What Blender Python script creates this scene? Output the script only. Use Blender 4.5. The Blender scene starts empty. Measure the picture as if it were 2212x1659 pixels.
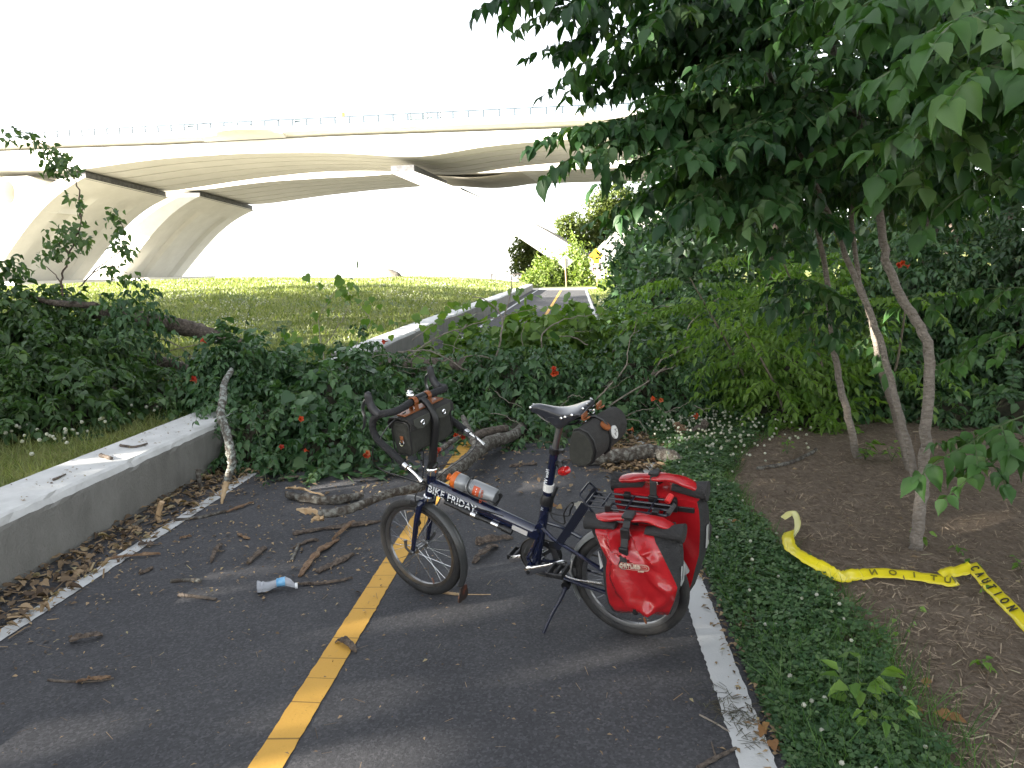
import bpy, math, random
import numpy as np
from mathutils import Vector, Matrix
S = bpy.context.scene
COL = S.collection

# ------------------------------------------------------------------ camera
CX, CY, F, ROLL, EYE = 1106.0, 829.5, 1650.0, math.radians(1.2), 1.55   # photo measured on a 2212 x 1659 grid
_c, _s = math.cos(ROLL), math.sin(ROLL)
_x, _y = 1246 - CX, -(572 - CY)                    # where the path vanishes
_xr, _yr = _x*_c + _y*_s, _y*_c - _x*_s
_d = np.array([_xr, _yr, F]); _d /= np.linalg.norm(_d)
YAW, PIT = math.asin(_d[0]), math.atan2(_d[1], _d[2])
FW = np.array([-math.sin(YAW)*math.cos(PIT), math.cos(YAW)*math.cos(PIT), -math.sin(PIT)])
R0 = np.array([math.cos(YAW), math.sin(YAW), 0.0]); U0 = np.cross(R0, FW)
RT = R0*_c - U0*_s; UP = U0*_c + R0*_s
EYEP = np.array([0, 0, EYE])
cam = bpy.data.cameras.new('camera'); cam.sensor_width = 36; cam.lens = F/2212*36
cam.clip_start = 0.05; cam.clip_end = 6000
camo = bpy.data.objects.new('camera', cam); COL.objects.link(camo); S.camera = camo
camo.matrix_world = Matrix(((RT[0], UP[0], -FW[0], 0), (RT[1], UP[1], -FW[1], 0), (RT[2], UP[2], -FW[2], EYE), (0, 0, 0, 1)))

# ------------------------------------------------------------------ light
SUN_EL, SUN_AZ = math.radians(19), math.radians(205)     # azimuth of the sun as a math angle from +X: left and a little behind
SKY = 0.07
w = bpy.data.worlds.new('World'); S.world = w; w.use_nodes = True
nt = w.node_tree; bg = nt.nodes['Background']
sky = nt.nodes.new('ShaderNodeTexSky'); sky.sky_type = 'NISHITA'; sky.sun_disc = False
sky.sun_elevation = SUN_EL; sky.sun_rotation = math.pi/2 - SUN_AZ
sky.air_density = 1.0; sky.dust_density = 0.5; sky.ozone_density = 1.0
hsv = nt.nodes.new('ShaderNodeHueSaturation'); hsv.inputs['Saturation'].default_value = 0.22
nt.links.new(sky.outputs[0], hsv.inputs['Color']); nt.links.new(hsv.outputs[0], bg.inputs['Color'])
bg.inputs['Strength'].default_value = SKY
sl = bpy.data.lights.new('sun', 'SUN'); sl.energy = 4.6; sl.angle = math.radians(0.5); sl.color = (1.0, 0.92, 0.80)
so = bpy.data.objects.new('sun', sl); COL.objects.link(so)
sd = Vector((math.cos(SUN_AZ)*math.cos(SUN_EL), math.sin(SUN_AZ)*math.cos(SUN_EL), math.sin(SUN_EL)))
so.rotation_euler = sd.to_track_quat('Z', 'Y').to_euler()
vs = S.view_settings; vs.view_transform = 'Standard'; vs.look = 'None'; vs.exposure = 3.15; vs.gamma = 1.0
S.cycles.max_bounces = 6; S.cycles.diffuse_bounces = 3; S.cycles.glossy_bounces = 3; S.cycles.transmission_bounces = 4
S.cycles.transparent_max_bounces = 6; S.cycles.caustics_reflective = False; S.cycles.caustics_refractive = False

rnd = random.Random(7); RG = np.random.default_rng(11)
def ray(x, y): return FW + RT*(x-CX)/F - UP*(y-CY)/F
def G(x, y, z=0.0):
    d = ray(x, y); return EYEP + d*((z-EYE)/d[2])
def at(x, y, Y):
    d = ray(x, y); return EYEP + d*(Y/d[1])
def nrm(v):
    v = np.asarray(v, float); n = np.linalg.norm(v, axis=-1, keepdims=True); return v/np.maximum(n, 1e-9)

# ------------------------------------------------------------------ materials
MATS = {}
def mat(name, col, rough=0.6, metal=0.0, col2=None, ns=8.0, amt=1.0, bump=0.0, bs=40.0, detail=5, coat=0.0, stretch=None, spec=None, lo=0.35, hi=0.65):
    if name in MATS: return MATS[name]
    m = bpy.data.materials.new(name); m.use_nodes = True; t = m.node_tree; b = t.nodes['Principled BSDF']
    b.inputs['Base Color'].default_value = (*col, 1); b.inputs['Roughness'].default_value = rough; b.inputs['Metallic'].default_value = metal
    if coat: b.inputs['Coat Weight'].default_value = coat; b.inputs['Coat Roughness'].default_value = 0.1
    if spec is not None: b.inputs['Specular IOR Level'].default_value = spec
    if col2 is not None or bump:
        tc = t.nodes.new('ShaderNodeTexCoord'); src = tc.outputs['Object']
        if stretch:
            mp = t.nodes.new('ShaderNodeMapping'); mp.inputs['Scale'].default_value = stretch
            t.links.new(src, mp.inputs['Vector']); src = mp.outputs[0]
    if col2 is not None:
        n = t.nodes.new('ShaderNodeTexNoise'); n.inputs['Scale'].default_value = ns; n.inputs['Detail'].default_value = detail; n.inputs['Roughness'].default_value = 0.62
        t.links.new(src, n.inputs['Vector'])
        r = t.nodes.new('ShaderNodeValToRGB'); r.color_ramp.elements[0].position = lo; r.color_ramp.elements[1].position = hi
        r.color_ramp.elements[0].color = (*col, 1); r.color_ramp.elements[1].color = (*col2, 1)
        t.links.new(n.outputs[0], r.inputs[0]); t.links.new(r.outputs[0], b.inputs['Base Color'])
    if bump:
        n2 = t.nodes.new('ShaderNodeTexNoise'); n2.inputs['Scale'].default_value = bs; n2.inputs['Detail'].default_value = 6
        t.links.new(src, n2.inputs['Vector'])
        bp = t.nodes.new('ShaderNodeBump'); bp.inputs['Strength'].default_value = bump; bp.inputs['Distance'].default_value = 0.02
        t.links.new(n2.outputs[0], bp.inputs['Height']); t.links.new(bp.outputs[0], b.inputs['Normal'])
    MATS[name] = m; return m

def leafmat(name, a, b_, trans=0.35, rough=0.42, tcol=None):
    if name in MATS: return MATS[name]
    m = bpy.data.materials.new(name); m.use_nodes = True; t = m.node_tree; b = t.nodes['Principled BSDF']; out = t.nodes['Material Output']
    at_ = t.nodes.new('ShaderNodeAttribute'); at_.attribute_name = 'rnd'
    r = t.nodes.new('ShaderNodeValToRGB'); r.color_ramp.elements[0].color = (*a, 1); r.color_ramp.elements[1].color = (*b_, 1); r.color_ramp.elements[1].position = .86
    e_ = r.color_ramp.elements.new(.97); e_.color = (*[c*.7+p_*.3 for c, p_ in zip(b_, (.20, .27, .13))], 1)
    t.links.new(at_.outputs['Fac'], r.inputs[0]); t.links.new(r.outputs[0], b.inputs['Base Color'])
    b.inputs['Roughness'].default_value = rough; b.inputs['Specular IOR Level'].default_value = 0.4
    tl = t.nodes.new('ShaderNodeBsdfTranslucent')
    mx = t.nodes.new('ShaderNodeMix'); mx.data_type = 'RGBA'; mx.blend_type = 'MULTIPLY'; mx.inputs['Factor'].default_value = 1.0
    t.links.new(r.outputs[0], mx.inputs['A']); mx.inputs['B'].default_value = (*(tcol or (1.5, 1.6, 0.5)), 1)
    t.links.new(mx.outputs['Result'], tl.inputs['Color'])
    ms = t.nodes.new('ShaderNodeMixShader'); ms.inputs[0].default_value = trans
    t.links.new(b.outputs[0], ms.inputs[1]); t.links.new(tl.outputs[0], ms.inputs[2]); t.links.new(ms.outputs[0], out.inputs['Surface'])
    MATS[name] = m; return m

# ------------------------------------------------------------------ objects
def tag(o, label=None, cat=None, group=None, kind=None):
    if label: o['label'] = label
    if cat: o['category'] = cat
    if group: o['group'] = group
    if kind: o['kind'] = kind
    return o
def empty(name, loc, label, cat, group=None, mtx=None):
    o = bpy.data.objects.new(name, None); o.empty_display_size = 0.1; COL.objects.link(o)
    if mtx is not None: o.matrix_world = mtx
    else: o.location = tuple(loc)
    return tag(o, label, cat, group)
def copy_tree(o, parent=None):
    c = o.copy(); COL.objects.link(c); c.parent = parent
    for ch in list(o.children): copy_tree(ch, c)
    return c

class MB:
    """collects shapes and links them as one mesh"""
    def __init__(s): s.v = []; s.f = []; s.mi = []; s.cur = 0
    def raw(s, V, Fs):
        k = len(s.v); s.v.extend([tuple(map(float, p)) for p in V])
        for f in Fs: s.f.append(tuple(i+k for i in f)); s.mi.append(s.cur)
        return s
    def tube(s, P, r, n=8, cap=True, flat=None, closed=False):
        P = np.array(P, float); m = len(P); r = np.broadcast_to(np.array(r, float), (m,))
        T = np.empty_like(P)
        T[1:-1] = P[2:]-P[:-2]; T[0] = P[1]-P[0]; T[-1] = P[-1]-P[-2]
        if closed: T[0] = T[-1] = P[1]-P[-1]
        T = nrm(T); a = np.array([0, 0, 1.0]) if abs(T[0][2]) < .9 else np.array([1.0, 0, 0])
        u = nrm(np.cross(T[0], a)); V = []
        th = np.arange(n)*2*math.pi/n
        for i in range(m):
            u = nrm(u - T[i]*np.dot(u, T[i])); w_ = np.cross(T[i], u)
            fa, fb = flat if flat else (1, 1)
            for q in th: V.append(P[i] + r[i]*(fa*math.cos(q)*u + fb*math.sin(q)*w_))
        Fs = []
        mm = m if closed else m-1
        for i in range(mm):
            for j in range(n):
                a_, b_ = i*n+j, i*n+(j+1) % n; i2 = ((i+1) % m)*n
                Fs.append((a_, b_, i2+(j+1) % n, i2+j))
        if cap and not closed: Fs.append(tuple(range(n-1, -1, -1))); Fs.append(tuple(range((m-1)*n, m*n)))
        return s.raw(V, Fs)
    def box(s, c, d, M=None):
        V = [np.array([x*d[0]/2, y*d[1]/2, z*d[2]/2]) for x in (-1, 1) for y in (-1, 1) for z in (-1, 1)]
        if M is not None: V = [M @ v for v in V]
        return s.raw([v+np.array(c) for v in V], [(0, 1, 3, 2), (4, 6, 7, 5), (0, 4, 5, 1), (2, 3, 7, 6), (0, 2, 6, 4), (1, 5, 7, 3)])
    def prism(s, A, B):
        n = len(A)
        return s.raw(list(A)+list(B), [tuple(range(n-1, -1, -1)), tuple(range(n, 2*n))]+[(i, (i+1) % n, n+(i+1) % n, n+i) for i in range(n)])
    def loft(s, rings, cap=True, closed=True):
        n = len(rings[0]); V = [p for r in rings for p in r]; Fs = []
        for i in range(len(rings)-1):
            for j in range(n if closed else n-1): Fs.append((i*n+j, i*n+(j+1) % n, (i+1)*n+(j+1) % n, (i+1)*n+j))
        if cap: Fs.append(tuple(range(n-1, -1, -1))); Fs.append(tuple(range((len(rings)-1)*n, len(rings)*n)))
        return s.raw(V, Fs)
    def lathe(s, prof, o, ax, n=20):
        ax = nrm(ax); a = np.array([0, 0, 1.0]) if abs(ax[2]) < .9 else np.array([1.0, 0, 0])
        u = nrm(np.cross(ax, a)); v = np.cross(ax, u)
        return s.loft([[np.array(o)+ax*h+r*(math.cos(q)*u+math.sin(q)*v) for q in np.arange(n)*2*math.pi/n] for h, r in prof])
    def torus(s, c, ax, R_, r, n=32, k=8, arc=None, fl=(1, 1)):
        ax = nrm(ax); a = np.array([0, 0, 1.0]) if abs(ax[2]) < .9 else np.array([1.0, 0, 0])
        u = nrm(np.cross(ax, a)); v = np.cross(ax, u)
        q = np.linspace(0, 2*math.pi, n+1)[:-1]; rings = []
        for t in q:
            d = math.cos(t)*u+math.sin(t)*v
            rings.append([np.array(c)+d*(R_+r*fl[0]*math.cos(p))+ax*r*fl[1]*math.sin(p) for p in np.arange(k)*2*math.pi/k])
        V = [p for g in rings for p in g]
        return s.raw(V, [(i*k+j, i*k+(j+1) % k, ((i+1) % n)*k+(j+1) % k, ((i+1) % n)*k+j) for i in range(n) for j in range(k)])
    def build(s, name, m, parent=None, smooth=True, bevel=0, sub=0, angle=40, **kw):
        me = bpy.data.meshes.new(name); me.from_pydata(s.v, [], s.f)
        for q in (m if isinstance(m, (list, tuple)) else [m]): me.materials.append(q)
        if any(s.mi): me.polygons.foreach_set('material_index', s.mi)
        if smooth:
            me.polygons.foreach_set('use_smooth', [True]*len(s.f))
            try: me.set_sharp_from_angle(angle=math.radians(angle))
            except Exception: pass
        me.update()
        o = bpy.data.objects.new(name, me); COL.objects.link(o)
        if parent is not None: o.parent = parent
        if bevel:
            b = o.modifiers.new('bevel', 'BEVEL'); b.width = bevel; b.segments = 2; b.limit_method = 'ANGLE'
        if sub:
            b = o.modifiers.new('sub', 'SUBSURF'); b.levels = sub; b.render_levels = sub
        return tag(o, **kw)

def leaf_tmpl(st, droop=0.25, fold=0.25):
    """outline stations (a, half width) -> vertices in (along, across, up) and triangles, folded on the midrib"""
    V = [(0, 0, 0)]; T = []
    for a, h in st: V += [(a, -h, fold*h-droop*a*a), (a, 0, -droop*a*a), (a, h, fold*h-droop*a*a)]
    V.append((1, 0, -droop)); n = len(st)
    T += [(0, 2, 1), (0, 3, 2)]
    for i in range(n-1):
        k = 1+3*i
        T += [(k, k+1, k+4), (k, k+4, k+3), (k+1, k+2, k+5), (k+1, k+5, k+4)]
    k = 1+3*(n-1); e = len(V)-1
    T += [(k, k+1, e), (k+1, k+2, e)]
    return np.array(V, float), np.array(T, int)
OVATE = leaf_tmpl([(.12, .34), (.35, .5), (.62, .36), (.82, .13)], .22, .28)
OVATEB = leaf_tmpl([(.12, .32), (.35, .46), (.62, .34), (.82, .12)], .5, .55)
LANCEB = leaf_tmpl([(.18, .4), (.45, .46), (.75, .24)], .45, .6)
OVATE5 = leaf_tmpl([(.3, .5), (.68, .33)], .2, .3)
LANCE = leaf_tmpl([(.18, .42), (.45, .5), (.75, .26)], .22, .3)
RHOMB = (np.array([(0, 0, 0), (.45, -.5, .1), (.45, .5, .1), (1, 0, -.12)], float), np.array([(0, 2, 1), (1, 2, 3)], int))
_h = [(-.02, .0), (-.12, .22), (.0, .45), (.22, .55), (.3, .46), (.48, .5), (.55, .32), (.78, .2), (1.0, 0)]
_hv = [(.25, 0, 0)] + [(a, -b, .16*b-.15*a*a) for a, b in _h] + [(a, b, .16*b-.15*a*a) for a, b in _h[-2:0:-1]]
HEART = (np.array(_hv, float), np.array([(0, 1+(i+1) % 16, 1+i) for i in range(16)], int))
OBOV = (np.array([(0, 0, 0), (.6, -.45, .12), (.95, -.25, .02), (.85, 0, .0), (.95, .25, .02), (.6, .45, .12)], float), np.array([(0, 3, 1), (1, 3, 2), (0, 5, 3), (3, 5, 4)], int))
BLADE = (np.array([(0, -.5, 0), (0, .5, 0), (.5, -.4, .0), (.5, .4, .0), (1, 0, -.25)], float), np.array([(0, 1, 3), (0, 3, 2), (2, 3, 4)], int))
STRIP = (np.array([(0, -.5, 0), (0, .5, 0), (1, -.5, 0), (1, .5, 0)], float), np.array([(0, 1, 3), (0, 3, 2)], int))

class Leaves:
    def __init__(s): s.V = []; s.T = []; s.R = []; s.M = []; s.n = 0
    def add(s, tm, P, D, N, L, W, r=None, mi=0):
        P = np.atleast_2d(P); m = len(P)
        if m == 0: return s
        D = nrm(np.broadcast_to(D, (m, 3))); N = np.broadcast_to(N, (m, 3)); B = nrm(np.cross(N, D)); N = np.cross(D, B)
        L = np.broadcast_to(L, (m,)); W = np.broadcast_to(W, (m,))
        tv, tt = tm; k = len(tv)
        V = P[:, None, :] + (L[:, None]*tv[None, :, 0])[..., None]*D[:, None, :] + (W[:, None]*tv[None, :, 1])[..., None]*B[:, None, :] + (L[:, None]*tv[None, :, 2])[..., None]*N[:, None, :]
        s.V.append(V.reshape(-1, 3)); s.T.append((tt[None]+(np.arange(m)*k)[:, None, None]+s.n).reshape(-1, 3))
        if r is None: r = RG.random(m)
        s.R.append(np.repeat(np.broadcast_to(r, (m,)), k)); s.M.append(np.full(m*len(tt), mi)); s.n += m*k
        return s
    def build(s, name, mats, parent=None, smooth=False, **kw):
        V = np.concatenate(s.V).astype(np.float32); T = np.concatenate(s.T).astype(np.int32); n = len(T)
        me = bpy.data.meshes.new(name); me.vertices.add(len(V)); me.vertices.foreach_set('co', V.ravel())
        me.loops.add(n*3); me.loops.foreach_set('vertex_index', T.ravel())
        me.polygons.add(n); me.polygons.foreach_set('loop_start', np.arange(n, dtype=np.int32)*3)
        me.polygons.foreach_set('material_index', np.concatenate(s.M).astype(np.int32))
        if smooth: me.polygons.foreach_set('use_smooth', np.ones(n, bool))
        a = me.attributes.new('rnd', 'FLOAT', 'POINT'); a.data.foreach_set('value', np.concatenate(s.R).astype(np.float32))
        for m in (mats if isinstance(mats, (list, tuple)) else [mats]): me.materials.append(m)
        me.update(calc_edges=True)
        o = bpy.data.objects.new(name, me); COL.objects.link(o)
        if parent is not None: o.parent = parent
        return tag(o, **kw)
def rv(m, s=1.0): return RG.normal(size=(m, 3))*s
def uni(m, a, b): return RG.uniform(a, b, m)

def text_mesh(txt, size, m, name, M, parent=None, extrude=0.0005, shear=0.0, bold=0.0, spacing=1.0):
    cu = bpy.data.curves.new(name, 'FONT'); cu.body = txt; cu.size = size; cu.align_x = 'CENTER'; cu.align_y = 'CENTER'
    cu.extrude = extrude; cu.shear = shear; cu.offset = bold; cu.space_character = spacing; cu.resolution_u = 3
    o = bpy.data.objects.new(name, cu); COL.objects.link(o)
    dg = bpy.context.evaluated_depsgraph_get(); me = bpy.data.meshes.new_from_object(o.evaluated_get(dg))
    bpy.data.objects.remove(o); bpy.data.curves.remove(cu)
    me.name = name; me.transform(M); me.materials.clear(); me.materials.append(m)
    r = bpy.data.objects.new(name, me); COL.objects.link(r)
    if parent is not None: r.parent = parent
    return r
def frame(o, x, y, z=None):
    x = nrm(x); y = np.asarray(y, float); y = nrm(y-x*np.dot(x, y)); z = np.cross(x, y)
    return Matrix(((x[0], y[0], z[0], o[0]), (x[1], y[1], z[1], o[1]), (x[2], y[2], z[2], o[2]), (0, 0, 0, 1)))
# ------------------------------------------------------------------ setting: terrain, river, path
PX0, PX1 = -2.90, 0.66                       # asphalt from the wall foot to the verge
def smooth(a, b, x): t = np.clip((x-a)/(b-a), 0, 1); return t*t*(3-2*t)
def hgt(x, y):
    x = np.asarray(x, float); y = np.asarray(y, float)
    wob = .03*np.sin(x*.9+1.3)*np.sin(y*.7)+.02*np.sin(x*2.1+y*1.7)
    lawn = .30 + .10*smooth(-3.3, -6, x) + .42*smooth(8, 40, y)*smooth(-2.9, -12, x) + .16*smooth(4, 20, y)*smooth(-20, -3, x) - .14*smooth(16, 45, y)*smooth(-9, -3, x)+wob*.5
    lawn = lawn + .25*smooth(30, 52, y)*smooth(-14, -22, x)*(1-smooth(-24, -40, x))
    lawn = lawn - 4.0*smooth(56, 80, y) - 4.0*smooth(-45, -70, x)
    path = np.full_like(x, -.012)
    right = .0 + .05*smooth(1.2, 3, x) + .5*smooth(3.0, 9, x)+1.5*smooth(9, 30, x) + wob*.4*smooth(.8, 1.6, x)
    far = smooth(53, 58, y)
    h = np.where(x < -3.2, lawn, np.where(x < PX1+.02, path, right))
    k = smooth(-3.35, -3.1, x)
    h = np.where((x >= -3.35) & (x < -3.0), lawn*(1-k)+path*k, h)
    h = np.where((x > -3.1), h*(1-far) + (-.05-.9*smooth(80, 140, y)*(1-smooth(5, 30, x))+.8*smooth(8, 40, x))*far, h)
    return h
xs = np.unique(np.concatenate([np.array([-3000, -1200, -500, -200, -120]), np.linspace(-80, -12, 35), np.linspace(-12, -3.6, 43), [-3.4, -3.3, -3.25, -3.2, -3.15, -3.1, -3.0, -2.9], np.linspace(-2.8, .6, 8), [.66, .68, .72], np.linspace(.8, 4, 33), np.linspace(4.3, 14, 24), np.linspace(16, 80, 17), [150, 500, 1200, 3000]]))
ys = np.unique(np.concatenate([[-3000, -600, -150, -60, -30, -12], np.linspace(-8, 14, 111), np.linspace(14.5, 60, 60), np.linspace(62, 160, 26), [250, 500, 1200, 3000]]))
GXm, GYm = np.meshgrid(xs, ys); Z = hgt(GXm, GYm)
b = MB(); nx = len(xs)
b.raw(np.stack([GXm, GYm, Z], -1).reshape(-1, 3), [(j*nx+i, j*nx+i+1, (j+1)*nx+i+1, (j+1)*nx+i) for j in range(len(ys)-1) for i in range(nx-1)])
gm = bpy.data.materials.new('earth_and_turf'); gm.use_nodes = True; t = gm.node_tree; bs = t.nodes['Principled BSDF']; bs.inputs['Roughness'].default_value = .95; bs.inputs['Specular IOR Level'].default_value = .15
tc = t.nodes.new('ShaderNodeTexCoord'); sp = t.nodes.new('ShaderNodeSeparateXYZ'); t.links.new(tc.outputs['Object'], sp.inputs[0])
def noise(t, src, sc, det=5, rough=.6, st=None):
    if st:
        mp = t.nodes.new('ShaderNodeMapping'); mp.inputs['Scale'].default_value = st; t.links.new(src, mp.inputs['Vector']); src = mp.outputs[0]
    n = t.nodes.new('ShaderNodeTexNoise'); n.inputs['Scale'].default_value = sc; n.inputs['Detail'].default_value = det; n.inputs['Roughness'].default_value = rough
    t.links.new(src, n.inputs['Vector']); return n.outputs[0]
def ramp(t, src, stops):
    r = t.nodes.new('ShaderNodeValToRGB'); e = r.color_ramp.elements
    while len(e) < len(stops): e.new(.5)
    for q, (p, c) in zip(e, stops): q.position = p; q.color = (*c, 1)
    t.links.new(src, r.inputs[0]); return r.outputs[0]
def mixc(t, f, a, b):
    m = t.nodes.new('ShaderNodeMix'); m.data_type = 'RGBA'
    for s_, v in ((m.inputs['Factor'], f), (m.inputs['A'], a), (m.inputs['B'], b)):
        if hasattr(v, 'links'): t.links.new(v, s_)
        else: s_.default_value = v if isinstance(v, float) else (*v, 1)
    return m.outputs['Result']
O = tc.outputs['Object']
grass = ramp(t, noise(t, O, 1.1, 8, .7), [(.3, (.10, .12, .035)), (.5, (.16, .175, .055)), (.7, (.24, .235, .095))])
clov = ramp(t, noise(t, O, .55, 3), [(.5, (0, 0, 0)), (.62, (1, 1, 1))])
grass = mixc(t, clov, grass, ramp(t, noise(t, O, 14, 3), [(.4, (.06, .1, .035)), (.62, (.12, .16, .08))]))
mul = ramp(t, noise(t, O, 38, 8, .75, (1, .35, 1)), [(.3, (.11, .082, .060)), (.5, (.19, .148, .112)), (.72, (.29, .232, .18))])
mul = mixc(t, ramp(t, noise(t, O, 1.7, 4), [(.45, (0, 0, 0)), (.7, (.5, .5, .5))]), mul, (.14, .108, .08))
mr = t.nodes.new('ShaderNodeMapRange'); t.links.new(sp.outputs['X'], mr.inputs['Value']); mr.inputs['From Min'].default_value = -2.9; mr.inputs['From Max'].default_value = -2.7
my = t.nodes.new('ShaderNodeMapRange'); t.links.new(sp.outputs['Y'], my.inputs['Value']); my.inputs['From Min'].default_value = 14; my.inputs['From Max'].default_value = 17
gx = t.nodes.new('ShaderNodeMath'); gx.operation = 'SUBTRACT'; t.links.new(mr.outputs[0], gx.inputs[0]); t.links.new(my.outputs[0], gx.inputs[1]); gx.use_clamp = True
t.links.new(mixc(t, gx.outputs[0], grass, mul), bs.inputs['Base Color'])
bp = t.nodes.new('ShaderNodeBump'); bp.inputs['Strength'].default_value = .9; bp.inputs['Distance'].default_value = .03
t.links.new(noise(t, O, 30, 8, .75), bp.inputs['Height']); t.links.new(bp.outputs[0], bs.inputs['Normal'])
b.build('ground', gm, kind='structure')
# river behind the lawn
wm = mat('river_water', (.26, .25, .20), .25, bump=.15, bs=1.2)
b = MB(); b.raw([(-3000, 62, -1.5), (40, 62, -1.5), (40, 3000, -1.5), (-3000, 3000, -1.5)], [(0, 1, 2, 3)]); b.raw([(-3000, -3000, -1.52), (-45, -3000, -1.52), (-45, 61.9, -1.52), (-3000, 61.9, -1.52)], [(0, 1, 2, 3)])
b.build('river', wm, kind='structure')
# asphalt
am = bpy.data.materials.new('asphalt'); am.use_nodes = True; t = am.node_tree; bs = t.nodes['Principled BSDF']; bs.inputs['Roughness'].default_value = .88; bs.inputs['Specular IOR Level'].default_value = .3
tc = t.nodes.new('ShaderNodeTexCoord'); O = tc.outputs['Object']
vo = t.nodes.new('ShaderNodeTexVoronoi'); vo.inputs['Scale'].default_value = 110; t.links.new(O, vo.inputs['Vector'])
agg = ramp(t, vo.outputs['Color'], [(.1, (.046, .046, .050)), (.6, (.062, .062, .067)), (.95, (.092, .092, .097))])
agg = mixc(t, ramp(t, noise(t, O, 150, 3, .8), [(.62, (0, 0, 0)), (.72, (.45, .45, .45))]), agg, (.02, .02, .022))
big = ramp(t, noise(t, O, 1.3, 4), [(.25, (.74, .74, .76)), (.5, (1, 1, 1)), (.75, (1.2, 1.18, 1.15))])
mm = t.nodes.new('ShaderNodeMix'); mm.data_type = 'RGBA'; mm.blend_type = 'MULTIPLY'; mm.inputs['Factor'].default_value = 1
t.links.new(agg, mm.inputs['A']); t.links.new(big, mm.inputs['B']); t.links.new(mm.outputs['Result'], bs.inputs['Base Color'])
bp = t.nodes.new('ShaderNodeBump'); bp.inputs['Strength'].default_value = .8; bp.inputs['Distance'].default_value = .006
t.links.new(noise(t, O, 95, 5, .75), bp.inputs['Height']); t.links.new(bp.outputs[0], bs.inputs['Normal'])
def strip(name, x0, x1, y0, y1, z, m, seg=1.0, jag=0.0, curve=True):
    Y = np.arange(y0, y1+seg, seg); V = []
    for y in Y:
        j = RG.normal(0, jag, 2) if jag else (0, 0)
        V += [(x0+j[0], y, z), (x1+j[1], y, z)]
    q = MB(); q.raw(V, [(2*i, 2*i+1, 2*i+3, 2*i+2) for i in range(len(Y)-1)])
    return q.build(name, m, kind='structure', smooth=False)
strip('path', PX0, PX1, -6, 54, 0, am)
b = MB(); b.raw([(-2.9, 49.6, .004), (.66, 47.8, .004), (14, 50.8, .004), (14, 54.4, .004), (.3, 52.2, .004), (-4.2, 54.2, .004)], [(0, 1, 2, 3, 4, 5)])
b.build('cross_path', mat('pale_concrete', (.42, .40, .36), .9, col2=(.52, .5, .46), ns=3), kind='structure', smooth=False)
def paint(name, col, crack):
    m = bpy.data.materials.new(name); m.use_nodes = True; t = m.node_tree; bs = t.nodes['Principled BSDF']; bs.inputs['Roughness'].default_value = .75
    O = t.nodes.new('ShaderNodeTexCoord').outputs['Object']
    c = mixc(t, ramp(t, noise(t, O, 2.2, 6), [(.35, (0, 0, 0)), (.75, (1, 1, 1))]), col, tuple(q*.86 for q in col))
    c = mixc(t, ramp(t, noise(t, O, 75, 3, .7), [(.66, (0, 0, 0)), (.74, (.8, .8, .8))]), c, tuple(q*.35 for q in col))
    c = mixc(t, ramp(t, noise(t, O, 7, 4, .6), [(.62, (0, 0, 0)), (.8, (.55, .55, .55))]), c, tuple(q*.55 for q in col))
    if crack:
        mp = t.nodes.new('ShaderNodeMapping'); mp.inputs['Scale'].default_value = (.2, 1, 1); t.links.new(O, mp.inputs['Vector'])
        wv = t.nodes.new('ShaderNodeTexWave'); wv.bands_direction = 'Y'; wv.inputs['Scale'].default_value = 1.55; wv.inputs['Distortion'].default_value = 9; wv.inputs['Detail'].default_value = 2; wv.inputs['Detail Scale'].default_value = .8
        t.links.new(mp.outputs[0], wv.inputs['Vector'])
        c = mixc(t, ramp(t, wv.outputs['Fac'], [(.0, (.9, .9, .9)), (.004, (0, 0, 0))]), c, tuple(q*.25 for q in col))
    t.links.new(c, bs.inputs['Base Color'])
    bp = t.nodes.new('ShaderNodeBump'); bp.inputs['Strength'].default_value = .5; bp.inputs['Distance'].default_value = .003
    t.links.new(noise(t, O, 90, 4), bp.inputs['Height']); t.links.new(bp.outputs[0], bs.inputs['Normal'])
    return m
wp = paint('white_paint', (.52, .53, .53), False); yp = paint('yellow_paint', (.60, .33, .05), True)
strip('edge_line', -2.565, -2.48, -6, 50, .004, wp, .03, .002)
strip('edge_line', .49, .605, -6, 48.5, .004, wp, .02, .0022)
strip('centre_line', -1.045, -.935, -6, 48, .004, yp, .03, .0015)
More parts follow.
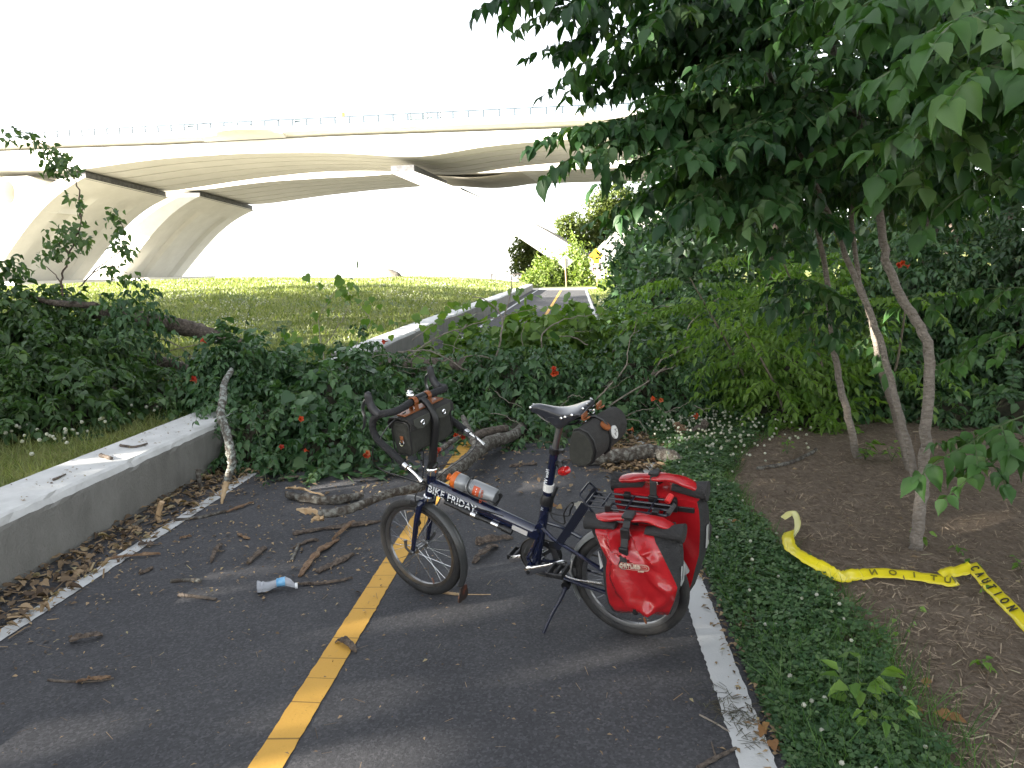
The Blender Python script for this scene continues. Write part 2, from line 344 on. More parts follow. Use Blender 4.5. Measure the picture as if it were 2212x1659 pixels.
# low concrete wall along the left edge: cast sections with a joint between each
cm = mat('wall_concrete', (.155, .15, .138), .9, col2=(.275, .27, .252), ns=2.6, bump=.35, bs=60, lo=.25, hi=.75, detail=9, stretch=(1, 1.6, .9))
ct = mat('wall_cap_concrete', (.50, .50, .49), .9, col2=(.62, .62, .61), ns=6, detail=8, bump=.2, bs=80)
wall = empty('concrete_wall', (-3.07, 4, 0), 'low pale concrete wall in cast sections along the left edge of the path', 'wall')
secs = [(-6, 1.0, .37), (1.02, 6.7, .37), (6.72, 9.9, .40), (9.92, 13.4, .46), (13.42, 17.4, .47), (17.42, 22, .46), (22.02, 27, .44), (27.02, 33, .42), (33.02, 40, .40), (40.02, 50, .36)]
wp0 = np.array([-3.07, 4, 0])
for y0, y1, h in secs:
    q = MB(); prof = [(-2.875, -.1), (-2.862, h-.07), (-2.865, h-.045), (-2.882, h-.012), (-2.9, h), (-3.08, h+.001), (-3.27, h), (-3.285, h-.02), (-3.285, -.1)]
    ny = max(2, int((y1-y0)/(.07 if 2 < y1 < 11 else .6))); rings = []
    for k in range(ny+1):
        yy = y0+(y1-y0)*k/ny; j = RG.normal(0, .0018, (len(prof), 2)); j[0] = j[-1] = 0; j[4:7] *= .25; ch_ = .012 if RG.random() < .05 else 0
        rings.append([np.array([x+j[i, 0]-(ch_ if i in (2, 3) else 0), yy, z+j[i, 1]-(ch_ if i in (2, 3) else 0)])-wp0 for i, (x, z) in enumerate(prof)])
    q.loft(rings)
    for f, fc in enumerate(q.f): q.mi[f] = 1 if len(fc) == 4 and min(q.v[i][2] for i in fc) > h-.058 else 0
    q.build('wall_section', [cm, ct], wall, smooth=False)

# ------------------------------------------------------------------ bridge
Bd = np.array(FW); Bd[2] = 0; Bd = nrm(Bd); Br = np.array([Bd[1], -Bd[0], 0])
def bpt(px, depth): return EYEP*0 + Bd*depth + Br*((px-CX)/F*depth)
pA, pB = bpt(200, 137), bpt(1250, 120)
BU = nrm(pB-pA); BV = np.cross(np.array([0, 0, 1.0]), BU)      # along the deck to the right / away from us
BO = pA.copy()
def BW(u, v, z): return BO + BU*u + BV*v + np.array([0, 0, z])
def Bpix(px, py, v=0.0):
    d = ray(px, py); o = BO+BV*v-EYEP; k = np.dot(o, BV)/np.dot(d, BV); P = EYEP+d*k-BO; return float(P@BU), float(P[2])
def curve(pts, v=0.0):
    q = np.array([Bpix(x, y, v) for x, y in pts]); return q[q[:, 0].argsort()]
par = curve([(-250, 313), (0, 303), (171, 295), (342, 286), (733, 268), (1102, 250.6), (1300, 242), (1700, 224), (2300, 200)])
cor = curve([(-250, 330), (0, 320), (137, 314), (342, 307), (702, 288), (1180, 271), (1700, 248), (2300, 222)])
sof = curve([(-250, 372), (-60, 362), (60, 364), (150, 366), (239, 351.8), (342, 339), (513, 328.5), (684, 326.8), (760, 329.5), (839, 335), (880, 338), (924, 336), (996, 320.6), (1078, 309.5), (1180, 301), (1330, 294), (1480, 296), (1640, 310), (1800, 318), (2300, 300)])
U_ = np.linspace(sof[0, 0], sof[-1, 0], 140)
zpar = np.interp(U_, par[:, 0], par[:, 1]); zcor = np.interp(U_, cor[:, 0], cor[:, 1])
zsof = np.interp(U_, sof[:, 0], sof[:, 1]); zsof = np.convolve(np.pad(zsof, 3, 'edge'), np.ones(7)/7, 'valid')
# level the cross slope: everything is drawn with the deck profile of the near face
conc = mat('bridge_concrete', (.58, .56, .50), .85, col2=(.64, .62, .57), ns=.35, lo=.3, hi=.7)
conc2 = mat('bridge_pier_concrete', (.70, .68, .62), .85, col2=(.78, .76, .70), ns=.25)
conc3 = mat('bridge_sunlit_leg_concrete', (.30, .295, .28), .85, col2=(.36, .35, .335), ns=.25)  # pier concrete darkened so the sunlit right legs stay below white
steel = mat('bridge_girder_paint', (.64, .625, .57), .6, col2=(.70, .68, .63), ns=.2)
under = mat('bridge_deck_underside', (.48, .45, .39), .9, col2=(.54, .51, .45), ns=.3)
railm = mat('railing_steel', (.05, .07, .09), .5)
bridge = empty('bridge', BO, 'long white concrete and steel bridge with arched girders on V shaped piers', 'bridge')
def loc(P): return np.array(P)-BO
def deck(v0, v1, name='deck'):
    q = MB(); rings = []
    for i, u in enumerate(U_):
        zc, zp = zcor[i], zpar[i]
        prof = [(v0+2.2, zc-.25), (v0, zc+.55), (v0, zp), (v0+.35, zp), (v0+.45, zp-.9), (v1-.45, zp-.9), (v1-.35, zp), (v1, zp), (v1, zc+.55), (v1-2.2, zc-.25)]
        rings.append([loc(BW(u, v, z)) for v, z in prof])
    q.loft(rings); q.build(name, conc, bridge, angle=30)
uL_ = Bpix(168, 368)[0]; uM_ = Bpix(640, 330)[0]; uR_ = Bpix(885, 338)[0]-3
def tilt(u, v):           # the haunch over the left pier hangs a little lower on the far side of each deck
    f = (v if v < 33 else v-37.5)/28.0
    return 1.4*f*float(1-smooth(uL_+3, uM_, np.array(u)))
def girder(va, vb):
    q = MB(); rings = []
    for i, u in enumerate(U_):
        lift_ = 1.7*math.exp(-((u-uR_)/15)**2) if va > 33 else 0.0
        za, zb_, zc = zsof[i]-tilt(u, va)+lift_, zsof[i]-tilt(u, vb)+lift_, zcor[i]
        rings.append([loc(BW(u, v, z)) for v, z in [(va-.12, za), (va-.12, za+.12), (va, za+.13), (va, zc-.26), (vb, zc-.26), (vb, zb_+.13), (vb+.12, zb_+.12), (vb+.12, zb_)]])
    q.loft(rings); q.build('girder', steel, bridge, angle=30)
for v0, v1 in ((0, 28.5), (37.5, 66)):
    deck(v0, v1)
    for va in np.linspace(v0+1.4, v1-1.4-4.55, 5): girder(va, va+4.55)
    q = MB(); rings = []
    for i, u in enumerate(U_): rings.append([loc(BW(u, v, z)) for v, z in [(v0+3, zsof[i]+.75), (v1-3, zsof[i]+.75-tilt(u, v1-4)), (v1-3, zsof[i]+.95), (v0+3, zsof[i]+.95)]])
    q.loft(rings); q.build('bracing', under, bridge, angle=30)
# railing: posts and rails on the near parapet
def curve_u(u, arr): return np.interp(u, U_, arr)
q = MB(); u = Bpix(-60, 300)[0]; uend = Bpix(1420, 240)[0]; us = []
q.tube([loc(BW(x, -.28 if False else .17, curve_u(x, zpar)+1.12)) for x in np.linspace(u, uend, 90)], .1, 6)
q.tube([loc(BW(x, .17, curve_u(x, zpar)+.62)) for x in np.linspace(u, uend, 90)], .022, 5)
q.tube([loc(BW(x, .17, curve_u(x, zpar)+.22)) for x in np.linspace(u, uend, 90)], .022, 5)
q.build('rail', railm, bridge)
post = None; step = 2.45; k = 0; x = u
while x < uend:
    p_ = loc(BW(x, .17, curve_u(x, zpar)))
    if post is None:
        q = MB(); q.box((0, 0, .55), (.24, .24, 1.1)); q.box((0, 0, .03), (.3, .3, .08)); q.box((.0, 0, 1.12), (.2, .2, .06)); post = q.build('railing_post', railm, bridge, smooth=False); o = post
    else: o = post.copy(); COL.objects.link(o)
    o.location = tuple(p_); x += step
# bulging lookout over the parapet
q = MB(); rings = []; uc, zc = Bpix(520, 286); hw = Bpix(610, 286)[0]-uc
for f in np.linspace(-1, 1, 33):
    uu = uc+f*hw; d = 2.3*max(0, math.cos(f*math.pi/2))**1.3; zp = curve_u(uu, zpar); zc_ = curve_u(uu, zcor)
    rings.append([loc(BW(uu, a, z)) for a, z in [(1.2, zc_-.15), (.0, zc_+.35), (-d*.55-.02, zc_+.45), (-d-.02, zc_+.9), (-d-.02, zp+.02), (-d+.33, zp+.02), (-d+.4, zp-.4), (1.2, zp-.4)]])
q.loft(rings); q.build('lookout_balcony', conc, bridge, angle=30)
q = MB()
for a, b_ in ((-.95, .95),): q.tube([loc(BW(uc+f*hw, .15-2.3*max(0, math.cos(f*math.pi/2))**1.3, curve_u(uc+f*hw, zpar)+1.15)) for f in np.linspace(a, b_, 25)], .045, 6)
q.build('balcony_rail', railm, bridge)
# V piers: ribbed, curved legs
def leg(inner, sgn, thick, v0, v1, tlt=True):
    """inner: intrados points (u, z) from the top down; sgn +1 when the body lies to the -u side"""
    inner = np.array(inner); q = MB()
    n = 26; tt = np.linspace(0, 1, n); s_ = np.linspace(0, 1, len(inner))
    iu, iz = np.interp(tt, s_, inner[:, 0]), np.interp(tt, s_, inner[:, 1])
    k_ = np.ones(5)/5
    iu = np.convolve(np.pad(iu, 2, 'reflect', reflect_type='odd'), k_, 'valid'); iz = np.convolve(np.pad(iz, 2, 'reflect', reflect_type='odd'), k_, 'valid')
    W_ = v1-v0
    bands = [(0, .16, 0), (.16, .21, 1), (.21, .36, 2), (.36, .41, 1), (.41, .59, 0), (.59, .64, 1), (.64, .79, 2), (.79, .84, 1), (.84, 1, 0)]
    vs_ = [v0+W_*b_ for b_ in (0, .16, .20, .34, .38, .62, .66, .80, .84, 1)]
    dp = [0, 0, 1, 1, 0, 0, 1, 1, 0, 0]
    rings = []
    for i in range(n):
        ramp_ = min(1, max(0, (i-3)/2))
        rec = [sgn*1.15*d*ramp_ for d in dp]; tz = lambda v: (1.4*((v if v < 33 else v-37.5)/28.0)*(1-tt[i]) if tlt else 0)+.95*(1-tt[i])**3
        front = [loc(BW(iu[i]-r-.055*v, v, iz[i]-tz(v))) for r, v in zip(rec, vs_)]
        th = thick*(.75+.5*tt[i])
        back = [loc(BW(iu[i]-sgn*th-.055*v, v, iz[i]-tz(v))) for v in (v1, v0)]
        rings.append(front+back)
    q.loft(rings)
    return q
iL = [Bpix(x, y, 0) for x, y in [(168, 368), (120, 404), (78, 446), (40, 494), (5, 545), (-40, 612)]]
for v0, v1, du in ((1.5, 27, 0), (39, 65.2, 0.0)):
    leg([(a+du, z) for a, z in iL], 1, 6.5, v0, v1).build('pier_leg', conc2, bridge, angle=25)
# panel with a round opening beside the left legs
q = MB(); cu, czz = Bpix(-14, 413); r_ = 2.55; A = []; n = 28
u0, z0 = iL[0]
ring = [(cu+r_*math.cos(t_), czz+r_*math.sin(t_)) for t_ in np.linspace(0, 2*math.pi, n+1)[:-1]]
def sq(t_):
    c_, s_ = math.cos(t_), math.sin(t_); hi = min(((u0-9.8-cu)/c_ if c_ > 1e-6 else 1e9), ((cu-9-cu)/c_ if c_ < -1e-6 else 1e9), ((z0-.2-czz)/s_ if s_ > 1e-6 else 1e9), ((z0-6.6-czz)/s_ if s_ < -1e-6 else 1e9)); return (cu+hi*c_, czz+hi*s_)
outr = [sq(t_) for t_ in np.linspace(0, 2*math.pi, n+1)[:-1]]
V = []; Fs = []
for v in (2.0, 12.0):
    V += [loc(BW(a, v, z)) for a, z in ring] + [loc(BW(a, v, z)) for a, z in outr]
for i in range(n):
    j = (i+1) % n
    Fs += [(i, j, n+j, n+i), (2*n+j, 2*n+i, 3*n+i, 3*n+j), (j, i, 2*n+i, 2*n+j), (n+i, n+j, 3*n+j, 3*n+i)]
q.raw(V, Fs); q.build('pier_panel', conc2, bridge, smooth=False)
# right V
iR = [Bpix(x, y, 0) for x, y in [(832, 356), (905, 392), (985, 432), (1060, 474), (1130, 520), (1200, 568), (1225, 590)]]
iR2 = [Bpix(x, y, 0) for x, y in [(1840, 326), (1690, 372), (1560, 420), (1450, 470), (1390, 520), (1345, 590)]]
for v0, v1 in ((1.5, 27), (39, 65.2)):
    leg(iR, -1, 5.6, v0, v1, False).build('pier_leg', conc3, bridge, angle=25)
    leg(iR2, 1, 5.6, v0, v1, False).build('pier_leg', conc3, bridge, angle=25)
bb = MB(); a0, a1 = Bpix(1195, 590)[0], Bpix(1375, 590)[0]
for v0, v1 in ((1.0, 27.5), (38.5, 65.7)): bb.prism([loc(BW(a, v0, z)) for a, z in ((a0, -4), (a1, -4), (a1, 1.6), (a0, 1.6))], [loc(BW(a, v1, z)) for a, z in ((a0, -4), (a1, -4), (a1, 1.6), (a0, 1.6))])
bb.build('pier_base', conc2, bridge, smooth=False)
bb = MB(); a0, a1 = Bpix(-160, 600)[0], Bpix(20, 600)[0]
for v0, v1 in ((1.0, 27.5), (38.5, 65.7)): bb.prism([loc(BW(a, v0, z)) for a, z in ((a0, -4), (a1, -4), (a1, .6), (a0, .6))], [loc(BW(a, v1, z)) for a, z in ((a0, -4), (a1, -4), (a1, .6), (a0, .6))])
bb.build('pier_base', conc2, bridge, smooth=False)
bdm = mat('gap_shade_dark', (.05, .05, .055), .7, col2=(.12, .12, .12), ns=1.5)  # near-black strip for the bearing gap, its shade put into the colour
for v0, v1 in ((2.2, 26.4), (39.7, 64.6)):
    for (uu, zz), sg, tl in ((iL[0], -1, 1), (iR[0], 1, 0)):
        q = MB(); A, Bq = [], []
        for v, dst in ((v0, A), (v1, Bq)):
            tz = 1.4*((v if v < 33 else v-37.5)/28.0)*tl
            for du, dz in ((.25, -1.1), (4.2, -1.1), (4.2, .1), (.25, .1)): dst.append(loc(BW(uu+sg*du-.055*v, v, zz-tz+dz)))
        q.prism(A, Bq); q.build('bearing_gap_shade', bdm, bridge, smooth=False)
# ------------------------------------------------------------------ bicycle: local axes s forward, t to the rider's left, z up
_ln, _ba = math.radians(10.5), math.radians(158.3)
e1 = np.array([math.cos(_ba), math.sin(_ba), 0]); _lf = np.array([-e1[1], e1[0], 0])
e3 = math.cos(_ln)*np.array([0, 0, 1])+math.sin(_ln)*_lf; e2 = np.cross(e3, e1); WR = .2475
BRC = np.array([.21, 3.028, WR*math.cos(_ln)])-e3*WR
BM = Matrix(((e1[0], e2[0], e3[0], BRC[0]), (e1[1], e2[1], e3[1], BRC[1]), (e1[2], e2[2], e3[2], BRC[2]), (0, 0, 0, 1)))
def BL(x, y, t=0.0):
    """photo crop pixel -> bike-local point at lateral offset t"""
    d = ray(756.1+x*.36622, 783.1+y*.36622); o = BRC+e2*t-EYEP; k = (o@e2)/(d@e2); P = EYEP+d*k-BRC
    return np.array([P@e1, t, P@e3])
SA0, SA1 = np.array([.9365, 0, .52]), np.array([.902, 0, .655]); SAX = nrm(SA1-SA0)
SROT = np.array(Matrix.Rotation(math.radians(-8), 3, Vector(SAX)))
class SB(MB):
    """shapes that turn with the handlebar"""
    def build(s, *a, **k):
        s.v = [tuple(SA0+SROT @ (np.array(p)-SA0)) for p in s.v]; return MB.build(s, *a, **k)
def offs(o, M):
    o.data.transform(M); return o
navy = mat('navy_frame_paint', (.004, .007, .026), .2, col2=(.006, .010, .036), ns=20, coat=.6)
black = mat('black_plastic', (.012, .012, .013), .45)
rubber = mat('tyre_rubber', (.013, .013, .014), .75, col2=(.032, .030, .028), ns=18, bump=.3, bs=150)
tape = mat('bar_tape', (.014, .014, .016), .8, bump=.4, bs=140)
alu = mat('polished_alloy', (.62, .62, .63), .22, metal=1)
chrome = mat('chrome', (.75, .75, .76), .1, metal=1)
rimm = mat('grey_rim', (.22, .22, .225), .38, metal=1, col2=(.32, .32, .32), ns=15)
steelm = mat('spoke_steel', (.55, .56, .58), .25, metal=1)
fendm = mat('fender_plastic', (.035, .037, .038), .32, col2=(.06, .06, .058), ns=10)
rfend = mat('grey_fender', (.16, .165, .165), .35)
leather = mat('brown_leather', (.20, .062, .02), .42, col2=(.27, .09, .03), ns=30)
canvas = mat('olive_canvas', (.030, .031, .026), .9, col2=(.043, .043, .036), ns=60, bump=.5, bs=400)
canvd = mat('dark_canvas', (.02, .019, .018), .85, col2=(.03, .028, .026), ns=50, bump=.4, bs=350)
whitem = mat('white_decal', (.72, .74, .76), .5)
redlens = mat('red_lens', (.42, .008, .008), .12, coat=.5)
bike = empty('bicycle', BRC, 'dark blue small wheeled touring bicycle with drop handlebar leaning on its kickstand', 'bicycle', mtx=BM)
def P(name, mb, m, par=None, **k): return mb.build(name, m, par or bike, **k)
V3 = lambda *a: np.array(a, float)
# frame
q = MB()
q.tube([V3(.915, 0, .585), V3(.66, 0, .501), V3(.395, 0, .414)], [.037, .036, .034], 18, flat=(.78, 1))
q.tube([SA0, SA1], .0225, 16)
q.tube([V3(.428, 0, .275), V3(.386, 0, .43), V3(.345, 0, .594)], .0205, 14)
q.tube([V3(.427, -.04, .272), V3(.427, .04, .272)], .024, 16)
q.tube([V3(.345, 0, .594), V3(.285, 0, .826)], .0185, 14)
for s_ in (-1, 1):
    q.tube([V3(.372, s_*.022, .465), V3(.31, s_*.05, .435), V3(.0, s_*.066, .285)], .0085, 8)
    q.tube([V3(.415, s_*.03, .268), V3(.29, s_*.05, .252), V3(.0, s_*.066, .212)], .0085, 8)
    q.prism([V3(.02, s_*.064, .295), V3(-.02, s_*.064, .285), V3(-.018, s_*.064, .205), V3(.018, s_*.064, .205)], [V3(.02, s_*.069, .295), V3(-.02, s_*.069, .285), V3(-.018, s_*.069, .205), V3(.018, s_*.069, .205)])
    q.tube([V3(.345, s_*.012, .545), V3(.40, s_*.02, .455)], .008, 8); q.tube([V3(.40, s_*.018, .40), V3(.455, s_*.02, .30), V3(.43, s_*.02, .262)], .009, 8)
q.tube([V3(.40, -.03, .43), V3(.40, .03, .43)], .018, 12)
q.tube([V3(.375, -.032, .475), V3(.375, .032, .475)], .014, 12)
P('frame', q, navy)
q = MB(); q.lathe([(-.006, .0235), (-.004, .028), (.012, .028), (.016, .0235)], SA0, SAX); P('headset_cup', q, chrome); q = MB(); q.lathe([(-.012, .0235), (-.008, .028), (.008, .0285), (.02, .026), (.028, .0205)], SA1, SAX); P('headset_cup', q, chrome)
q = MB(); q.lathe([(0, .0215), (.004, .0265), (.03, .0262), (.045, .023), (.05, .0205)], V3(.352, 0, .565), (-.26, 0, .966), 18); P('clamp_collar', q, black)
q = MB(); q.lathe([(0, .0215), (.001, .0225), (.034, .0225), (.035, .02)], V3(.336, 0, .632), (-.26, 0, .966), 18); P('reflective_band', q, mat('white_band', (.7, .69, .66), .4))
q = MB(); q.lathe([(0, .0185), (.002, .023), (.022, .023), (.024, .0185)], V3(.291, 0, .806), (-.26, 0, .966), 18); q.box((.262, 0, .818), (.03, .018, .014)); P('seat_clamp', q, black)
q = MB(); q.tube([V3(.286, 0, .82), V3(.253, 0, .935)], .0142, 14); q.tube([V3(.256, -.025, .94), V3(.256, .025, .94)], .013, 10); P('seatpost', q, mat('satin_alloy', (.42, .42, .43), .32, metal=1))
for off_, b_ in ((.0286, 0),):
    mt = frame((.795, off_*1.02, .5435), (-.949, 0, -.315), (-.315, 0, .949)); text_mesh('BIKE FRIDAY.', .052, whitem, 'lettering', mt @ Matrix.Scale(.80, 4, (1, 0, 0)), bike, extrude=.0012, bold=.0008, spacing=1.08)
mt = frame((.3255, .0192, .706), (.25, 0, -.968), (.968, 0, .25)); text_mesh('New W', .021, whitem, 'lettering', mt, bike, extrude=.001)
mt = frame((.36, .0212, .552), (.25, 0, -.968), (.968, 0, .25)); text_mesh('TT', .014, whitem, 'lettering', mt, bike, extrude=.001)
q = MB(); c_ = V3(.475, .0272, .437); x_ = nrm(V3(-.949, 0, -.315)); z_ = nrm(V3(-.315, 0, .949))
q.prism([c_+x_*a*.037+z_*b_*.0115 for a, b_ in ((-1, -1), (1, -1), (1, 1), (-1, 1))], [c_+V3(0, .0016, 0)+x_*a*.037+z_*b_*.0115 for a, b_ in ((-1, -1), (1, -1), (1, 1), (-1, 1))]); P('sticker', q, mat('silver_sticker', (.5, .48, .47), .4))
# wheels
def wheel(c, B, nsp, spin):
    q = B(); q.torus(c, (0, 1, 0), WR-.021, .0215, 72, 14, fl=(1, .98)); ty = q.build('wheel', rubber, bike)
    q = B(); prof = [(-.011, .205), (-.0115, .214), (.0115, .214), (.011, .205), (.006, .192), (-.006, .192)]
    rings = []
    for a in np.linspace(0, 2*math.pi, 73)[:-1]: rings.append([V3(c[0]+r*math.cos(a), c[1]+y, c[2]+r*math.sin(a)) for y, r in prof])
    rings.append(rings[0]); q.loft(rings, cap=False); q.build('rim', rimm, ty)
    q = B(); q.lathe([(-.05, .004), (-.05, .011), (-.034, .011), (-.033, .021), (-.029, .021), (-.026, .012), (.026, .012), (.029, .021), (.033, .021), (.034, .011), (.05, .011), (.05, .004)], c, (0, 1, 0), 20); q.build('hub', rimm, ty)
    for i in range(nsp):
        a = 2*math.pi*i/nsp+spin; sd_ = 1 if i % 2 else -1; off = (1 if (i//2) % 2 else -1)*.9
        q = B(); q.tube([V3(c[0]+.019*math.cos(a+off), c[1]+sd_*.031, c[2]+.019*math.sin(a+off)), V3(c[0]+.194*math.cos(a), c[1]+sd_*.003, c[2]+.194*math.sin(a))], .0011, 5, cap=False); q.build('spoke', steelm, ty)
    q = B(); q.tube([V3(c[0]+.192*math.cos(4.4), c[1], c[2]+.192*math.sin(4.4)), V3(c[0]+.165*math.cos(4.4), c[1], c[2]+.165*math.sin(4.4))], .004, 8); q.build('valve', leather, ty)
    return ty
FC = V3(1.037, 0, WR); wheel(FC, SB, 28, .1)
fb = wheel(V3(0, 0, WR), MB, 28, .3)
q = MB()
for k in range(8): q.lathe([(0, .02), (0, .052-.004*k), (.0025, .052-.004*k), (.0025, .02)], V3(0, -.062+.004*k, WR), (0, 1, 0), 24)
q.lathe([(-.065, .018), (.03-.06, .018)], V3(0, 0, WR), (0, 1, 0), 12); P('cassette', q, mat('greasy_steel', (.12, .12, .12), .4, metal=1), smooth=False)
# fork
q = SB()
for s_ in (-1, 1): q.tube([V3(.948, s_*.03, .515), V3(.957, s_*.05, .502), V3(.985, s_*.053, .42), V3(1.018, s_*.053, .31), V3(1.037, s_*.053, .243)], [.013, .0145, .0135, .0115, .0095], 10)
q.tube([V3(.949, -.045, .513), V3(.949, .045, .513)], .0165, 12); q.tube([V3(.951, 0, .505), SA0], .018, 12); P('fork', q, navy)
q = SB(); q.tube([V3(1.037, -.07, WR), V3(1.037, .07, WR)], .0055, 8); q.lathe([(0, .011), (.012, .011)], V3(1.037, .058, WR), (0, 1, 0), 12); q.tube([V3(1.037, -.064, WR), V3(1.01, -.075, WR+.03), V3(.995, -.072, WR+.055)], [.007, .008, .006], 8); q.tube([V3(1.037, .066, WR), V3(1.05, .08, WR+.03), V3(1.05, .077, WR+.07)], [.006, .006, .008], 8); P('quick_release', q, rimm)
# front fender and its flap
def fender(B, c, R_, a0, a1, w_, dep, n=40, drop=0.0):
    q = B(); rings = []
    for a in np.linspace(a0, a1, n):
        f = (a-a0)/(a1-a0); rr = R_+drop*f*f; rg = []
        for k in np.linspace(-1, 1, 9): rg.append(V3(c[0]+(rr-dep*k*k)*math.cos(a), c[1]+k*w_, c[2]+(rr-dep*k*k)*math.sin(a)))
        for k in np.linspace(1, -1, 9): rg.append(V3(c[0]+(rr-.003-dep*k*k)*math.cos(a), c[1]+k*w_, c[2]+(rr-.003-dep*k*k)*math.sin(a)))
        rings.append(rg)
    q.loft(rings); return q
ff = P('fender', fender(SB, FC, .263, math.radians(82), math.radians(212), .026, .014, drop=.02), fendm)
q = SB(); a = math.radians(212); c0 = FC+V3(.283*math.cos(a), 0, .283*math.sin(a)); d_ = V3(.25, 0, -.968)
rings = []
for f, w_ in ((0, .024), (.25, .027), (.5, .035), (.75, .037), (.92, .028), (1, .012)):
    p = c0+d_*f*.085-V3(.02*math.sin(f*1.5), 0, 0)*.3; rings.append([p+V3(.003, -w_, 0), p+V3(.009, 0, 0), p+V3(.003, w_, 0), p+V3(-.003, w_, 0), p+V3(.002, 0, 0), p+V3(-.003, -w_, 0)])
q.loft(rings); q.build('mud_flap', mat('mud_flap', (.03, .02, .016), .6, col2=(.16, .045, .02), ns=24, lo=.5, hi=.72), ff)
P('fender', fender(MB, V3(0, 0, WR), .268, math.radians(-28), math.radians(158), .028, .016), rfend)
# front brake, reflector block
q = SB()
for s_ in (-1, 1):
    q.tube([V3(.985, s_*.036, .395), V3(.99, s_*.042, .44), V3(.992, s_*.04, .475), V3(.985, s_*.012, .497)], [.008, .008, .006, .004], 8); q.box(V3(.995, s_*.026, .45), V3(.035, .012, .012)); q.tube([V3(.975, s_*.05, .40), V3(1.0, s_*.05, .40)], .008, 8)
P('brake', q, black)
q = SB(); q.box(V3(1.01, .018, .492), V3(.05, .034, .03)); P('front_light', q, black, bevel=.006)
# stem and handlebar
q = SB(); q.tube([V3(.902, 0, .655), V3(.884, 0, .75), V3(.847, 0, .885), V3(.846, 0, .915), V3(.862, 0, .955), V3(.885, 0, .985), V3(.914, 0, 1.0)], [.019, .019, .018, .017, .016, .015, .015], 14); q.tube([V3(.921, -.028, 1.002), V3(.921, .028, 1.002)], .0195, 14)
q.lathe([(0, .019), (.002, .0235), (.03, .0235), (.032, .019)], V3(.898, 0, .675), SAX, 16); P('stem', q, black)
q = SB(); q.tube([V3(.885, .012, .69), V3(.87, .022, .69), V3(.845, .022, .715)], [.005, .006, .004], 8); q.tube([V3(.92, .03, .688), V3(.93, .034, .70), V3(.925, .036, .72)], .006, 8); P('clamp_lever', q, chrome)
def barside(s_):
    return [V3(.921, 0, 1.002), V3(.923, s_*.06, 1.0), V3(.915, s_*.12, .997), V3(.917, s_*.165, .994), V3(.94, s_*.192, .992), V3(.975, s_*.203, .985), V3(1.008, s_*.206, .962), V3(1.022, s_*.207, .925), V3(1.013, s_*.207, .888), V3(.985, s_*.208, .858), V3(.94, s_*.21, .832), V3(.895, s_*.213, .805), V3(.862, s_*.215, .783)]
def spl(Pn, n):
    Pn = np.array(Pn); m = len(Pn); out = []
    for k in range(m-1):
        p0, p1, p2, p3 = Pn[max(k-1, 0)], Pn[k], Pn[k+1], Pn[min(k+2, m-1)]
        for t_ in np.linspace(0, 1, n, endpoint=False): out.append(.5*((2*p1)+(-p0+p2)*t_+(2*p0-5*p1+4*p2-p3)*t_*t_+(-p0+3*p1-3*p2+p3)*t_**3))
    out.append(Pn[-1]); return np.array(out)
q = SB(); Lh = barside(1); Rh = barside(-1); q.tube(spl(Rh[::-1]+Lh[1:], 5), .0125, 12); hb = P('handlebar', q, black)
for s_ in (-1, 1):
    pts = spl(barside(s_)[1:], 6); q = SB(); i = np.arange(len(pts)); q.tube(pts, .0158+.0006*np.sin(i*2.1), 12); q.build('bar_tape', tape, hb)
    q = SB(); q.tube(spl([V3(.972, s_*.203, .982), V3(1.0, s_*.205, 1.0), V3(1.018, s_*.206, 1.03), V3(1.022, s_*.206, 1.062), V3(1.03, s_*.206, 1.08)], 4), np.interp(np.linspace(0, 1, 17), [0, .3, .6, .85, 1], [.019, .02, .0185, .018, .009]), 12, flat=(.85, 1)); h_ = P('brake_hood', q, mat('hood_rubber', (.02, .02, .024), .5))
    q = SB(); q.tube(spl([V3(1.028, s_*.207, 1.055), V3(1.05, s_*.208, 1.035), V3(1.062, s_*.209, 1.0), V3(1.058, s_*.21, .965), V3(1.066, s_*.211, .93), V3(1.078, s_*.212, .908)], 4), np.interp(np.linspace(0, 1, 21), [0, .3, 1], [.006, .008, .0055]), 8, flat=(1.3, .6)); q.build('brake_lever', mat('grey_alloy', (.35, .36, .37), .35, metal=1), h_)
    q = SB(); e_ = V3(.862, s_*.215, .783); q.tube([e_, e_+V3(-.02, 0, -.012)], .0135, 12); q.lathe([(-.008, .012), (.008, .012)], e_+V3(-.022, -s_*.004, -.012), (0, 1, 0), 12); q.tube(spl([e_+V3(-.022, 0, -.012), e_+V3(-.06, s_*.004, -.03), e_+V3(-.1, s_*.006, -.06)], 4), np.interp(np.linspace(0, 1, 9), [0, .6, 1], [.006, .0055, .009]), 8); P('bar_end_shifter', q, alu)
q = SB(); q.lathe([(0, .004), (.006, .018), (.014, .0185), (.024, .014), (.029, .005), (.033, .004), (.034, .001)], V3(.945, .03, 1.012), (.25, 0, .97), 20); bl = P('bell', q, chrome)
q = SB(); q.tube([V3(.921, .03, 1.002), V3(.945, .03, 1.012)], .007, 8); q.build('bell_clamp', black, bl)
cab = mat('cable_black', (.012, .012, .012), .4)
def cable(pts, r=.0026, B=MB): q = B(); q.tube(spl(pts, 6), r, 6); P('cable', q, cab)
cable([BL(330, 290, .09), BL(260, 340, .13), BL(200, 410, .17), BL(165, 480, .2)])
cable([BL(135, 500, .2), BL(140, 590, .19), BL(200, 640, .15), BL(320, 680, .09), BL(455, 725, .03)], .0033)
cable([BL(335, 590, .19), BL(380, 640, .12), BL(430, 690, .05), BL(455, 720, .03), BL(560, 800, .03), BL(900, 905, .03)])
cable([BL(320, 580, .19), BL(360, 630, .14), BL(420, 680, .06), BL(450, 735, .03)])
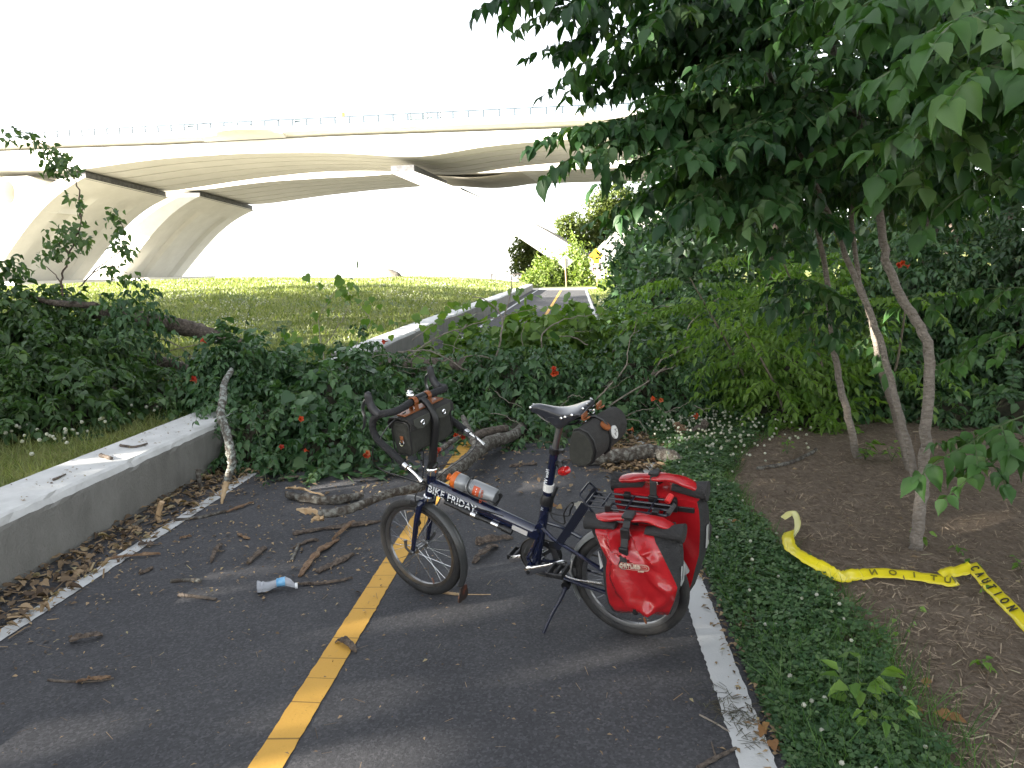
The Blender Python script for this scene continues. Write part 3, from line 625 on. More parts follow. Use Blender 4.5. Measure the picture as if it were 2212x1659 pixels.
cable([BL(720, 400, -.2), BL(745, 470, -.19), BL(700, 540, -.14), BL(560, 640, -.04), BL(500, 700, -.02)])
cable([BL(435, 520, .02), BL(432, 620, .02), BL(425, 760, .0)], .002)
cable([BL(460, 720, .03), BL(420, 735, .03), BL(385, 790, .03), BL(390, 830, .03)], .0026)
# saddle
secs_ = [(.378, 1.004, .006, .016), (.366, 1.016, .019, .034), (.335, 1.018, .022, .04), (.30, 1.011, .026, .052), (.27, 1.006, .033, .07), (.245, 1.004, .043, .082), (.215, 1.007, .057, .062), (.185, 1.016, .072, .045), (.155, 1.026, .082, .034), (.132, 1.03, .082, .026), (.120, 1.022, .078, .018)]
q = MB(); rings = []
for s_, z0, w_, sk in secs_:
    rg = [V3(s_, k*w_*(1 if abs(k) < 1 else 1), z0-.008*abs(k)**2.2) for k in np.linspace(-.93, .93, 9)]
    Lr = [V3(s_, -w_*1.0, z0-.014), V3(s_, -w_*1.0+.002, z0-sk*.6), V3(s_, -w_*.86, z0-sk)]
    rg = Lr[::-1]+rg+[V3(p[0], -p[1], p[2]) for p in Lr]
    rg += [V3(p[0], p[1]*.93, p[2]-(.004 if 2 < i < 12 else 0)+(.002 if not 2 < i < 12 else 0)) for i, p in enumerate(rg)][::-1]
    rings.append(rg)
q.loft(rings); sad = P('saddle', q, mat('black_leather', (.022, .024, .032), .28, col2=(.032, .034, .042), ns=60, coat=.3), sub=1, angle=180)
for s_, t_, z_ in ((.37, .018, 1.006), (.165, .080, 1.012), (.20, .066, .996), (.222, .055, .985), (.145, -.08, 1.022), (.13, .05, 1.03), (.13, -.05, 1.03), (.13, 0, 1.032), (.37, -.018, 1.006)):
    q = MB(); q.lathe([(-.003, .0055), (.001, .0055), (.003, .002)], V3(s_, t_, z_), (0, 1 if t_ > 0 else (-1 if t_ < 0 else 0), .35 if t_ else 1), 10); q.build('rivet', chrome, sad)
q = MB(); n_ = nrm(V3(-.1, .98, .15)); cc = V3(.272, .0335, .962)
V_ = [[cc+n_*.001+V3(a*.026*math.cos(t_), .0, a*.017*math.sin(t_))*1+V3(0, -.3*a*.017*math.sin(t_)*0-.12*a*.026*math.cos(t_)*-1*0, 0) for t_ in np.linspace(0, 2*math.pi, 25)[:-1]] for a in (1, .88)]
q.raw(V_[0]+V_[1]+[p+n_*.003 for p in V_[0]]+[p+n_*.003 for p in V_[1]], [(48+i, 48+(i+1) % 24, 72+(i+1) % 24, 72+i) for i in range(24)]+[(i, 48+i, 48+(i+1) % 24, (i+1) % 24)[::-1] for i in range(24)]); q.build('oval_badge', mat('worn_leather', (.07, .07, .075), .5), sad)
q = MB()
for s_ in (-1, 1): q.tube(spl([V3(.35, s_*.012, .985), V3(.30, s_*.022, .955), V3(.24, s_*.022, .948), V3(.18, s_*.03, .955), V3(.14, s_*.045, .985)], 5), .004, 8)
P('saddle_rail', q, mat('dark_steel', (.1, .1, .1), .3, metal=1))
for s_ in (-1, 1):
    q = MB(); th = np.linspace(0, 6*math.pi, 60); q.tube([V3(.135+.014*math.cos(a), s_*.048+.014*math.sin(a), .97+.045*a/(6*math.pi)) for a in th], .0032, 6); P('saddle_spring', q, chrome)
# drivetrain
q = MB()
for t_, r_ in ((-.046, .092), (-.052, .075)):
    n = 96; rr = [r_+(.003 if i % 2 else -.001) for i in range(n)]
    A = [V3(.427+rr[i]*math.cos(2*math.pi*i/n), t_, .272+rr[i]*math.sin(2*math.pi*i/n)) for i in range(n)]; Bq = [V3(.427+(r_-.016)*math.cos(2*math.pi*i/n), t_, .272+(r_-.016)*math.sin(2*math.pi*i/n)) for i in range(n)]
    o_ = V3(0, .003, 0); q.raw(A+Bq+[p+o_ for p in A]+[p+o_ for p in Bq], [(i, (i+1) % n, n+(i+1) % n, n+i) for i in range(n)]+[(2*n+i, 3*n+i, 3*n+(i+1) % n, 2*n+(i+1) % n) for i in range(n)]+[(i, 2*n+i, 2*n+(i+1) % n, (i+1) % n) for i in range(n)])
for k in range(5):
    a = 2*math.pi*k/5; q.box(V3(.427+.04*math.cos(a), -.052, .272+.04*math.sin(a)), V3(.085, .006, .016), np.array(Matrix.Rotation(-a, 3, 'Y')))
P('chainring', q, mat('worn_alloy', (.25, .25, .25), .35, metal=1), smooth=False)
q = MB(); ch = [V3(.427+.095*math.cos(a), -.045, .272+.095*math.sin(a)) for a in np.linspace(math.radians(95), math.radians(-95), 24)]+[V3(.25, -.045, .19), V3(.06, -.045, .175), V3(0, -.045, .20)]
ch += [V3(-.045*math.cos(a), -.045, WR+.045*math.sin(a)) for a in np.linspace(-.9, 1.4, 8)]+[V3(.2, -.045, .33)]
q.tube(ch, .004, 6, closed=True); P('chain', q, mat('chain_steel', (.06, .055, .05), .45, metal=1))
for s_, end, bb in ((1, V3(.257, .086, .345), V3(.427, .072, .272)), (-1, V3(.592, -.088, .205), V3(.427, -.07, .272))):
    q = MB(); d_ = nrm(end-bb); u_ = nrm(np.cross(d_, (0, 1, 0))); rings = []
    for f, w_ in ((-.1, .009), (-.07, .018), (0, .0205), (.15, .0165), (.5, .0145), (.85, .0145), (1, .0155), (1.06, .012), (1.085, .005)):
        p = bb+(end-bb)*f; th_ = .0065 if 0 < f < 1.0 else .009
        rings.append([p+u_*w_*c_+V3(0, th_*k_, 0) for c_, k_ in ((-1, -.6), (-1, .5), (-.7, 1), (.7, 1), (1, .5), (1, -.6), (.7, -1), (-.7, -1))])
    q.loft(rings); cr = P('crank_arm', q, alu)
    q = MB(); q.lathe([(-.003, .009), (.003, .009)], bb+V3(0, s_*.009, 0), (0, s_, 0), 14); q.build('crank_bolt', black, cr)
    q = MB(); pc_ = end+V3(0, s_*.055, 0)
    for du in (-.03, .03): q.box(pc_+V3(du, 0, 0), V3(.012, .085, .024))
    for dv in (-.04, .04): q.box(pc_+V3(0, dv, 0), V3(.07, .008, .02))
    q.tube([end+V3(0, s_*.008, 0), end+V3(0, s_*.1, 0)], .0095, 10); q.tube([end+V3(0, s_*.012, 0), end+V3(0, s_*.02, 0)], .014, 10); P('pedal', q, black, bevel=.002)
q = MB(); q.tube(spl([V3(.345, -.055, .335), V3(.335, -.06, .29), V3(.345, -.06, .25)], 4), .01, 8); q.box(V3(.35, -.05, .345), V3(.05, .02, .035)); P('front_derailleur', q, black)
q = MB(); q.box(V3(.0, -.082, .2), V3(.05, .022, .03)); q.box(V3(.03, -.06, .145), V3(.022, .01, .085))
for zz in (.18, .11): q.lathe([(-.005, .018), (.005, .018)], V3(.03, -.048, zz), (0, 1, 0), 14)
P('rear_derailleur', q, black, bevel=.002)
q = MB(); q.tube(spl([V3(.32, .045, .30), V3(.26, .06, .27), V3(.2, .062, .262), V3(.1, .066, .268)], 4), [.004]*13, 8); P('chain_guard_rod', q, alu)
# rear brake
q = MB()
for s_ in (-1, 1): q.tube([V3(.235, s_*.045, .245), V3(.245, s_*.047, .29), V3(.24, s_*.03, .33), V3(.24, 0, .335)], [.008, .007, .006, .004], 8); q.box(V3(.232, s_*.03, .28), V3(.014, .014, .04))
P('brake', q, mat('dull_alloy', (.3, .3, .3), .4, metal=1))
# kickstand
q = MB(); q.tube([V3(.285, .01, .235), V3(.27, .045, .228)], .012, 10); q.tube([V3(.27, .035, .22), V3(.268, .06, .218)], .019, 14); P('kickstand_bracket', q, mat('dark_alloy', (.06, .06, .062), .45, metal=1))
q = MB(); q.tube(spl([V3(.27, .052, .21), V3(.285, .075, .17), V3(.32, .12, .10), V3(.345, .158, .036)], 5), np.interp(np.linspace(0, 1, 16), [0, .15, 1], [.0125, .0095, .0075]), 10); P('kickstand', q, mat('blue_black_steel', (.012, .014, .03), .4))
# carrier
rk = mat('rack_black', (.010, .012, .022), .3)
q = MB(); Z_ = .619
for t_ in (-.062, -.02, .02, .062): q.tube([V3(.147, t_, Z_), V3(-.185, t_, Z_)], .0048, 8)
for s_ in (.147, .08, -.02, -.11, -.185): q.tube([V3(s_, -.062, Z_+.0), V3(s_, .062, Z_)], .0046, 8)
for t_ in (-1, 1):
    q.tube(spl([V3(.08, t_*.064, Z_-.085), V3(.12, t_*.064, Z_-.02), V3(.165, t_*.06, Z_+.035), V3(.168, t_*.035, Z_+.046)], 5), .0046, 8)
    q.tube([V3(-.165, t_*.064, Z_), V3(-.02, t_*.072, .29)], .0046, 8)
    w_ = nrm(V3(.835, 0, .55))*.0165; a_, b_ = V3(.296, t_*.052, .395), V3(.147, t_*.064, Z_+.004)
    q.prism([a_-w_, a_+w_, b_+w_, b_-w_], [p+V3(0, t_*.005, 0) for p in (a_-w_, a_+w_, b_+w_, b_-w_)])
q.tube([V3(.168, -.035, Z_+.046), V3(.168, .035, Z_+.046)], .0046, 8); rack = P('carrier_rack', q, rk)
q = MB(); q.tube([V3(-.187, .05, Z_+.002), V3(-.193, -.02, Z_+.004)], [.010, .009], 8); q.build('wrapped_tape', mat('grey_fuzzy_tape', (.07, .07, .072), .95, bump=.8, bs=300), rack)
q = MB(); q.tube([V3(-.165, -.02, Z_+.014), V3(-.175, -.05, Z_+.03)], [.013, .012], 10); q.build('red_strap_end', mat('red_strap', (.55, .02, .02), .5), rack)
# bottle cages
q = MB(); ax = nrm(V3(-.949, 0, -.30)); up_ = nrm(V3(-.30, 0, .949)); o_ = V3(.705, 0, .603)
q.tube(spl([o_+ax*.12-up_*.036, o_+ax*.13-up_*.02+V3(0, .03, 0), o_+ax*.125+V3(0, .04, 0)+up_*.0, o_+ax*.03+V3(0, .041, 0)-up_*.012, o_+ax*-.005+V3(0, .038, 0)+up_*.012, o_-ax*.01+up_*.04+V3(0, .0, 0), o_+ax*-.005+V3(0, -.038, 0)+up_*.012, o_+ax*.03+V3(0, -.041, 0)-up_*.012, o_+ax*.125+V3(0, -.04, 0), o_+ax*.13-up_*.02+V3(0, -.03, 0), o_+ax*.12-up_*.036], 5), .0034, 7)
q.tube([o_+ax*.13-up_*.04, o_-ax*.04-up_*.04], .005, 8); q.tube(spl([o_+ax*.132-up_*.036, o_+ax*.14+up_*.0, o_+ax*.135+up_*.03], 4), .006, 8, flat=(2, .5)); P('bottle_cage', q, black)
q = MB(); q.tube([BL(1222, 735, 0), BL(1195, 800, 0), BL(1180, 880, 0)], .0065, 8); q.tube(spl([BL(1182, 880, .0), BL(1200, 925, .03), BL(1265, 950, .03), BL(1262, 890, .035), BL(1300, 830, .03), BL(1318, 835, 0), BL(1300, 870, -.02), BL(1285, 905, -.03), BL(1190, 890, -.02)], 4), .0034, 7); P('bottle_cage', q, black)
# pump under the main tube
q = MB(); a_, b_ = BL(560, 822, .03), BL(955, 1000, .03); f_ = lambda k: a_+(b_-a_)*k
q.tube([f_(0), f_(.25)], .011, 12); q.tube([f_(.24), f_(.52)], .014, 12); q.tube([f_(.52), f_(.9)], .0105, 12); q.tube([f_(.86), f_(1)], .0145, 12); pu = P('pump', q, black)
q = MB(); q.tube([f_(.40), f_(.47)], .0146, 12); q.tube([f_(.7), f_(.8)], .0112, 12); q.build('metal_band', alu, pu)
# tail light
q = MB(); c_ = V3(.258, .012, .748); q.box(V3(.285, .0, .765), V3(.05, .02, .02)); q.tube([V3(.272, .008, .77), V3(.262, .012, .745)], .012, 10); tl_ = P('tail_light', q, black)
q = MB(); ax_ = nrm(V3(-.5, .25, .3)); q.lathe([(-.03, .006), (-.026, .015), (-.012, .0195), (.012, .0195), (.026, .015), (.03, .006)], V3(.245, .02, .74), ax_, 16); q.build('red_lens', redlens, tl_)

# ------------------------------------------------------------------ things carried by the bicycle
def carried(name, o, label, cat, group=None): return empty(name, (0, 0, 0), label, cat, group, mtx=BM @ Matrix.Translation(Vector(o)))
class OB(MB):
    def __init__(s, o): MB.__init__(s); s.o = np.array(o)
    def build(s, *a, **k):
        s.v = [tuple(np.array(p)-s.o) for p in s.v]; return MB.build(s, *a, **k)
# drinking bottle
o0 = V3(.585, 0, .566); wb = carried('water_bottle', o0, 'silver grey sports bottle with orange cap in the cage on the main tube', 'bottle')
ax = nrm(V3(.949, 0, .30)); q = OB(o0); q.lathe([(0, .02), (.002, .034), (.01, .0365), (.118, .0365), (.128, .034), (.136, .029), (.146, .028), (.153, .033), (.16, .0365), (.195, .0365), (.2, .034)], o0, ax, 28); bo = q.build('body', mat('silver_plastic', (.26, .27, .28), .35, metal=.3), wb)
q = OB(o0); q.lathe([(.196, .0365), (.198, .038), (.216, .038), (.222, .030), (.224, .014), (.236, .013), (.24, .016), (.246, .015), (.248, .006)], o0, ax, 28); q.build('cap', mat('orange_plastic', (.62, .13, .01), .4), wb)
def barrel_patch(q, h0, h1, a0, a1, r=.0369, n=10):
    u = nrm(np.cross(ax, (0, 0, 1.0))); v = np.cross(ax, u)
    A = [o0+ax*h0+r*(math.cos(a)*u+math.sin(a)*v) for a in np.linspace(a0, a1, n)]; Bq = [o0+ax*h1+r*(math.cos(a)*u+math.sin(a)*v) for a in np.linspace(a0, a1, n)]
    q.raw(A+Bq, [(i, i+1, n+i+1, n+i) for i in range(n-1)])
orm = mat('orange_print', (.50, .075, .02), .45)
u_ = nrm(np.cross(ax, (0, 0, 1.0))); sgn_ = math.pi if u_[1] < 0 else 0.0
q = OB(o0); barrel_patch(q, .072, .104, sgn_-.75, sgn_+.9); barrel_patch(q, .03, .072, sgn_+.5 if sgn_ == 0 else sgn_-1.0, sgn_+1.0 if sgn_ == 0 else sgn_-.5); q.build('printed_panel', orm, wb)
q = OB(o0)
for a in (-.55, -.2, .15, .5): barrel_patch(q, .086, .089, sgn_+a, sgn_+a+.18, .0372, 4)
q.build('printed_dashes', whitem, wb, smooth=False)
mt = frame(tuple(ax*.058+V3(0, .0372, .0)), tuple(nrm(V3(-.30, 0, .949))), tuple(-ax)); text_mesh('CENTURY', .0155, orm, 'lettering', mt, wb, extrude=.0012)
q = OB(o0); gm_ = mat('grey_print', (.14, .14, .15), .5)
for k in range(10): barrel_patch(q, .108+.0015*(k % 2), .1095+.0015*(k % 2), sgn_-1.1+.22*k, sgn_-.95+.22*k, .0371, 3)
for h in (.104, .1165): barrel_patch(q, h, h+.001, sgn_-1.3, sgn_+1.3, .0371, 14)
q.build('printed_pattern', gm_, wb, smooth=False)
# handlebar bag
class OS(OB):
    def build(s, *a, **k):
        s.v = [tuple(SA0+SROT @ (np.array(p)-SA0)) for p in s.v]; return OB.build(s, *a, **k)
o0 = V3(.93, 0, .78); hbag = carried('handlebar_bag', o0, 'olive canvas bag with brown leather strap hanging under the handlebar', 'bag')
def rr(cx, cz, w_, h_, r_, n=4):
    out = []
    for sx, sz, a0 in ((1, 1, 0), (-1, 1, 90), (-1, -1, 180), (1, -1, 270)):
        for a in np.linspace(a0, a0+90, n): out.append((cx+sx*(w_/2-r_)+r_*math.cos(math.radians(a)), cz+sz*(h_/2-r_)+r_*math.sin(math.radians(a))))
    return out
q = OS(o0); rings = []
for t_, k in ((-.142, .86), (-.136, .97), (-.12, 1), (-.06, 1.02), (0, 1.03), (.06, 1.02), (.12, 1), (.136, .97), (.142, .86)):
    rings.append([V3(x+.010*math.sin(z*40+t_*25), t_, z+.004*math.sin(t_*30)) for x, z in rr(.925, .862, .105*k, .155*k, .022)])
q.loft(rings); body = q.build('body', canvas, hbag, sub=1, angle=60)
q = OS(o0); rings = []
for t_ in np.linspace(-.147, .147, 13):
    rings.append([V3(x, t_, z+.003*math.sin(t_*40)) for x, z in [(.865, .905), (.862, .935), (.875, .947), (.925, .953), (.975, .947), (.988, .93), (.985, .90), (.992, .93), (.977, .953), (.925, .958), (.872, .953), (.856, .937), (.861, .905)]])
q.loft(rings); q.build('lid', canvd, hbag, angle=60)
for t_ in (-.07, .075):
    q = OS(o0); pts = [(-.05, .95), (.05, .95), (.052, .925), (.035, .905), (0, .898), (-.035, .905), (-.052, .925)]
    A = [V3(.8575-(.02 if z > .94 else 0)*0, t_+a, z) for a, z in pts]; q.prism(A, [p+V3(-.004, 0, 0) for p in A]); fl_ = q.build('closing_flap', mat('olive_canvas_light', (.06, .062, .052), .85, bump=.4, bs=350), hbag)
    q = OS(o0); q.torus(V3(.8515, t_, .924), (1, 0, 0), .0095, .0035, 20, 8); q.build('grommet', chrome, fl_)
q = OS(o0); q.loft([[V3(.90, t_, .9585), V3(.945, t_, .9585), V3(.945, t_, .965), V3(.90, t_, .965)] for t_ in np.linspace(-.13, .13, 8)]); st_ = q.build('leather_strip', leather, hbag)
for t_ in (-.1, -.045, .045, .1):
    q = OS(o0); q.lathe([(0, .005), (.002, .005), (.003, .002)], V3(.922, t_, .965), (0, 0, 1), 10); q.build('rivet', chrome, st_)
for t_ in (-.045, .045):
    q = OS(o0); q.loft([[V3(.92+.021*math.cos(a)*k, t_+w_, 1.0+.021*math.sin(a)*k) for k, w_ in ((1, -.011), (1, .011), (.82, .011), (.82, -.011))] for a in np.linspace(0, 2*math.pi, 25)]); q.box(V3(.905, t_, .972), V3(.006, .022, .03)); q.box(V3(.937, t_, .972), V3(.006, .022, .03)); q.build('hanging_strap', leather, hbag)
q = OS(o0); q.box(V3(.92, .145, .86), V3(.018, .006, .03)); lp_ = q.build('side_loop', leather, hbag, bevel=.003)
q = OS(o0); q.torus(V3(.918, .151, .845), (.1, 1, .2), .012, .002, 24, 6); q.build('ring', chrome, lp_)
for t_ in (-.14, .14): q = OS(o0); q.tube([V3(x, t_, z) for x, z in rr(.925, .862, .1, .15, .022)], .0035, 6, closed=True); q.build('piping', black, hbag)
# saddlebag
o0 = V3(.10, 0, .83); sbag = carried('saddle_bag', o0, 'dark canvas barrel bag with round white badge hung behind the saddle', 'bag')
capc = [(1310, 402), (1345, 395), (1392, 418), (1425, 470), (1440, 530), (1428, 590), (1400, 612), (1360, 612), (1318, 600), (1294, 570), (1290, 510), (1298, 450)]
capL = [BL(x, y, .150) for x, y in capc]; cen = np.mean(capL, 0)
q = OB(o0); rings = []
for f, k in ((0, .9), (.03, .98), (.1, 1.0), (.5, 1.03), (.85, .96), (.95, .9), (1, .74)):
    sh = V3(-.058*f, -.275*f, .012*f); rings.append([cen+sh+(p-cen)*k for p in capL])
q.loft(rings); q.build('body', canvd, sbag, sub=1, angle=50)
q = OB(o0); q.prism([cen+(p-cen)*.94+V3(0, .001, 0) for p in capL], [cen+(p-cen)*.9+V3(0, .006, 0) for p in capL]); q.build('end_panel', canvas, sbag, sub=0, angle=50)
q = OB(o0); q.tube([cen+(p-cen)*1.0+V3(-.004, -.012, 0) for p in capL], .004, 6, closed=True); q.build('piping', black, sbag); q = OB(o0); q.tube([cen+(p-cen)*1.05+V3(-.025, -.12, .006) for p in capL[0:7]], .006, 6); q.build('closing_strap', black, sbag)
cr_ = cen+V3(-.031, -.157, .01)
def onback(x, y, dt=0):        # a point on the bag's rear upper face seen at this crop pixel
    t_ = np.interp(x, [1420, 1620], [.11, -.15]); return BL(x, y, t_)
def disc(q, c, n_, a_, b_, th=.004, k=24):
    n_ = nrm(n_); u = nrm(np.cross(n_, (0, 1.0, 0.2))); v = np.cross(n_, u)
    A = [c+u*a_*math.cos(t_)+v*b_*math.sin(t_) for t_ in np.linspace(0, 2*math.pi, k+1)[:-1]]
    q.prism(A, [p+n_*th for p in A])
rearn = V3(-.86, .12, .42)
for (x, y), a_, m_, nm in (((1500, 375), .022, leather, 'leather_patch'), ((1535, 432), .026, mat('white_badge', (.62, .62, .60), .4), 'round_badge')):
    f_, i0, i1, mixf = (.40, 2, 3, .55) if nm == 'leather_patch' else (.53, 3, 4, .55)
    off_ = (capL[i0]*(1-mixf)+capL[i1]*mixf)-cen; rearn = off_+V3(0, .0, 0); p_ = cen+V3(-.058, -.275, .012)*f_+off_*1.03; q = OB(o0); disc(q, p_, rearn, a_, a_, .007); q.build(nm, m_, sbag)
    if nm == 'round_badge':
        q = OB(o0); n_ = nrm(rearn); u = nrm(np.cross(n_, (0, 1.0, .2))); v = np.cross(n_, u); c_ = p_+n_*.0085
        for pts in ([(-.5, .55), (-.3, .1), (-.45, -.2)], [(-.3, .1), (.0, .3), (.1, .55)], [(.05, .05), (.3, -.25), (.15, -.55)], [(.3, -.25), (.55, -.1)]): q.tube([c_+u*a*.026+v*b_*.026 for a, b_ in pts], .0012, 5)
        q.build('badge_drawing', mat('grey_ink', (.2, .18, .17), .6), sbag)
for x, y in ((1395, 330), (1480, 265)):
    p_ = BL(x, y, np.interp(x, [1395, 1480], [.06, -.06])); q = OB(o0); q.box(p_, V3(.03, .018, .006), np.array(Matrix.Rotation(.5, 3, 'Y'))); q.box(p_+V3(.008, 0, .012), V3(.008, .05, .02)); q.build('leather_tab', leather, sbag, bevel=.002)
# panniers
redm = bpy.data.materials.new('red_tarpaulin'); redm.use_nodes = True; _b = redm.node_tree.nodes['Principled BSDF']; _b.inputs['Base Color'].default_value = (.27, .007, .01, 1); _b.inputs['Roughness'].default_value = .26; _b.inputs['Coat Weight'].default_value = .4
t = redm.node_tree; O = t.nodes.new('ShaderNodeTexCoord').outputs['Object']; t.links.new(ramp(t, noise(t, O, 14, 4), [(.3, (.30, .008, .012)), (.7, (.40, .012, .016))]), _b.inputs['Base Color'])
bp = t.nodes.new('ShaderNodeBump'); bp.inputs['Strength'].default_value = .35; bp.inputs['Distance'].default_value = .01; t.links.new(noise(t, O, 16, 3), bp.inputs['Height']); t.links.new(bp.outputs[0], _b.inputs['Normal'])
cord = mat('black_cordura', (.014, .014, .015), .75, col2=(.024, .024, .025), ns=30, bump=.5, bs=260)
web = mat('black_webbing', (.016, .016, .017), .7)
refl = mat('grey_reflector', (.42, .43, .43), .35)
rows = [  # z guide rows: left outline, red left, red right, right outline (crop px), t front, t back of the gusset
    ((1418, 930), (1448, 960), (1790, 1010), (1950, 1015), .135, .085),
    ((1428, 1000), (1446, 1000), (1800, 1057), (1962, 1060), .165, .085),
    ((1476, 1095), (1478, 1085), (1828, 1110), (1968, 1120), .19, .085),
    ((1492, 1170), (1515, 1160), (1854, 1164), (1968, 1180), .2, .085),
    ((1492, 1250), (1508, 1240), (1907, 1271), (1965, 1275), .205, .08),
    ((1505, 1350), (1515, 1345), (1932, 1329), (1945, 1335), .208, .08),
    ((1522, 1420), (1530, 1420), (1915, 1400), (1926, 1400), .205, .08),
    ((1545, 1462), (1562, 1462), (1886, 1470), (1900, 1465), .195, .085),
    ((1565, 1470), (1580, 1474), (1876, 1490), (1890, 1487), .17, .09)]
RID = [((.28, 1.0), (.30, .80), .030, .06), ((.5, .98), (.44, .82), -.010, .07), ((.70, 1.0), (.78, .78), .030, .07), ((.74, .80), (.80, .62), .012, .06), ((.10, .66), (.62, .06), .014, .09), ((.22, .80), (.97, .32), .018, .07), ((.36, .66), (.97, .36), -.010, .05), ((.12, .5), (.34, .26), .016, .08), ((.34, .26), (.66, .14), .014, .08), ((.66, .14), (.95, .28), .010, .08), ((.05, .28), (.35, .24), -.008, .08), ((.55, .20), (.60, .50), -.010, .12)]
def pannier(side, zk, label):
    o0 = V3(-.1, side*.12, .24); e = carried('pannier', o0, label, 'bag', 'red roll top panniers on the rear rack')
    R_ = []
    for lo, rl, rr_, ro, tf, tb in rows: R_.append([BL(*lo, tf-.025), BL(*rl, tf), BL(*rr_, tf), BL(*ro, (tf+tb)/2-.01), BL(*ro, tb)*V3(1, 0, 1)+V3(.012, .068, 0), BL(*lo, tb)*V3(1, 0, 1)+V3(-.01, .068, 0)])
    R_ = np.array(R_); nR = len(R_)
    NV, NU = 40, 30; vv = np.linspace(0, nR-1, NV)
    def row(v):
        i = min(int(v), nR-2); f = v-i; return R_[i]*(1-f)+R_[i+1]*f
    def fin(p):
        p = np.array(p); z = .24+(p[2]-.24)*zk; return V3(p[0]-(.04 if side < 0 else 0), side*p[1], z)
    q = OB(o0); rings = []
    for j, v in enumerate(vv):
        r = row(v); y = 1-v/(nR-1); rg = []
        for i in range(NU+1):
            x = i/NU; p = r[1]*(1-x)+r[2]*x; d = .012*math.sin(math.pi*x)*math.sin(math.pi*min(1, y*1.1))
            for (ax0, ay0), (bx, by), h_, w_ in RID:
                vx, vy = bx-ax0, by-ay0; k_ = max(0, min(1, ((x-ax0)*vx+(y-ay0)*vy)/(vx*vx+vy*vy))); ds = math.hypot(x-ax0-k_*vx, (y-ay0-k_*vy)*1.35)
                d += 1.55*h_*max(0, 1-ds/(w_*1.5))
            edge = min(1, x*9, (1-x)*9); rg.append(fin(p+V3(0, d*edge, 0)))
        rg += [fin(r[2]*.6+r[3]*.4-V3(0, .004, 0)), fin(r[3]), fin(r[3]*.5+r[4]*.5), fin(r[4]), fin(r[4]*.5+r[5]*.5), fin(r[5]), fin(r[5]*.5+r[0]*.5), fin(r[0])]
        rings.append(rg)
    q.loft(rings); n = len(rings[0])
    for f, fc in enumerate(q.f):
        if len(fc) == 4:
            c = fc[0] % n; q.mi[f] = 0 if (c < NU or NU+4 <= c < NU+6) else 1
    if side < 0: q.f = [f_[::-1] for f_ in q.f]
    q.build('body', [redm, cord], e, angle=50)
    # rolled closure with folded-in wings
    zt = R_[0].mean(0); q = OB(o0); sL, sR = R_[0][0][0]+.004, R_[0][3][0]-.004
    zl = .607; rings = []
    for s_ in np.linspace(sL, sR, 16):
        w_ = .026+.006*math.sin((s_-sL)*60); zz = zl+.006*math.sin((s_-sL)*22)-.03*max(0, ((s_-(sL+sR)/2)/((sR-sL)/2)))**4*0; dr = .035*(abs((s_-(sL+sR)/2)/((sL-sR)/2)))**5
        rings.append([fin(V3(s_, .105+w_*1.15*math.cos(a), zz-dr+.008+.0135*math.sin(a))) for a in np.linspace(0, 2*math.pi, 13)[:-1]])
    q.loft(rings); q.build('rolled_closure', redm, e, angle=80)
    # black wings
    for s0, s1, dz in ((sL+.010, sL-.115, -.012), (sR-.014, sR+.13, .0)):
        rings = []; q = OB(o0)
        for f in np.linspace(0, 1, 8):
            s_ = s0+(s1-s0)*f; w_ = .038-.018*f; zz = zl-.012
            rings.append([fin(V3(s_, .112+(w_+.006)*math.cos(a)+.012*f, zz-.012*(1-f)+(.034-.022*f)*math.sin(a)-.014*f)) for a in np.linspace(0, 2*math.pi, 13)[:-1]])
        q.loft(rings); q.build('closure_flap', cord, e, angle=80)
    # strap over the top with buckle and ring
    sm = (sL+sR)/2+.012; q = OB(o0); pts = [(.06, .555), (.07, .60), (.085, .632), (.12, .636), (.15, .622), (.172, .598), (.19, .565), (.214, .515), (.22, .488)]
    if side < 0: pts = [(.068, .515), (.068, .565), (.072, .61), (.09, .634), (.125, .636), (.15, .62), (.168, .59), (.185, .55), (.2, .51)]
    rings = []
    for i, (a, z) in enumerate(pts):
        b_ = pts[min(i+1, len(pts)-1)]; c_ = pts[max(i-1, 0)]; nx_, nz_ = b_[1]-c_[1], -(b_[0]-c_[0]); l_ = math.hypot(nx_, nz_); nx_, nz_ = -nx_/l_*.004, -nz_/l_*.004
        if nz_ < 0 and i < 5: nx_, nz_ = -nx_, -nz_
        rings.append([fin(V3(sm+.0135*k, a+dx*nx_, z+dx*nz_)) for k, dx in ((-1, 0), (1, 0), (1, 1), (-1, 1))])
    q.loft(rings); q.build('strap', web, e, smooth=False)
    for c_, d_ in ((( .128, .638), (.044, .05, .012)), ((.184, .588), (.034, .014, .045)), ((.212, .53), (.036, .012, .028))) if side > 0 else (((.064, .545), (.04, .014, .05)), ((.09, .638), (.04, .03, .012))):
        q = OB(o0); q.box(fin(V3(sm, *c_)), V3(*d_)); q.build('buckle', black, e, bevel=.003)
    q = OB(o0); q.torus(fin(V3(sm, .224, .478)), (0, 1, .3), .0165, .0025, 24, 6); q.build('ring', black, e)
    # hooks and mounting rail on the rack side
    raw = lambda p: V3(p[0]-(.04 if side < 0 else 0), side*p[1], p[2])
    q = OB(o0); q.box(raw(V3(-.07, .0645, .585)), V3(.30, .008, .022)); q.build('mounting_rail', black, e, bevel=.002)
    for s_ in (.05, -.14): q = OB(o0); q.box(raw(V3(s_, .06, .60)), V3(.028, .014, .055)); q.box(raw(V3(s_, .055, .628)), V3(.024, .028, .012)); q.build('rack_hook', black, e, bevel=.002)
    q = OB(o0); pr = BL(1955, 1250, .13)
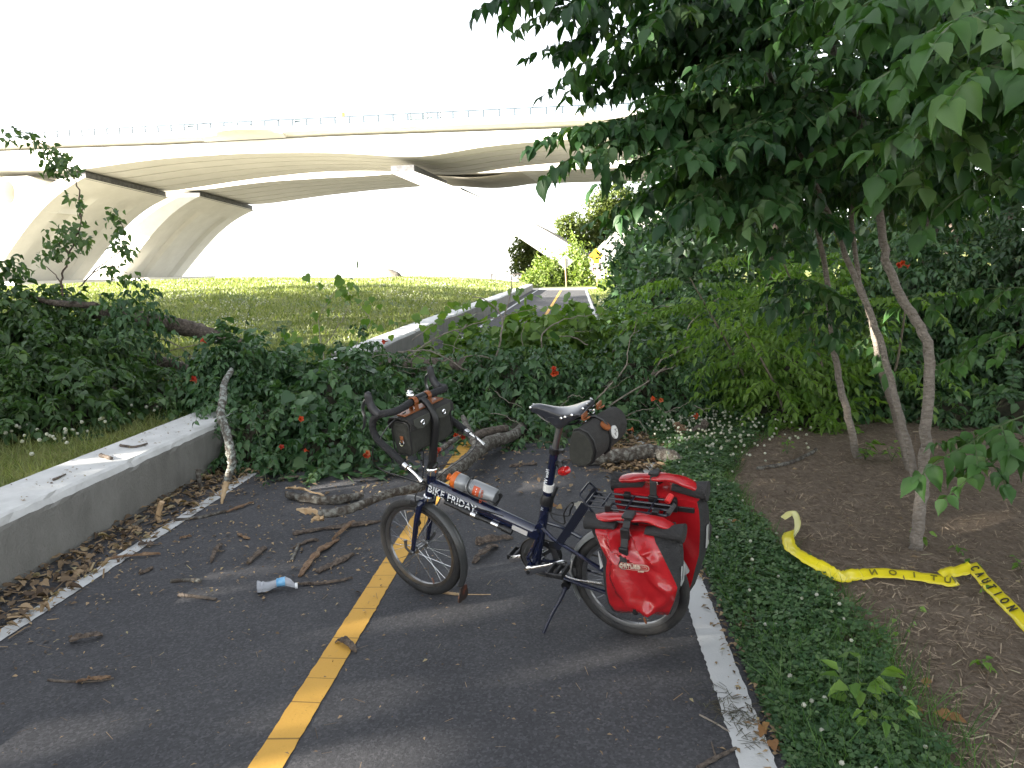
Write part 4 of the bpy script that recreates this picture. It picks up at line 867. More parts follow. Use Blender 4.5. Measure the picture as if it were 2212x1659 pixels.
    for x0, y0, x1, y1, t_ in ((1957, 1190, 1952, 1300, .125),):
        a_, b_ = BL(x0, y0, t_), BL(x1, y1, t_); A = [fin(a_+V3(-.003, -.02, 0)), fin(a_+V3(-.003, .02, 0)), fin(b_+V3(-.003, .02, 0)), fin(b_+V3(-.003, -.02, 0))]; q.prism(A, [p+V3(-.004, 0, 0) for p in A])
    q.build('reflector_patch', refl, e, smooth=False)
    q = OB(o0); p_ = BL(1690, 1455, .205); q.box(fin(p_+V3(0, .012, .002)), V3(.02, .018, .034)); q.build('bottom_clip', black, e, bevel=.005)
    if side > 0:
        q = OB(o0); a_ = [BL(1472, 1110, .19), BL(1500, 1200, .203), BL(1486, 1215, .198)]; q.prism([p+V3(.003, .004, 0) for p in a_], [p+V3(.004, .008, 0) for p in a_]); q.build('reflector_patch', refl, e, smooth=False)
    fc_ = fin(BL(1676, 1207, .232)); xx = nrm(BL(1744, 1214, .23)-BL(1608, 1199, .23)); cr2 = mat('cream_print', (.62, .50, .40), .5)
    if side > 0:
        off_ = fc_-o0; mt = frame(tuple(off_+xx*-.018), tuple(xx), (0, 0.1, 1)); text_mesh('ORTLIEB', .0215, cr2, 'lettering', mt, e, extrude=.004)
        mt = frame(tuple(off_+xx*.025+V3(0, 0, -.016)), tuple(xx), (0, 0.1, 1)); text_mesh('CLASSIC', .006, cr2, 'lettering', mt, e, extrude=.003)
        q = OB(o0); yy = V3(0, .1, .995)
        def pill(c, w_, h_): return [c+xx*((w_/2-h_/2)*(1 if math.cos(a) >= 0 else -1)+h_/2*math.cos(a))+yy*h_/2*math.sin(a) for a in np.linspace(.01, 2*math.pi+.01, 29)[:-1]]
        q.tube(pill(fc_, .115, .028), .0007, 5, closed=True); q.tube(pill(fc_+xx*.035, .04, .019), .0006, 5, closed=True); q.tube(pill(fc_+xx*.035, .028, .008), .0006, 5, closed=True); q.build('logo_outline', cr2, e)
    return e
pannier(1, 1.0, 'red and black roll top pannier on the side of the rack nearest the camera')
pannier(-1, 1.2, 'taller red and black pannier on the far side of the rear rack beside the clover')
# ------------------------------------------------------------------ vegetation
Zv = np.array([0, 0, 1.0])
def H(x, y): return float(hgt(np.array([x]), np.array([y]))[0])
def pinnate(bag, B, D, Len, n=4, ll=.05, lw=.028, hang=.35, droop=.2, tm=LANCE, rib=None, jit=.22, fw=.5, upv=None, ribmi=1):
    B = np.atleast_2d(B); m = len(B); D = nrm(np.broadcast_to(D, (m, 3))); Len = np.broadcast_to(Len, (m,))
    side = nrm(np.cross(D, Zv)+1e-6*rv(m)); upd = np.cross(side, D)
    tone = RG.random(m)
    for i, t in enumerate(np.linspace(.22, .92, n)):
        pos = B+D*(Len*t)[:, None]-Zv*(droop*Len*t*t)[:, None]; tan = nrm(D-Zv*(2*droop*t))
        for s_ in (1, -1):
            ld = nrm(.8*s_*side+fw*tan-hang*Zv+rv(m, jit)); sc = 1-.25*abs(t-.5)+RG.uniform(-.22, .2, m)
            alt_ = RG.random(m) < .4; tmB = OVATEB if tm is OVATE else (LANCEB if tm is LANCE else tm); nn_ = upd+rv(m, .35); tn_ = np.clip(tone+RG.normal(0, .14, m), 0, 1)
            for kk_, t_m in ((alt_, tmB), (~alt_, tm)): bag.add(t_m, pos[kk_], ld[kk_], nn_[kk_], (ll*sc)[kk_], (lw*sc)[kk_], tn_[kk_])
    tip = B+D*Len[:, None]-Zv*(droop*Len)[:, None]
    bag.add(tm, tip, nrm(D-Zv*(2*droop+hang*.5)+rv(m, jit)), upd+rv(m, .3), ll*1.1, lw*1.1, tone)
    if rib is not None:
        for t0, t1 in ((0, .35), (.35, .7), (.7, 1.0)):
            p0 = B+D*(Len*t0)[:, None]-Zv*(droop*Len*t0*t0)[:, None]; p1 = B+D*(Len*t1)[:, None]-Zv*(droop*Len*t1*t1)[:, None]
            rib.add(STRIP, p0, p1-p0, rv(m), np.linalg.norm(p1-p0, axis=1), .003+.004*ll/.1, None, ribmi)
def dome(pxl, pxr, pyt, Y, ry, zb=None):
    l, r, t_ = at(pxl, 700, Y), at(pxr, 700, Y), at((pxl+pxr)/2, pyt, Y)
    cx = (l[0]+r[0])/2
    if zb is None: zb = H(cx, Y)
    return (cx, Y, zb-.05, abs(r[0]-l[0])/2, ry, max(.15, t_[2]-zb+.05))
def dome_pts(d, n, shell=.3, back=.35, low=-.05):
    cx, cy, cz, rx, ry, rz = d
    u = rv(int(n*2.6)+20); u[:, 2] = np.abs(u[:, 2])*1.0; u = nrm(u); keep = (u[:, 1] < .35) | (RG.random(len(u)) < back); u = u[keep][:n]
    lump = 1+.17*np.sin(u[:, 0]*8+cx*3)*np.sin(u[:, 2]*7+cy)+.10*np.sin(u[:, 1]*13+u[:, 0]*9)+np.where(RG.random(len(u)) < .07, RG.random(len(u))*.28, 0)
    k = (1-shell*RG.random(len(u))**2)*lump
    p = np.array([cx, cy, cz])+u*np.array([rx, ry, rz])*k[:, None]; nn = nrm(u/np.array([rx, ry, rz]))
    return p, nn
def outdir(nn, a=.8, z=-.35, j=.5):
    h = nn.copy(); h[:, 2] *= .5; return nrm(h*a+rv(len(nn), j)+np.array([0, 0, z]))
def wp_(o, par):
    """the mesh is in world coordinates: keep it there under its thing"""
    o.matrix_parent_inverse = Matrix.Translation(par.location).inverted(); return o
def core(domes, name, m, par, k=.72):  # opaque dark domes standing in for the shaded inside of the foliage
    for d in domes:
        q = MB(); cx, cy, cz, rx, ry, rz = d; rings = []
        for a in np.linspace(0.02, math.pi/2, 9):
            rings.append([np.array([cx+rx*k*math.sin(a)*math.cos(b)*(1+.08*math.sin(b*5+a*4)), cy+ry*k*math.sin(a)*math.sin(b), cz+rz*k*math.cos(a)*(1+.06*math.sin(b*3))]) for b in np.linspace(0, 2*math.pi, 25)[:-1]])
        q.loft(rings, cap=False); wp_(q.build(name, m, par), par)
twigm = mat('dead_twig', (.15, .125, .10), .85, col2=(.26, .23, .19), ns=25)
barkm = mat('grey_brown_bark', (.045, .034, .027), .92, col2=(.16, .13, .105), ns=30, bump=1.0, bs=55, detail=9)
lich = mat('lichen_bark', (.060, .048, .038), .9, col2=(.24, .235, .205), ns=26, bump=1.0, bs=45, lo=.45, hi=.68)
wood = mat('torn_wood', (.34, .21, .10), .75, col2=(.55, .40, .24), ns=20, stretch=(1, 1, .3))
corem = mat('foliage_inner_shade', (.018, .020, .010), .95, col2=(.045, .038, .022), ns=9, bump=.8, bs=20)  # dark tone of the shaded depth between the leaves
L_tr = leafmat('trumpet_vine_leaf', (.024, .064, .025), (.075, .155, .06), .25, .42)
L_gr = leafmat('grape_leaf', (.065, .14, .024), (.14, .23, .045), .35, .5)
L_br = leafmat('bright_leaf', (.075, .165, .024), (.16, .27, .05), .38, .5)
L_dk = leafmat('dark_leaf', (.018, .048, .018), (.04, .085, .03), .25, .45)
L_ar = leafmat('canopy_leaf', (.013, .050, .016), (.048, .118, .032), .3, .5)
L_yl = leafmat('young_canopy_leaf', (.05, .12, .02), (.10, .18, .03), .4, .4)
L_far = leafmat('far_tree_leaf', (.05, .085, .018), (.13, .16, .035), .3, .6)
L_shr = leafmat('sunny_shrub_leaf', (.09, .15, .025), (.19, .24, .05), .35, .6)
L_cl = leafmat('clover_leaf', (.036, .088, .034), (.085, .155, .06), .25, .5)
L_gs = leafmat('grass_blade', (.09, .135, .03), (.25, .265, .11), .3, .5)
flo = leafmat('trumpet_flower', (.32, .022, .01), (.50, .07, .015), .3, .5, tcol=(1.2, .8, .6))
def twig(P_, r0, r1, m, par, name='twig', n=6, wob=.02):
    P_ = np.array(P_, float); pts = spl(P_, 5); pts[1:-1] += rv(len(pts)-2, wob*.3)
    return MB().tube(pts, np.linspace(r0, r1, len(pts)), n).build(name, m, par) if par is None else wp_(MB().tube(pts, np.linspace(r0, r1, len(pts)), n).build(name, m, par), par)
def trumpet_flower(p, d, k, par):
    q = Leaves(); p = np.array(p)
    for j in range(k):
        dd = nrm(np.array(d)+rv(1, .45)[0]); a = np.array([0, 0, 1.0]) if abs(dd[2]) < .9 else np.array([1., 0, 0]); u = nrm(np.cross(dd, a)); v = np.cross(dd, u); o = p+rv(1, .004)[0]; kk = RG.uniform(.5, .85)
        V = []; prof = [(0, .004), (.03, .007), (.055, .012), (.066, .022), (.069, .030)]
        for h, r_ in prof: V += [o+dd*h*kk+kk*r_*(1+.18*(r_ > .02)*math.cos(5*t_))*(math.cos(t_)*u+math.sin(t_)*v) for t_ in np.linspace(0, 2*math.pi, 11)[:-1]]
        T = []
        for i in range(4):
            for t_ in range(10): a_, b_, c_, e_ = i*10+t_, i*10+(t_+1) % 10, (i+1)*10+(t_+1) % 10, (i+1)*10+t_; T += [(a_, b_, c_), (a_, c_, e_)]
        q.V.append(np.array(V)); q.T.append(np.array(T)+q.n); q.R.append(np.full(50, RG.random())); q.M.append(np.zeros(80)); q.n += 50
    return wp_(q.build('flower', flo, par, smooth=True), par)
def vine_pinnate(domes, dens, bag, ll=.05, lw=.03, npair=4, rib=None, shell=.35, rl=.22):
    for d in domes:
        area = 2*math.pi*((d[3]*d[4]+d[3]*d[5]+d[4]*d[5])/3)
        p, nn = dome_pts(d, int(dens*area), shell)
        pinnate(bag, p, outdir(nn, .9, -.45, .45), rl*RG.uniform(.7, 1.25, len(p)), npair, ll, lw, .35, .35, rib=rib)
def vine_leaf(domes, dens, bag, L, W, tm=HEART, shell=.35, tilt=.6):
    for d in domes:
        area = 2*math.pi*((d[3]*d[4]+d[3]*d[5]+d[4]*d[5])/3)
        p, nn = dome_pts(d, int(dens*area), shell); m = len(p); sc = RG.uniform(.55, 1.25, m)
        bag.add(tm, p, outdir(nn, .7, -.7, .5), nn*.9+rv(m, tilt*.5)+np.array([0, 0, .45]), L*sc, W*sc)
def shoots(domes, n, bag, L, W, tm=LANCE, ln=(.3, .75)):
    for d in domes:
        p, nn = dome_pts(d, n, .1); D = nrm(nn*.8+rv(len(p), .45)+np.array([0, 0, .35])); L_ = uni(len(p), *ln); ph = uni(len(p), 0, 6.28)
        prev = p
        for k in range(1, 12):
            t = k/11; q_ = p+D*(L_*t)[:, None]-Zv*(L_*.75*t*t)[:, None]+np.stack([np.sin(ph+t*5), np.cos(ph+t*4), 0*ph], 1)*.02; bag.add(STRIP, prev, q_-prev, rv(len(p)), np.linalg.norm(q_-prev, axis=1), .0045, None, 1)
            T_ = nrm(q_-prev); sd_ = nrm(np.cross(T_, Zv)+1e-5)
            for s_ in (1, -1):
                ok = RG.random(len(p)) < .85; sc = uni(len(p), .55, 1.15)*(1.1-.45*t)
                bag.add(tm, q_[ok], nrm(s_*sd_*.9+T_*.4-Zv*.35+rv(len(p), .3))[ok], (Zv+rv(len(p), .4))[ok], (L*sc)[ok], (W*sc)[ok], None)
            prev = q_
rib_m = mat('green_stalk', (.06, .09, .03), .6)
# --- trumpet vine heap over the fallen limbs, nearest the wall
tvA = [dome(430, 660, 742, 6.9, .8), dome(570, 860, 780, 6.9, 1.0), dome(540, 860, 890, 6.15, .6), dome(470, 640, 850, 6.2, .55)]
vineA = empty('trumpet_vine', (-1.9, 6.6, 0), 'dark green trumpet vine heaped across the path beside the wall end', 'vine', 'vines dragged down over the path')
core(tvA, 'shade_core', corem, vineA)
bg_ = Leaves(); shoots(tvA, 26, bg_, .075, .045); shoots(tvA[:2], 10, bg_, .11, .11, HEART); vine_pinnate(tvA, 140, bg_, .068, .042, rib=bg_, shell=.5); vine_leaf(tvA[:3], 90, bg_, .12, .12, shell=.5)
p = np.array([G(x, 1026+RG.uniform(-14, 12)) for x in np.linspace(560, 880, 110)])+np.array([0, 0, .03]); vl = RG.uniform(.05, .1, 110); bg_.add(HEART, p+rv(110, .05)*np.array([1, 1, .3]), rv(110)*np.array([1, 1, .15]), np.array([0, 0, 1.])+rv(110, .3), vl, vl)
wp_(bg_.build('foliage', [L_tr, rib_m], vineA), vineA)
tvB = [dome(640, 890, 752, 7.8, .5), dome(980, 1260, 748, 7.75, .55), dome(1200, 1560, 742, 7.7, .55), dome(880, 1010, 800, 7.7, .4), dome(790, 1130, 812, 8.0, 1.2), dome(1010, 1430, 800, 8.4, 1.3), dome(880, 1330, 888, 7.1, .75), dome(1180, 1480, 850, 7.6, .8)]
vineB = empty('trumpet_vine', (.1, 7.6, 0), 'trumpet vine with red flowers heaped behind the bicycle saddle', 'vine', 'vines dragged down over the path')
core(tvB, 'shade_core', corem, vineB)
bg_ = Leaves(); shoots(tvB, 20, bg_, .08, .048); vine_pinnate(tvB, 140, bg_, .07, .042, rib=bg_, shell=.5); vine_leaf(tvB, 35, bg_, .1, .1); wp_(bg_.build('foliage', [L_tr, rib_m], vineB), vineB)
# --- wild grape sprawling over the top of the heap
gv = [dome(930, 1330, 690, 9.0, .7), dome(1080, 1340, 684, 9.2, .6), dome(1240, 1480, 680, 9.3, .7), dome(950, 1310, 705, 9.4, .9), dome(840, 1060, 760, 8.9, .7), dome(1180, 1480, 715, 9.8, 1.1), dome(1290, 1540, 750, 9.0, .9), dome(960, 1260, 745, 8.7, .5)]
grape = empty('grape_vine', (.2, 10.2, 0), 'light green wild grape vine sprawling on top of the heap and hiding the far path', 'vine')
core(gv, 'shade_core', corem, grape, .6)
bg_ = Leaves(); shoots(gv, 14, bg_, .12, .125, HEART, (.4, .9)); vine_leaf(gv, 130, bg_, .115, .125); vine_pinnate(gv[1:], 60, bg_, .065, .04, rib=bg_); wp_(bg_.build('foliage', [L_gr, rib_m], grape), grape)
# --- vines over the right bank
rb = [dome(1330, 1580, 590, 21, 3), dome(1300, 1500, 655, 15, 2.0), dome(1370, 1700, 640, 12, 1.8), dome(1380, 1640, 745, 9.8, 1.2), dome(1430, 1680, 820, 8.7, .9), dome(1560, 1800, 700, 9.6, 1.2)]
bank = empty('vine_thicket', (2.4, 11, 0), 'thicket of mixed vines spilling down the bank on the right of the path', 'thicket')
core(rb, 'shade_core', corem, bank, .75)
bg_ = Leaves(); shoots(rb, 24, bg_, .10, .07, LANCE, (.4, 1.0)); vine_leaf(rb, 110, bg_, .095, .1); vine_pinnate(rb[2:], 110, bg_, .068, .04, rib=bg_); vine_leaf(rb[:1], 100, bg_, .12, .12); wp_(bg_.build('foliage', [L_tr, rib_m], bank), bank)
# --- undergrowth below the trees on the right
und = [([dome(1600, 1900, 570, 9.0, 1.1), dome(1580, 1840, 720, 8.0, .7)], 'leafy bush with arching compound leaves behind the thin left trunk'), ([dome(1780, 2120, 520, 9.2, 1.2), dome(1850, 2100, 740, 8.0, .5)], 'dark bush behind the two crossing tree trunks'), ([dome(2000, 2460, 470, 8.8, 1.4)], 'dark bush filling the right edge of the picture under the canopy'), ([dome(1740, 2000, 830, 7.7, .5)], 'low shaded bush at the back of the mulch between the trunks'), ([dome(1600, 1760, 855, 7.5, .35), dome(1720, 1850, 870, 7.2, .3)], 'low leafy growth at the back of the clover, left of the thin leaning tree'), ([dome(1990, 2150, 840, 7.2, .35), dome(2120, 2330, 830, 7.0, .4)], 'low leafy growth along the back of the mulch at the right edge')]
for k, (dm, lab) in enumerate(und):
    e = empty('bush', (dm[0][0], dm[0][1], 0), lab, 'bush', 'bushes along the back of the mulch')
    core(dm, 'leaf_shade_core', corem, e, .7); bg_ = Leaves()
    vine_pinnate(dm, 110, bg_, .085, .046, 5, rib=bg_, rl=.36, shell=.5); vine_leaf(dm, 50, bg_, .1, .07, OVATE5); wp_(bg_.build('foliage', [(L_br, L_tr, L_dk, L_tr, L_br, L_tr)[k], rib_m], e), e)
# --- ailanthus-like saplings with long leaves
def sapling(px, py, Y, topx, topy, n, lab, ll=.085):
    b0 = at(px, py, Y); b0[2] = H(b0[0], Y); t0 = at(topx, topy, Y-.3); e = empty('sapling', b0, lab, 'sapling', 'saplings with long feathered leaves')
    st_ = [b0, b0*.6+t0*.4+np.array([.05, 0, 0]), t0]; MB().tube(np.array(spl(st_, 6))-b0, np.linspace(.02, .006, 13), 7).build('stem', mat('sapling_bark', (.12, .10, .07), .8, col2=(.2, .17, .13), ns=20), e)
    pts = spl(st_, 12); bg_ = Leaves(); idx = RG.integers(8, len(pts), n); B = pts[idx]; a = RG.uniform(0, 2*math.pi, n)
    D = np.stack([np.cos(a), np.sin(a)*.8-.25, RG.uniform(-.1, .45, n)], 1)
    pinnate(bg_, B-b0, D, RG.uniform(.5, .95, n), 9, ll, ll*.42, .45, .32, rib=bg_, fw=.35, jit=.14); bg_.build('foliage', [L_br, rib_m], e)
sapling(1640, 860, 7.8, 1490, 600, 40, 'sapling with pale feathery leaves leaning left over the vine thicket')
sapling(1700, 900, 7.4, 1600, 700, 26, 'smaller feathery sapling hanging over the clover patch')
sapling(1800, 880, 7.6, 1690, 560, 36, 'feathery sapling directly behind the thin left trunk')
sapling(1900, 900, 7.6, 1960, 640, 24, 'feathery sapling seen between the two bigger trunks')
# --- far shrubs in the sun round the signs
def shrub(name, dm, dens, L, W, m, lab, cat='shrub', grp='sunlit shrubs round the bridge foot', tm=OVATE5, ck=.55, cm=None):
    e = empty(name, (dm[0][0], dm[0][1], dm[0][2]), lab, cat, grp); core(dm, 'leaf_shade_core', cm or mat('shrub_inside', (.06, .075, .02), .95), e, ck)
    bg_ = Leaves()
    for d in dm:
        area = 2*math.pi*((d[3]*d[4]+d[3]*d[5]+d[4]*d[5])/3); p, nn = dome_pts(d, int(dens*area), .4, .6); m_ = len(p)
        p += nn*(np.abs(RG.normal(0, .10, m_))*d[5]*(RG.random(m_) < .35))[:, None]
        bg_.add(tm, p, outdir(nn, .6, .1, .7), nn+rv(m_, .6), L*RG.uniform(.6, 1.3, m_), W*RG.uniform(.6, 1.3, m_))
    wp_(bg_.build('foliage', m, e), e); return e
shrub('shrub', [dome(1150, 1212, 556, 60, 1.5), dome(1185, 1240, 560, 61, 1.5)], 60, .3, .14, L_shr, 'sunlit shrub left of the white backed sign')
shrub('shrub', [dome(1216, 1272, 520, 61, 1.4), dome(1228, 1284, 560, 60, 1.5)], 60, .3, .14, L_shr, 'tall sunlit shrub between the two signs')
shrub('shrub', [dome(1128, 1162, 588, 57, 1.0)], 70, .28, .13, L_shr, 'small yellow green shrub beside the end of the wall')
shrub('shrub', [dome(1302, 1376, 562, 46, 2.0), dome(1335, 1430, 548, 44, 2.0)], 60, .22, .11, L_shr, 'broad rounded shrub right of the yellow sign')
shrub('shrub', [dome(1290, 1350, 600, 44, 1.0)], 80, .2, .1, L_shr, 'low shrub at the right foot of the yellow sign')
shrub('vine_covered_tree', [dome(1322, 1450, 470, 24, 1.6), dome(1400, 1570, 440, 19.5, 1.6), dome(1335, 1500, 560, 18, 1.3)], 170, .16, .12, L_tr, 'tree trunk and limbs wrapped in small leaved vines above the thicket', 'tree', 'trees of the wood on the right', HEART, .8, corem)
# --- trees far off beyond the bridge
def far_tree(px0, px1, pyt, Y, zb, lab, lobes, m=L_far, L=.95, dens=7.5, name='tree', grp='trees beyond the bridge'):
    l, r = at(px0, 560, Y), at(px1, 560, Y); t_ = at((px0+px1)/2, pyt, Y); cx = (l[0]+r[0])/2; hw = (r[0]-l[0])/2; top = t_[2]
    e = empty(name, (cx, Y, zb), lab, 'tree', grp)
    MB().tube([(0, 0, 0), (.2, 0, (top-zb)*.4), (0, 0, (top-zb)*.75)], [.35, .28, .12], 8).build('trunk', barkm, e)
    bg_ = Leaves(); c0 = np.array([cx, Y, zb]); hgt_ = top-zb
    for fx, fz, fr in lobes:
        c = np.array([cx+fx*hw, Y+RG.uniform(-1, 1)*hw*.3, zb+fz*hgt_]); R_ = fr*hw; n = int(dens*4*math.pi*R_*R_*.8/ (L*L/.56))
        u = nrm(rv(n)); k = R_*(1-.45*RG.random(n)**1.6); p = c+u*k[:, None]*np.array([1, 1, .9])+rv(n, .12*R_)
        bg_.add(OVATE5, p-c0, outdir(u, .5, -.2, .7), u+rv(n, .5), L*RG.uniform(.6, 1.3, n), L*.6*RG.uniform(.6, 1.3, n))
    bg_.build('crown', m, e); return e
far_tree(1098, 1210, 496, 202, -1.5, 'tree standing alone by the water below the left side of the bridge leg', [(-.2, .8, .5), (.25, .68, .6), (-.45, .55, .5), (.5, .42, .6), (-.3, .33, .5), (.1, .22, .6), (-.62, .2, .3)])
far_tree(1190, 1270, 452, 212, -1, 'tree with pale crown showing above the slanting bridge leg', [(-.2, .78, .5), (.3, .84, .5), (0, .6, .75), (-.5, .52, .45), (.5, .45, .6), (0, .3, .8)])
far_tree(1240, 1400, 398, 207, -.5, 'tallest tree beyond the fork of the bridge pier', [(.1, .85, .42), (-.3, .75, .42), (.5, .74, .45), (-.05, .58, .55), (-.5, .5, .42), (.45, .48, .6), (0, .3, .7), (-.4, .25, .5), (.5, .2, .6)])
far_tree(1330, 1560, 420, 204, -.5, 'wide tree right of the bridge fork, mostly behind the canopy', [(-.3, .75, .4), (.3, .8, .5), (0, .5, .7), (-.5, .4, .5), (.5, .4, .6), (0, .2, .8)])
for a_, b_, t_, Y_ in ((1500, 1690, 470, 138), (1640, 1850, 450, 150), (1800, 2050, 440, 140), (1950, 2200, 430, 165), (1560, 1800, 440, 178)): far_tree(a_, b_, t_, Y_, 0, 'tree added under the right span of the bridge to darken it, hidden behind the canopy', [(0, .8, .5), (-.4, .55, .6), (.4, .5, .6), (0, .3, .8)], grp='trees added to darken the bridge span', dens=5)  # hidden trees added to absorb light bouncing onto the right soffit
# --- wood on the right, behind the bushes
# sun flecks: gaps in the crowns on the line between these spots and the sun
SUNV = np.array(sd); FLECK = [(G(1335, 1430), .31), (G(1250, 1228), .22), (G(30, 1268), .40), (G(595, 1645), .27), (G(870, 1226), .2), (at(1180, 320, 3.95), .4), (at(1480, 10, 4.0), .4)]
def wood_tree(x, y, h, r, lab, n=2600, L=.22, m=L_dk, bare=.12, grp='trees of the wood on the right'):
    z0 = H(x, y); e = empty('tree', (x, y, z0), lab, 'tree', grp)
    MB().tube(spl([(0, 0, 0), (.15, .1, h*.3), (-.1, .0, h*.6), (.05, 0, h*.92)], 5), np.linspace(.05+h*.011, .03, 16), 9).build('trunk', barkm, e)
    bg_ = Leaves(); lob = 9
    for j in range(lob):
        a = RG.uniform(0, 6.28); f = bare+(1-bare)*(j+.5)/lob; rr_ = r*(1.1-.55*f); c = np.array([rr_*.6*math.cos(a), rr_*.6*math.sin(a), h*f])
        m_ = n//lob; u = nrm(rv(m_)); p = c+u*(rr_*.75*(1-.5*RG.random(m_)**1.5))[:, None]*np.array([1, 1, .85])
        if grp.startswith('shade'):
            keep = np.ones(m_, bool)
            for fp, fr in FLECK:
                v_ = p+np.array([x, y, z0])-fp; keep &= np.linalg.norm(v_-(v_@SUNV)[:, None]*SUNV, axis=1) > fr
            p, u = p[keep], u[keep]; m_ = len(p)
        bg_.add(OVATE5, p, outdir(u, .5, -.4, .6), u+rv(m_, .5)+Zv*.4, L*RG.uniform(.5, 1.3, m_), L*.62*RG.uniform(.6, 1.2, m_))
    bg_.build('crown', m, e); return e
for x, y, h, r, n, lab in ((3.4, 14, 7, 1.8, 3000, 'slim tree at the near edge of the wood above the thicket'), (5.2, 12.2, 8, 2.2, 3200, 'dark tree in the wood behind the crossing trunks'), (7.2, 11.5, 8.5, 2.4, 3000, 'dark tree at the right edge of the wood'), (4.4, 18, 9, 2.4, 3000, 'tree farther back in the wood above the vine bank'), (7.8, 17, 10, 2.8, 2600, 'tall dark tree deep in the wood'), (3.6, 25, 8, 2.2, 2600, 'tree in the wood beside the far grass verge'), (6.5, 27, 11, 3.2, 2600, 'tall tree at the far end of the wood'), (11, 21, 12, 3.4, 2600, 'tall tree at the back of the wood on the right'), (4.6, 36, 9, 3.0, 2600, 'rounded tree at the far end of the verge'), (9.5, 13.5, 10, 2.8, 2400, 'dark tree outside the right edge'), (6.6, 8.2, 7, 1.9, 2200, 'dark tree just outside the right edge')):
    wood_tree(x, y, h, r, lab, n)
for x, y, h, r in ((5.8, 3.6, 10, 2.8), (7.5, .3, 12, 3.4), (4.8, -3.2, 11, 3.0), (9, 5.5, 12, 3.2)): wood_tree(x, y, h, r, 'tall unseen tree added to the wood to block the sky, outside the right of the picture', 2600, .34, L_dk, .5, 'wood outside the right of the picture')  # unseen crowns added overhead to cut sky light on the right
# --- spiny trees in the mulch with big compound leaves
spiny = mat('spiny_bark', (.16, .135, .11), .85, col2=(.25, .22, .19), ns=30, bump=.9, bs=50, stretch=(1, 1, 2.5))
def stem(par, pts, r0, r1, b0, name='trunk'):
    P_ = np.array(spl([at(*q_) if len(q_) == 3 and q_[2] < 50 else q_ for q_ in pts], 6)); P_[1:] += rv(len(P_)-1, .004); q = MB(); q.tube(P_-b0, np.linspace(r0, r1, len(P_)), 12)
    seg = np.linalg.norm(np.diff(P_, axis=0), axis=1).sum(); k = int(seg*60)
    for j in range(k):
        f = RG.random()*(len(P_)-1.01); i = int(f); c = P_[i]*(1-f+i)+P_[i+1]*(f-i); rr_ = r0+(r1-r0)*f/(len(P_)-1); a = RG.uniform(0, 6.28); d = np.array([math.cos(a), math.sin(a), -.1])
        q.tube([c-b0+d*rr_*.9, c-b0+d*(rr_+.012)], [.0022, .0004], 4, cap=False)
    q.build(name, spiny, par); return P_
def frond_set(L, par, b0, m, ll=.094, lw=.058):
    bg_ = Leaves(); PB, PD, PL = [], [], []
    for base, tip, arch in L:
        base, tip = np.array(base), np.array(tip); v = tip-base; ln_ = np.linalg.norm(v); T0 = v/ln_
        prev = None
        for t in np.linspace(0, 1, 7):
            p = base+v*t+Zv*arch*4*t*(1-t)
            if prev is not None: bg_.add(STRIP, prev-b0, p-prev, rv(1), np.linalg.norm(p-prev), .009*(1-.5*t), None, 1); bg_.add(STRIP, prev-b0, p-prev, rv(1), np.linalg.norm(p-prev), .009*(1-.5*t), None, 1)
            prev = p
        sd_ = nrm(np.cross(T0, Zv))
        for t in np.linspace(.28, .95, max(3, int(ln_/.145))):
            p = base+v*t+Zv*arch*4*t*(1-t)
            for s_ in (1, -1):
                PB.append(p); PD.append(nrm(s_*sd_*.8+T0*.55-Zv*.15+rv(1, .15)[0])); PL.append(.34*(1.05-.55*t)*RG.uniform(.8, 1.2))
        PB.append(tip); PD.append(T0-Zv*.1); PL.append(.26)
    PB, PD, PL = np.array(PB), np.array(PD), np.array(PL)
    half = RG.random(len(PB)) < .45
    pinnate(bg_, PB[half]-b0, PD[half], PL[half], 4, ll*1.12, lw*1.12, .75, .22, tm=OVATE, rib=bg_, jit=.34, fw=.45); pinnate(bg_, PB[~half]-b0, PD[~half], PL[~half]*.85, 4, ll*.78, lw*.8, .6, .22, tm=OVATE, rib=bg_, jit=.34, fw=.45)
    return bg_.build('crown', [m, rib_m], par, smooth=True)
b0 = G(1978, 1188); tA = empty('spiny_tree', b0, 'nearest spiny tree with a pale forked trunk in the mulch on the right', 'tree', 'spiny trees in the mulch')
pA_ = stem(tA, [(1976, 1200, b0[1]), (1984, 1130, b0[1]), (1993, 1030, 4.15), (2004, 880, 4.2), (2003, 740, 4.25), (1950, 650, 4.35), (1915, 560, 4.45), (1895, 420, 4.55), (1850, 250, 4.65), (1790, 70, 4.75), (1755, -160, 4.9)], .033, .016, b0)
pB_ = stem(tA, [(1986, 1075, 4.15), (1957, 950, 4.3), (1925, 820, 4.45), (1885, 690, 4.55), (1835, 570, 4.65), (1790, 460, 4.75), (1740, 360, 4.8), (1690, 240, 4.85), (1650, 120, 4.9), (1610, 0, 4.95), (1585, -140, 5.0)], .020, .012, b0, 'trunk')
b1 = G(1968, 1030); tB = empty('spiny_tree', b1, 'thin spiny tree just behind the forked trunk', 'tree', 'spiny trees in the mulch')
pC_ = stem(tB, [(1968, 1035, b1[1]), (1938, 920, b1[1]), (1905, 800, 5.2), (1880, 690, 5.3), (1850, 560, 5.4), (1840, 380, 5.5), (1860, 150, 5.6)], .022, .012, b1)
b2 = G(1853, 998); tC = empty('spiny_tree', b2, 'thin leaning spiny tree at the left of the mulch', 'tree', 'spiny trees in the mulch')
pD_ = stem(tC, [(1855, 1003, b2[1]), (1832, 900, b2[1]), (1808, 800, 6.0), (1795, 690, 6.0), (1780, 560, 6.1), (1740, 380, 6.2), (1720, 200, 6.3)], .030, .015, b2)
def A_(px, py, Y): return at(px, py, Y)
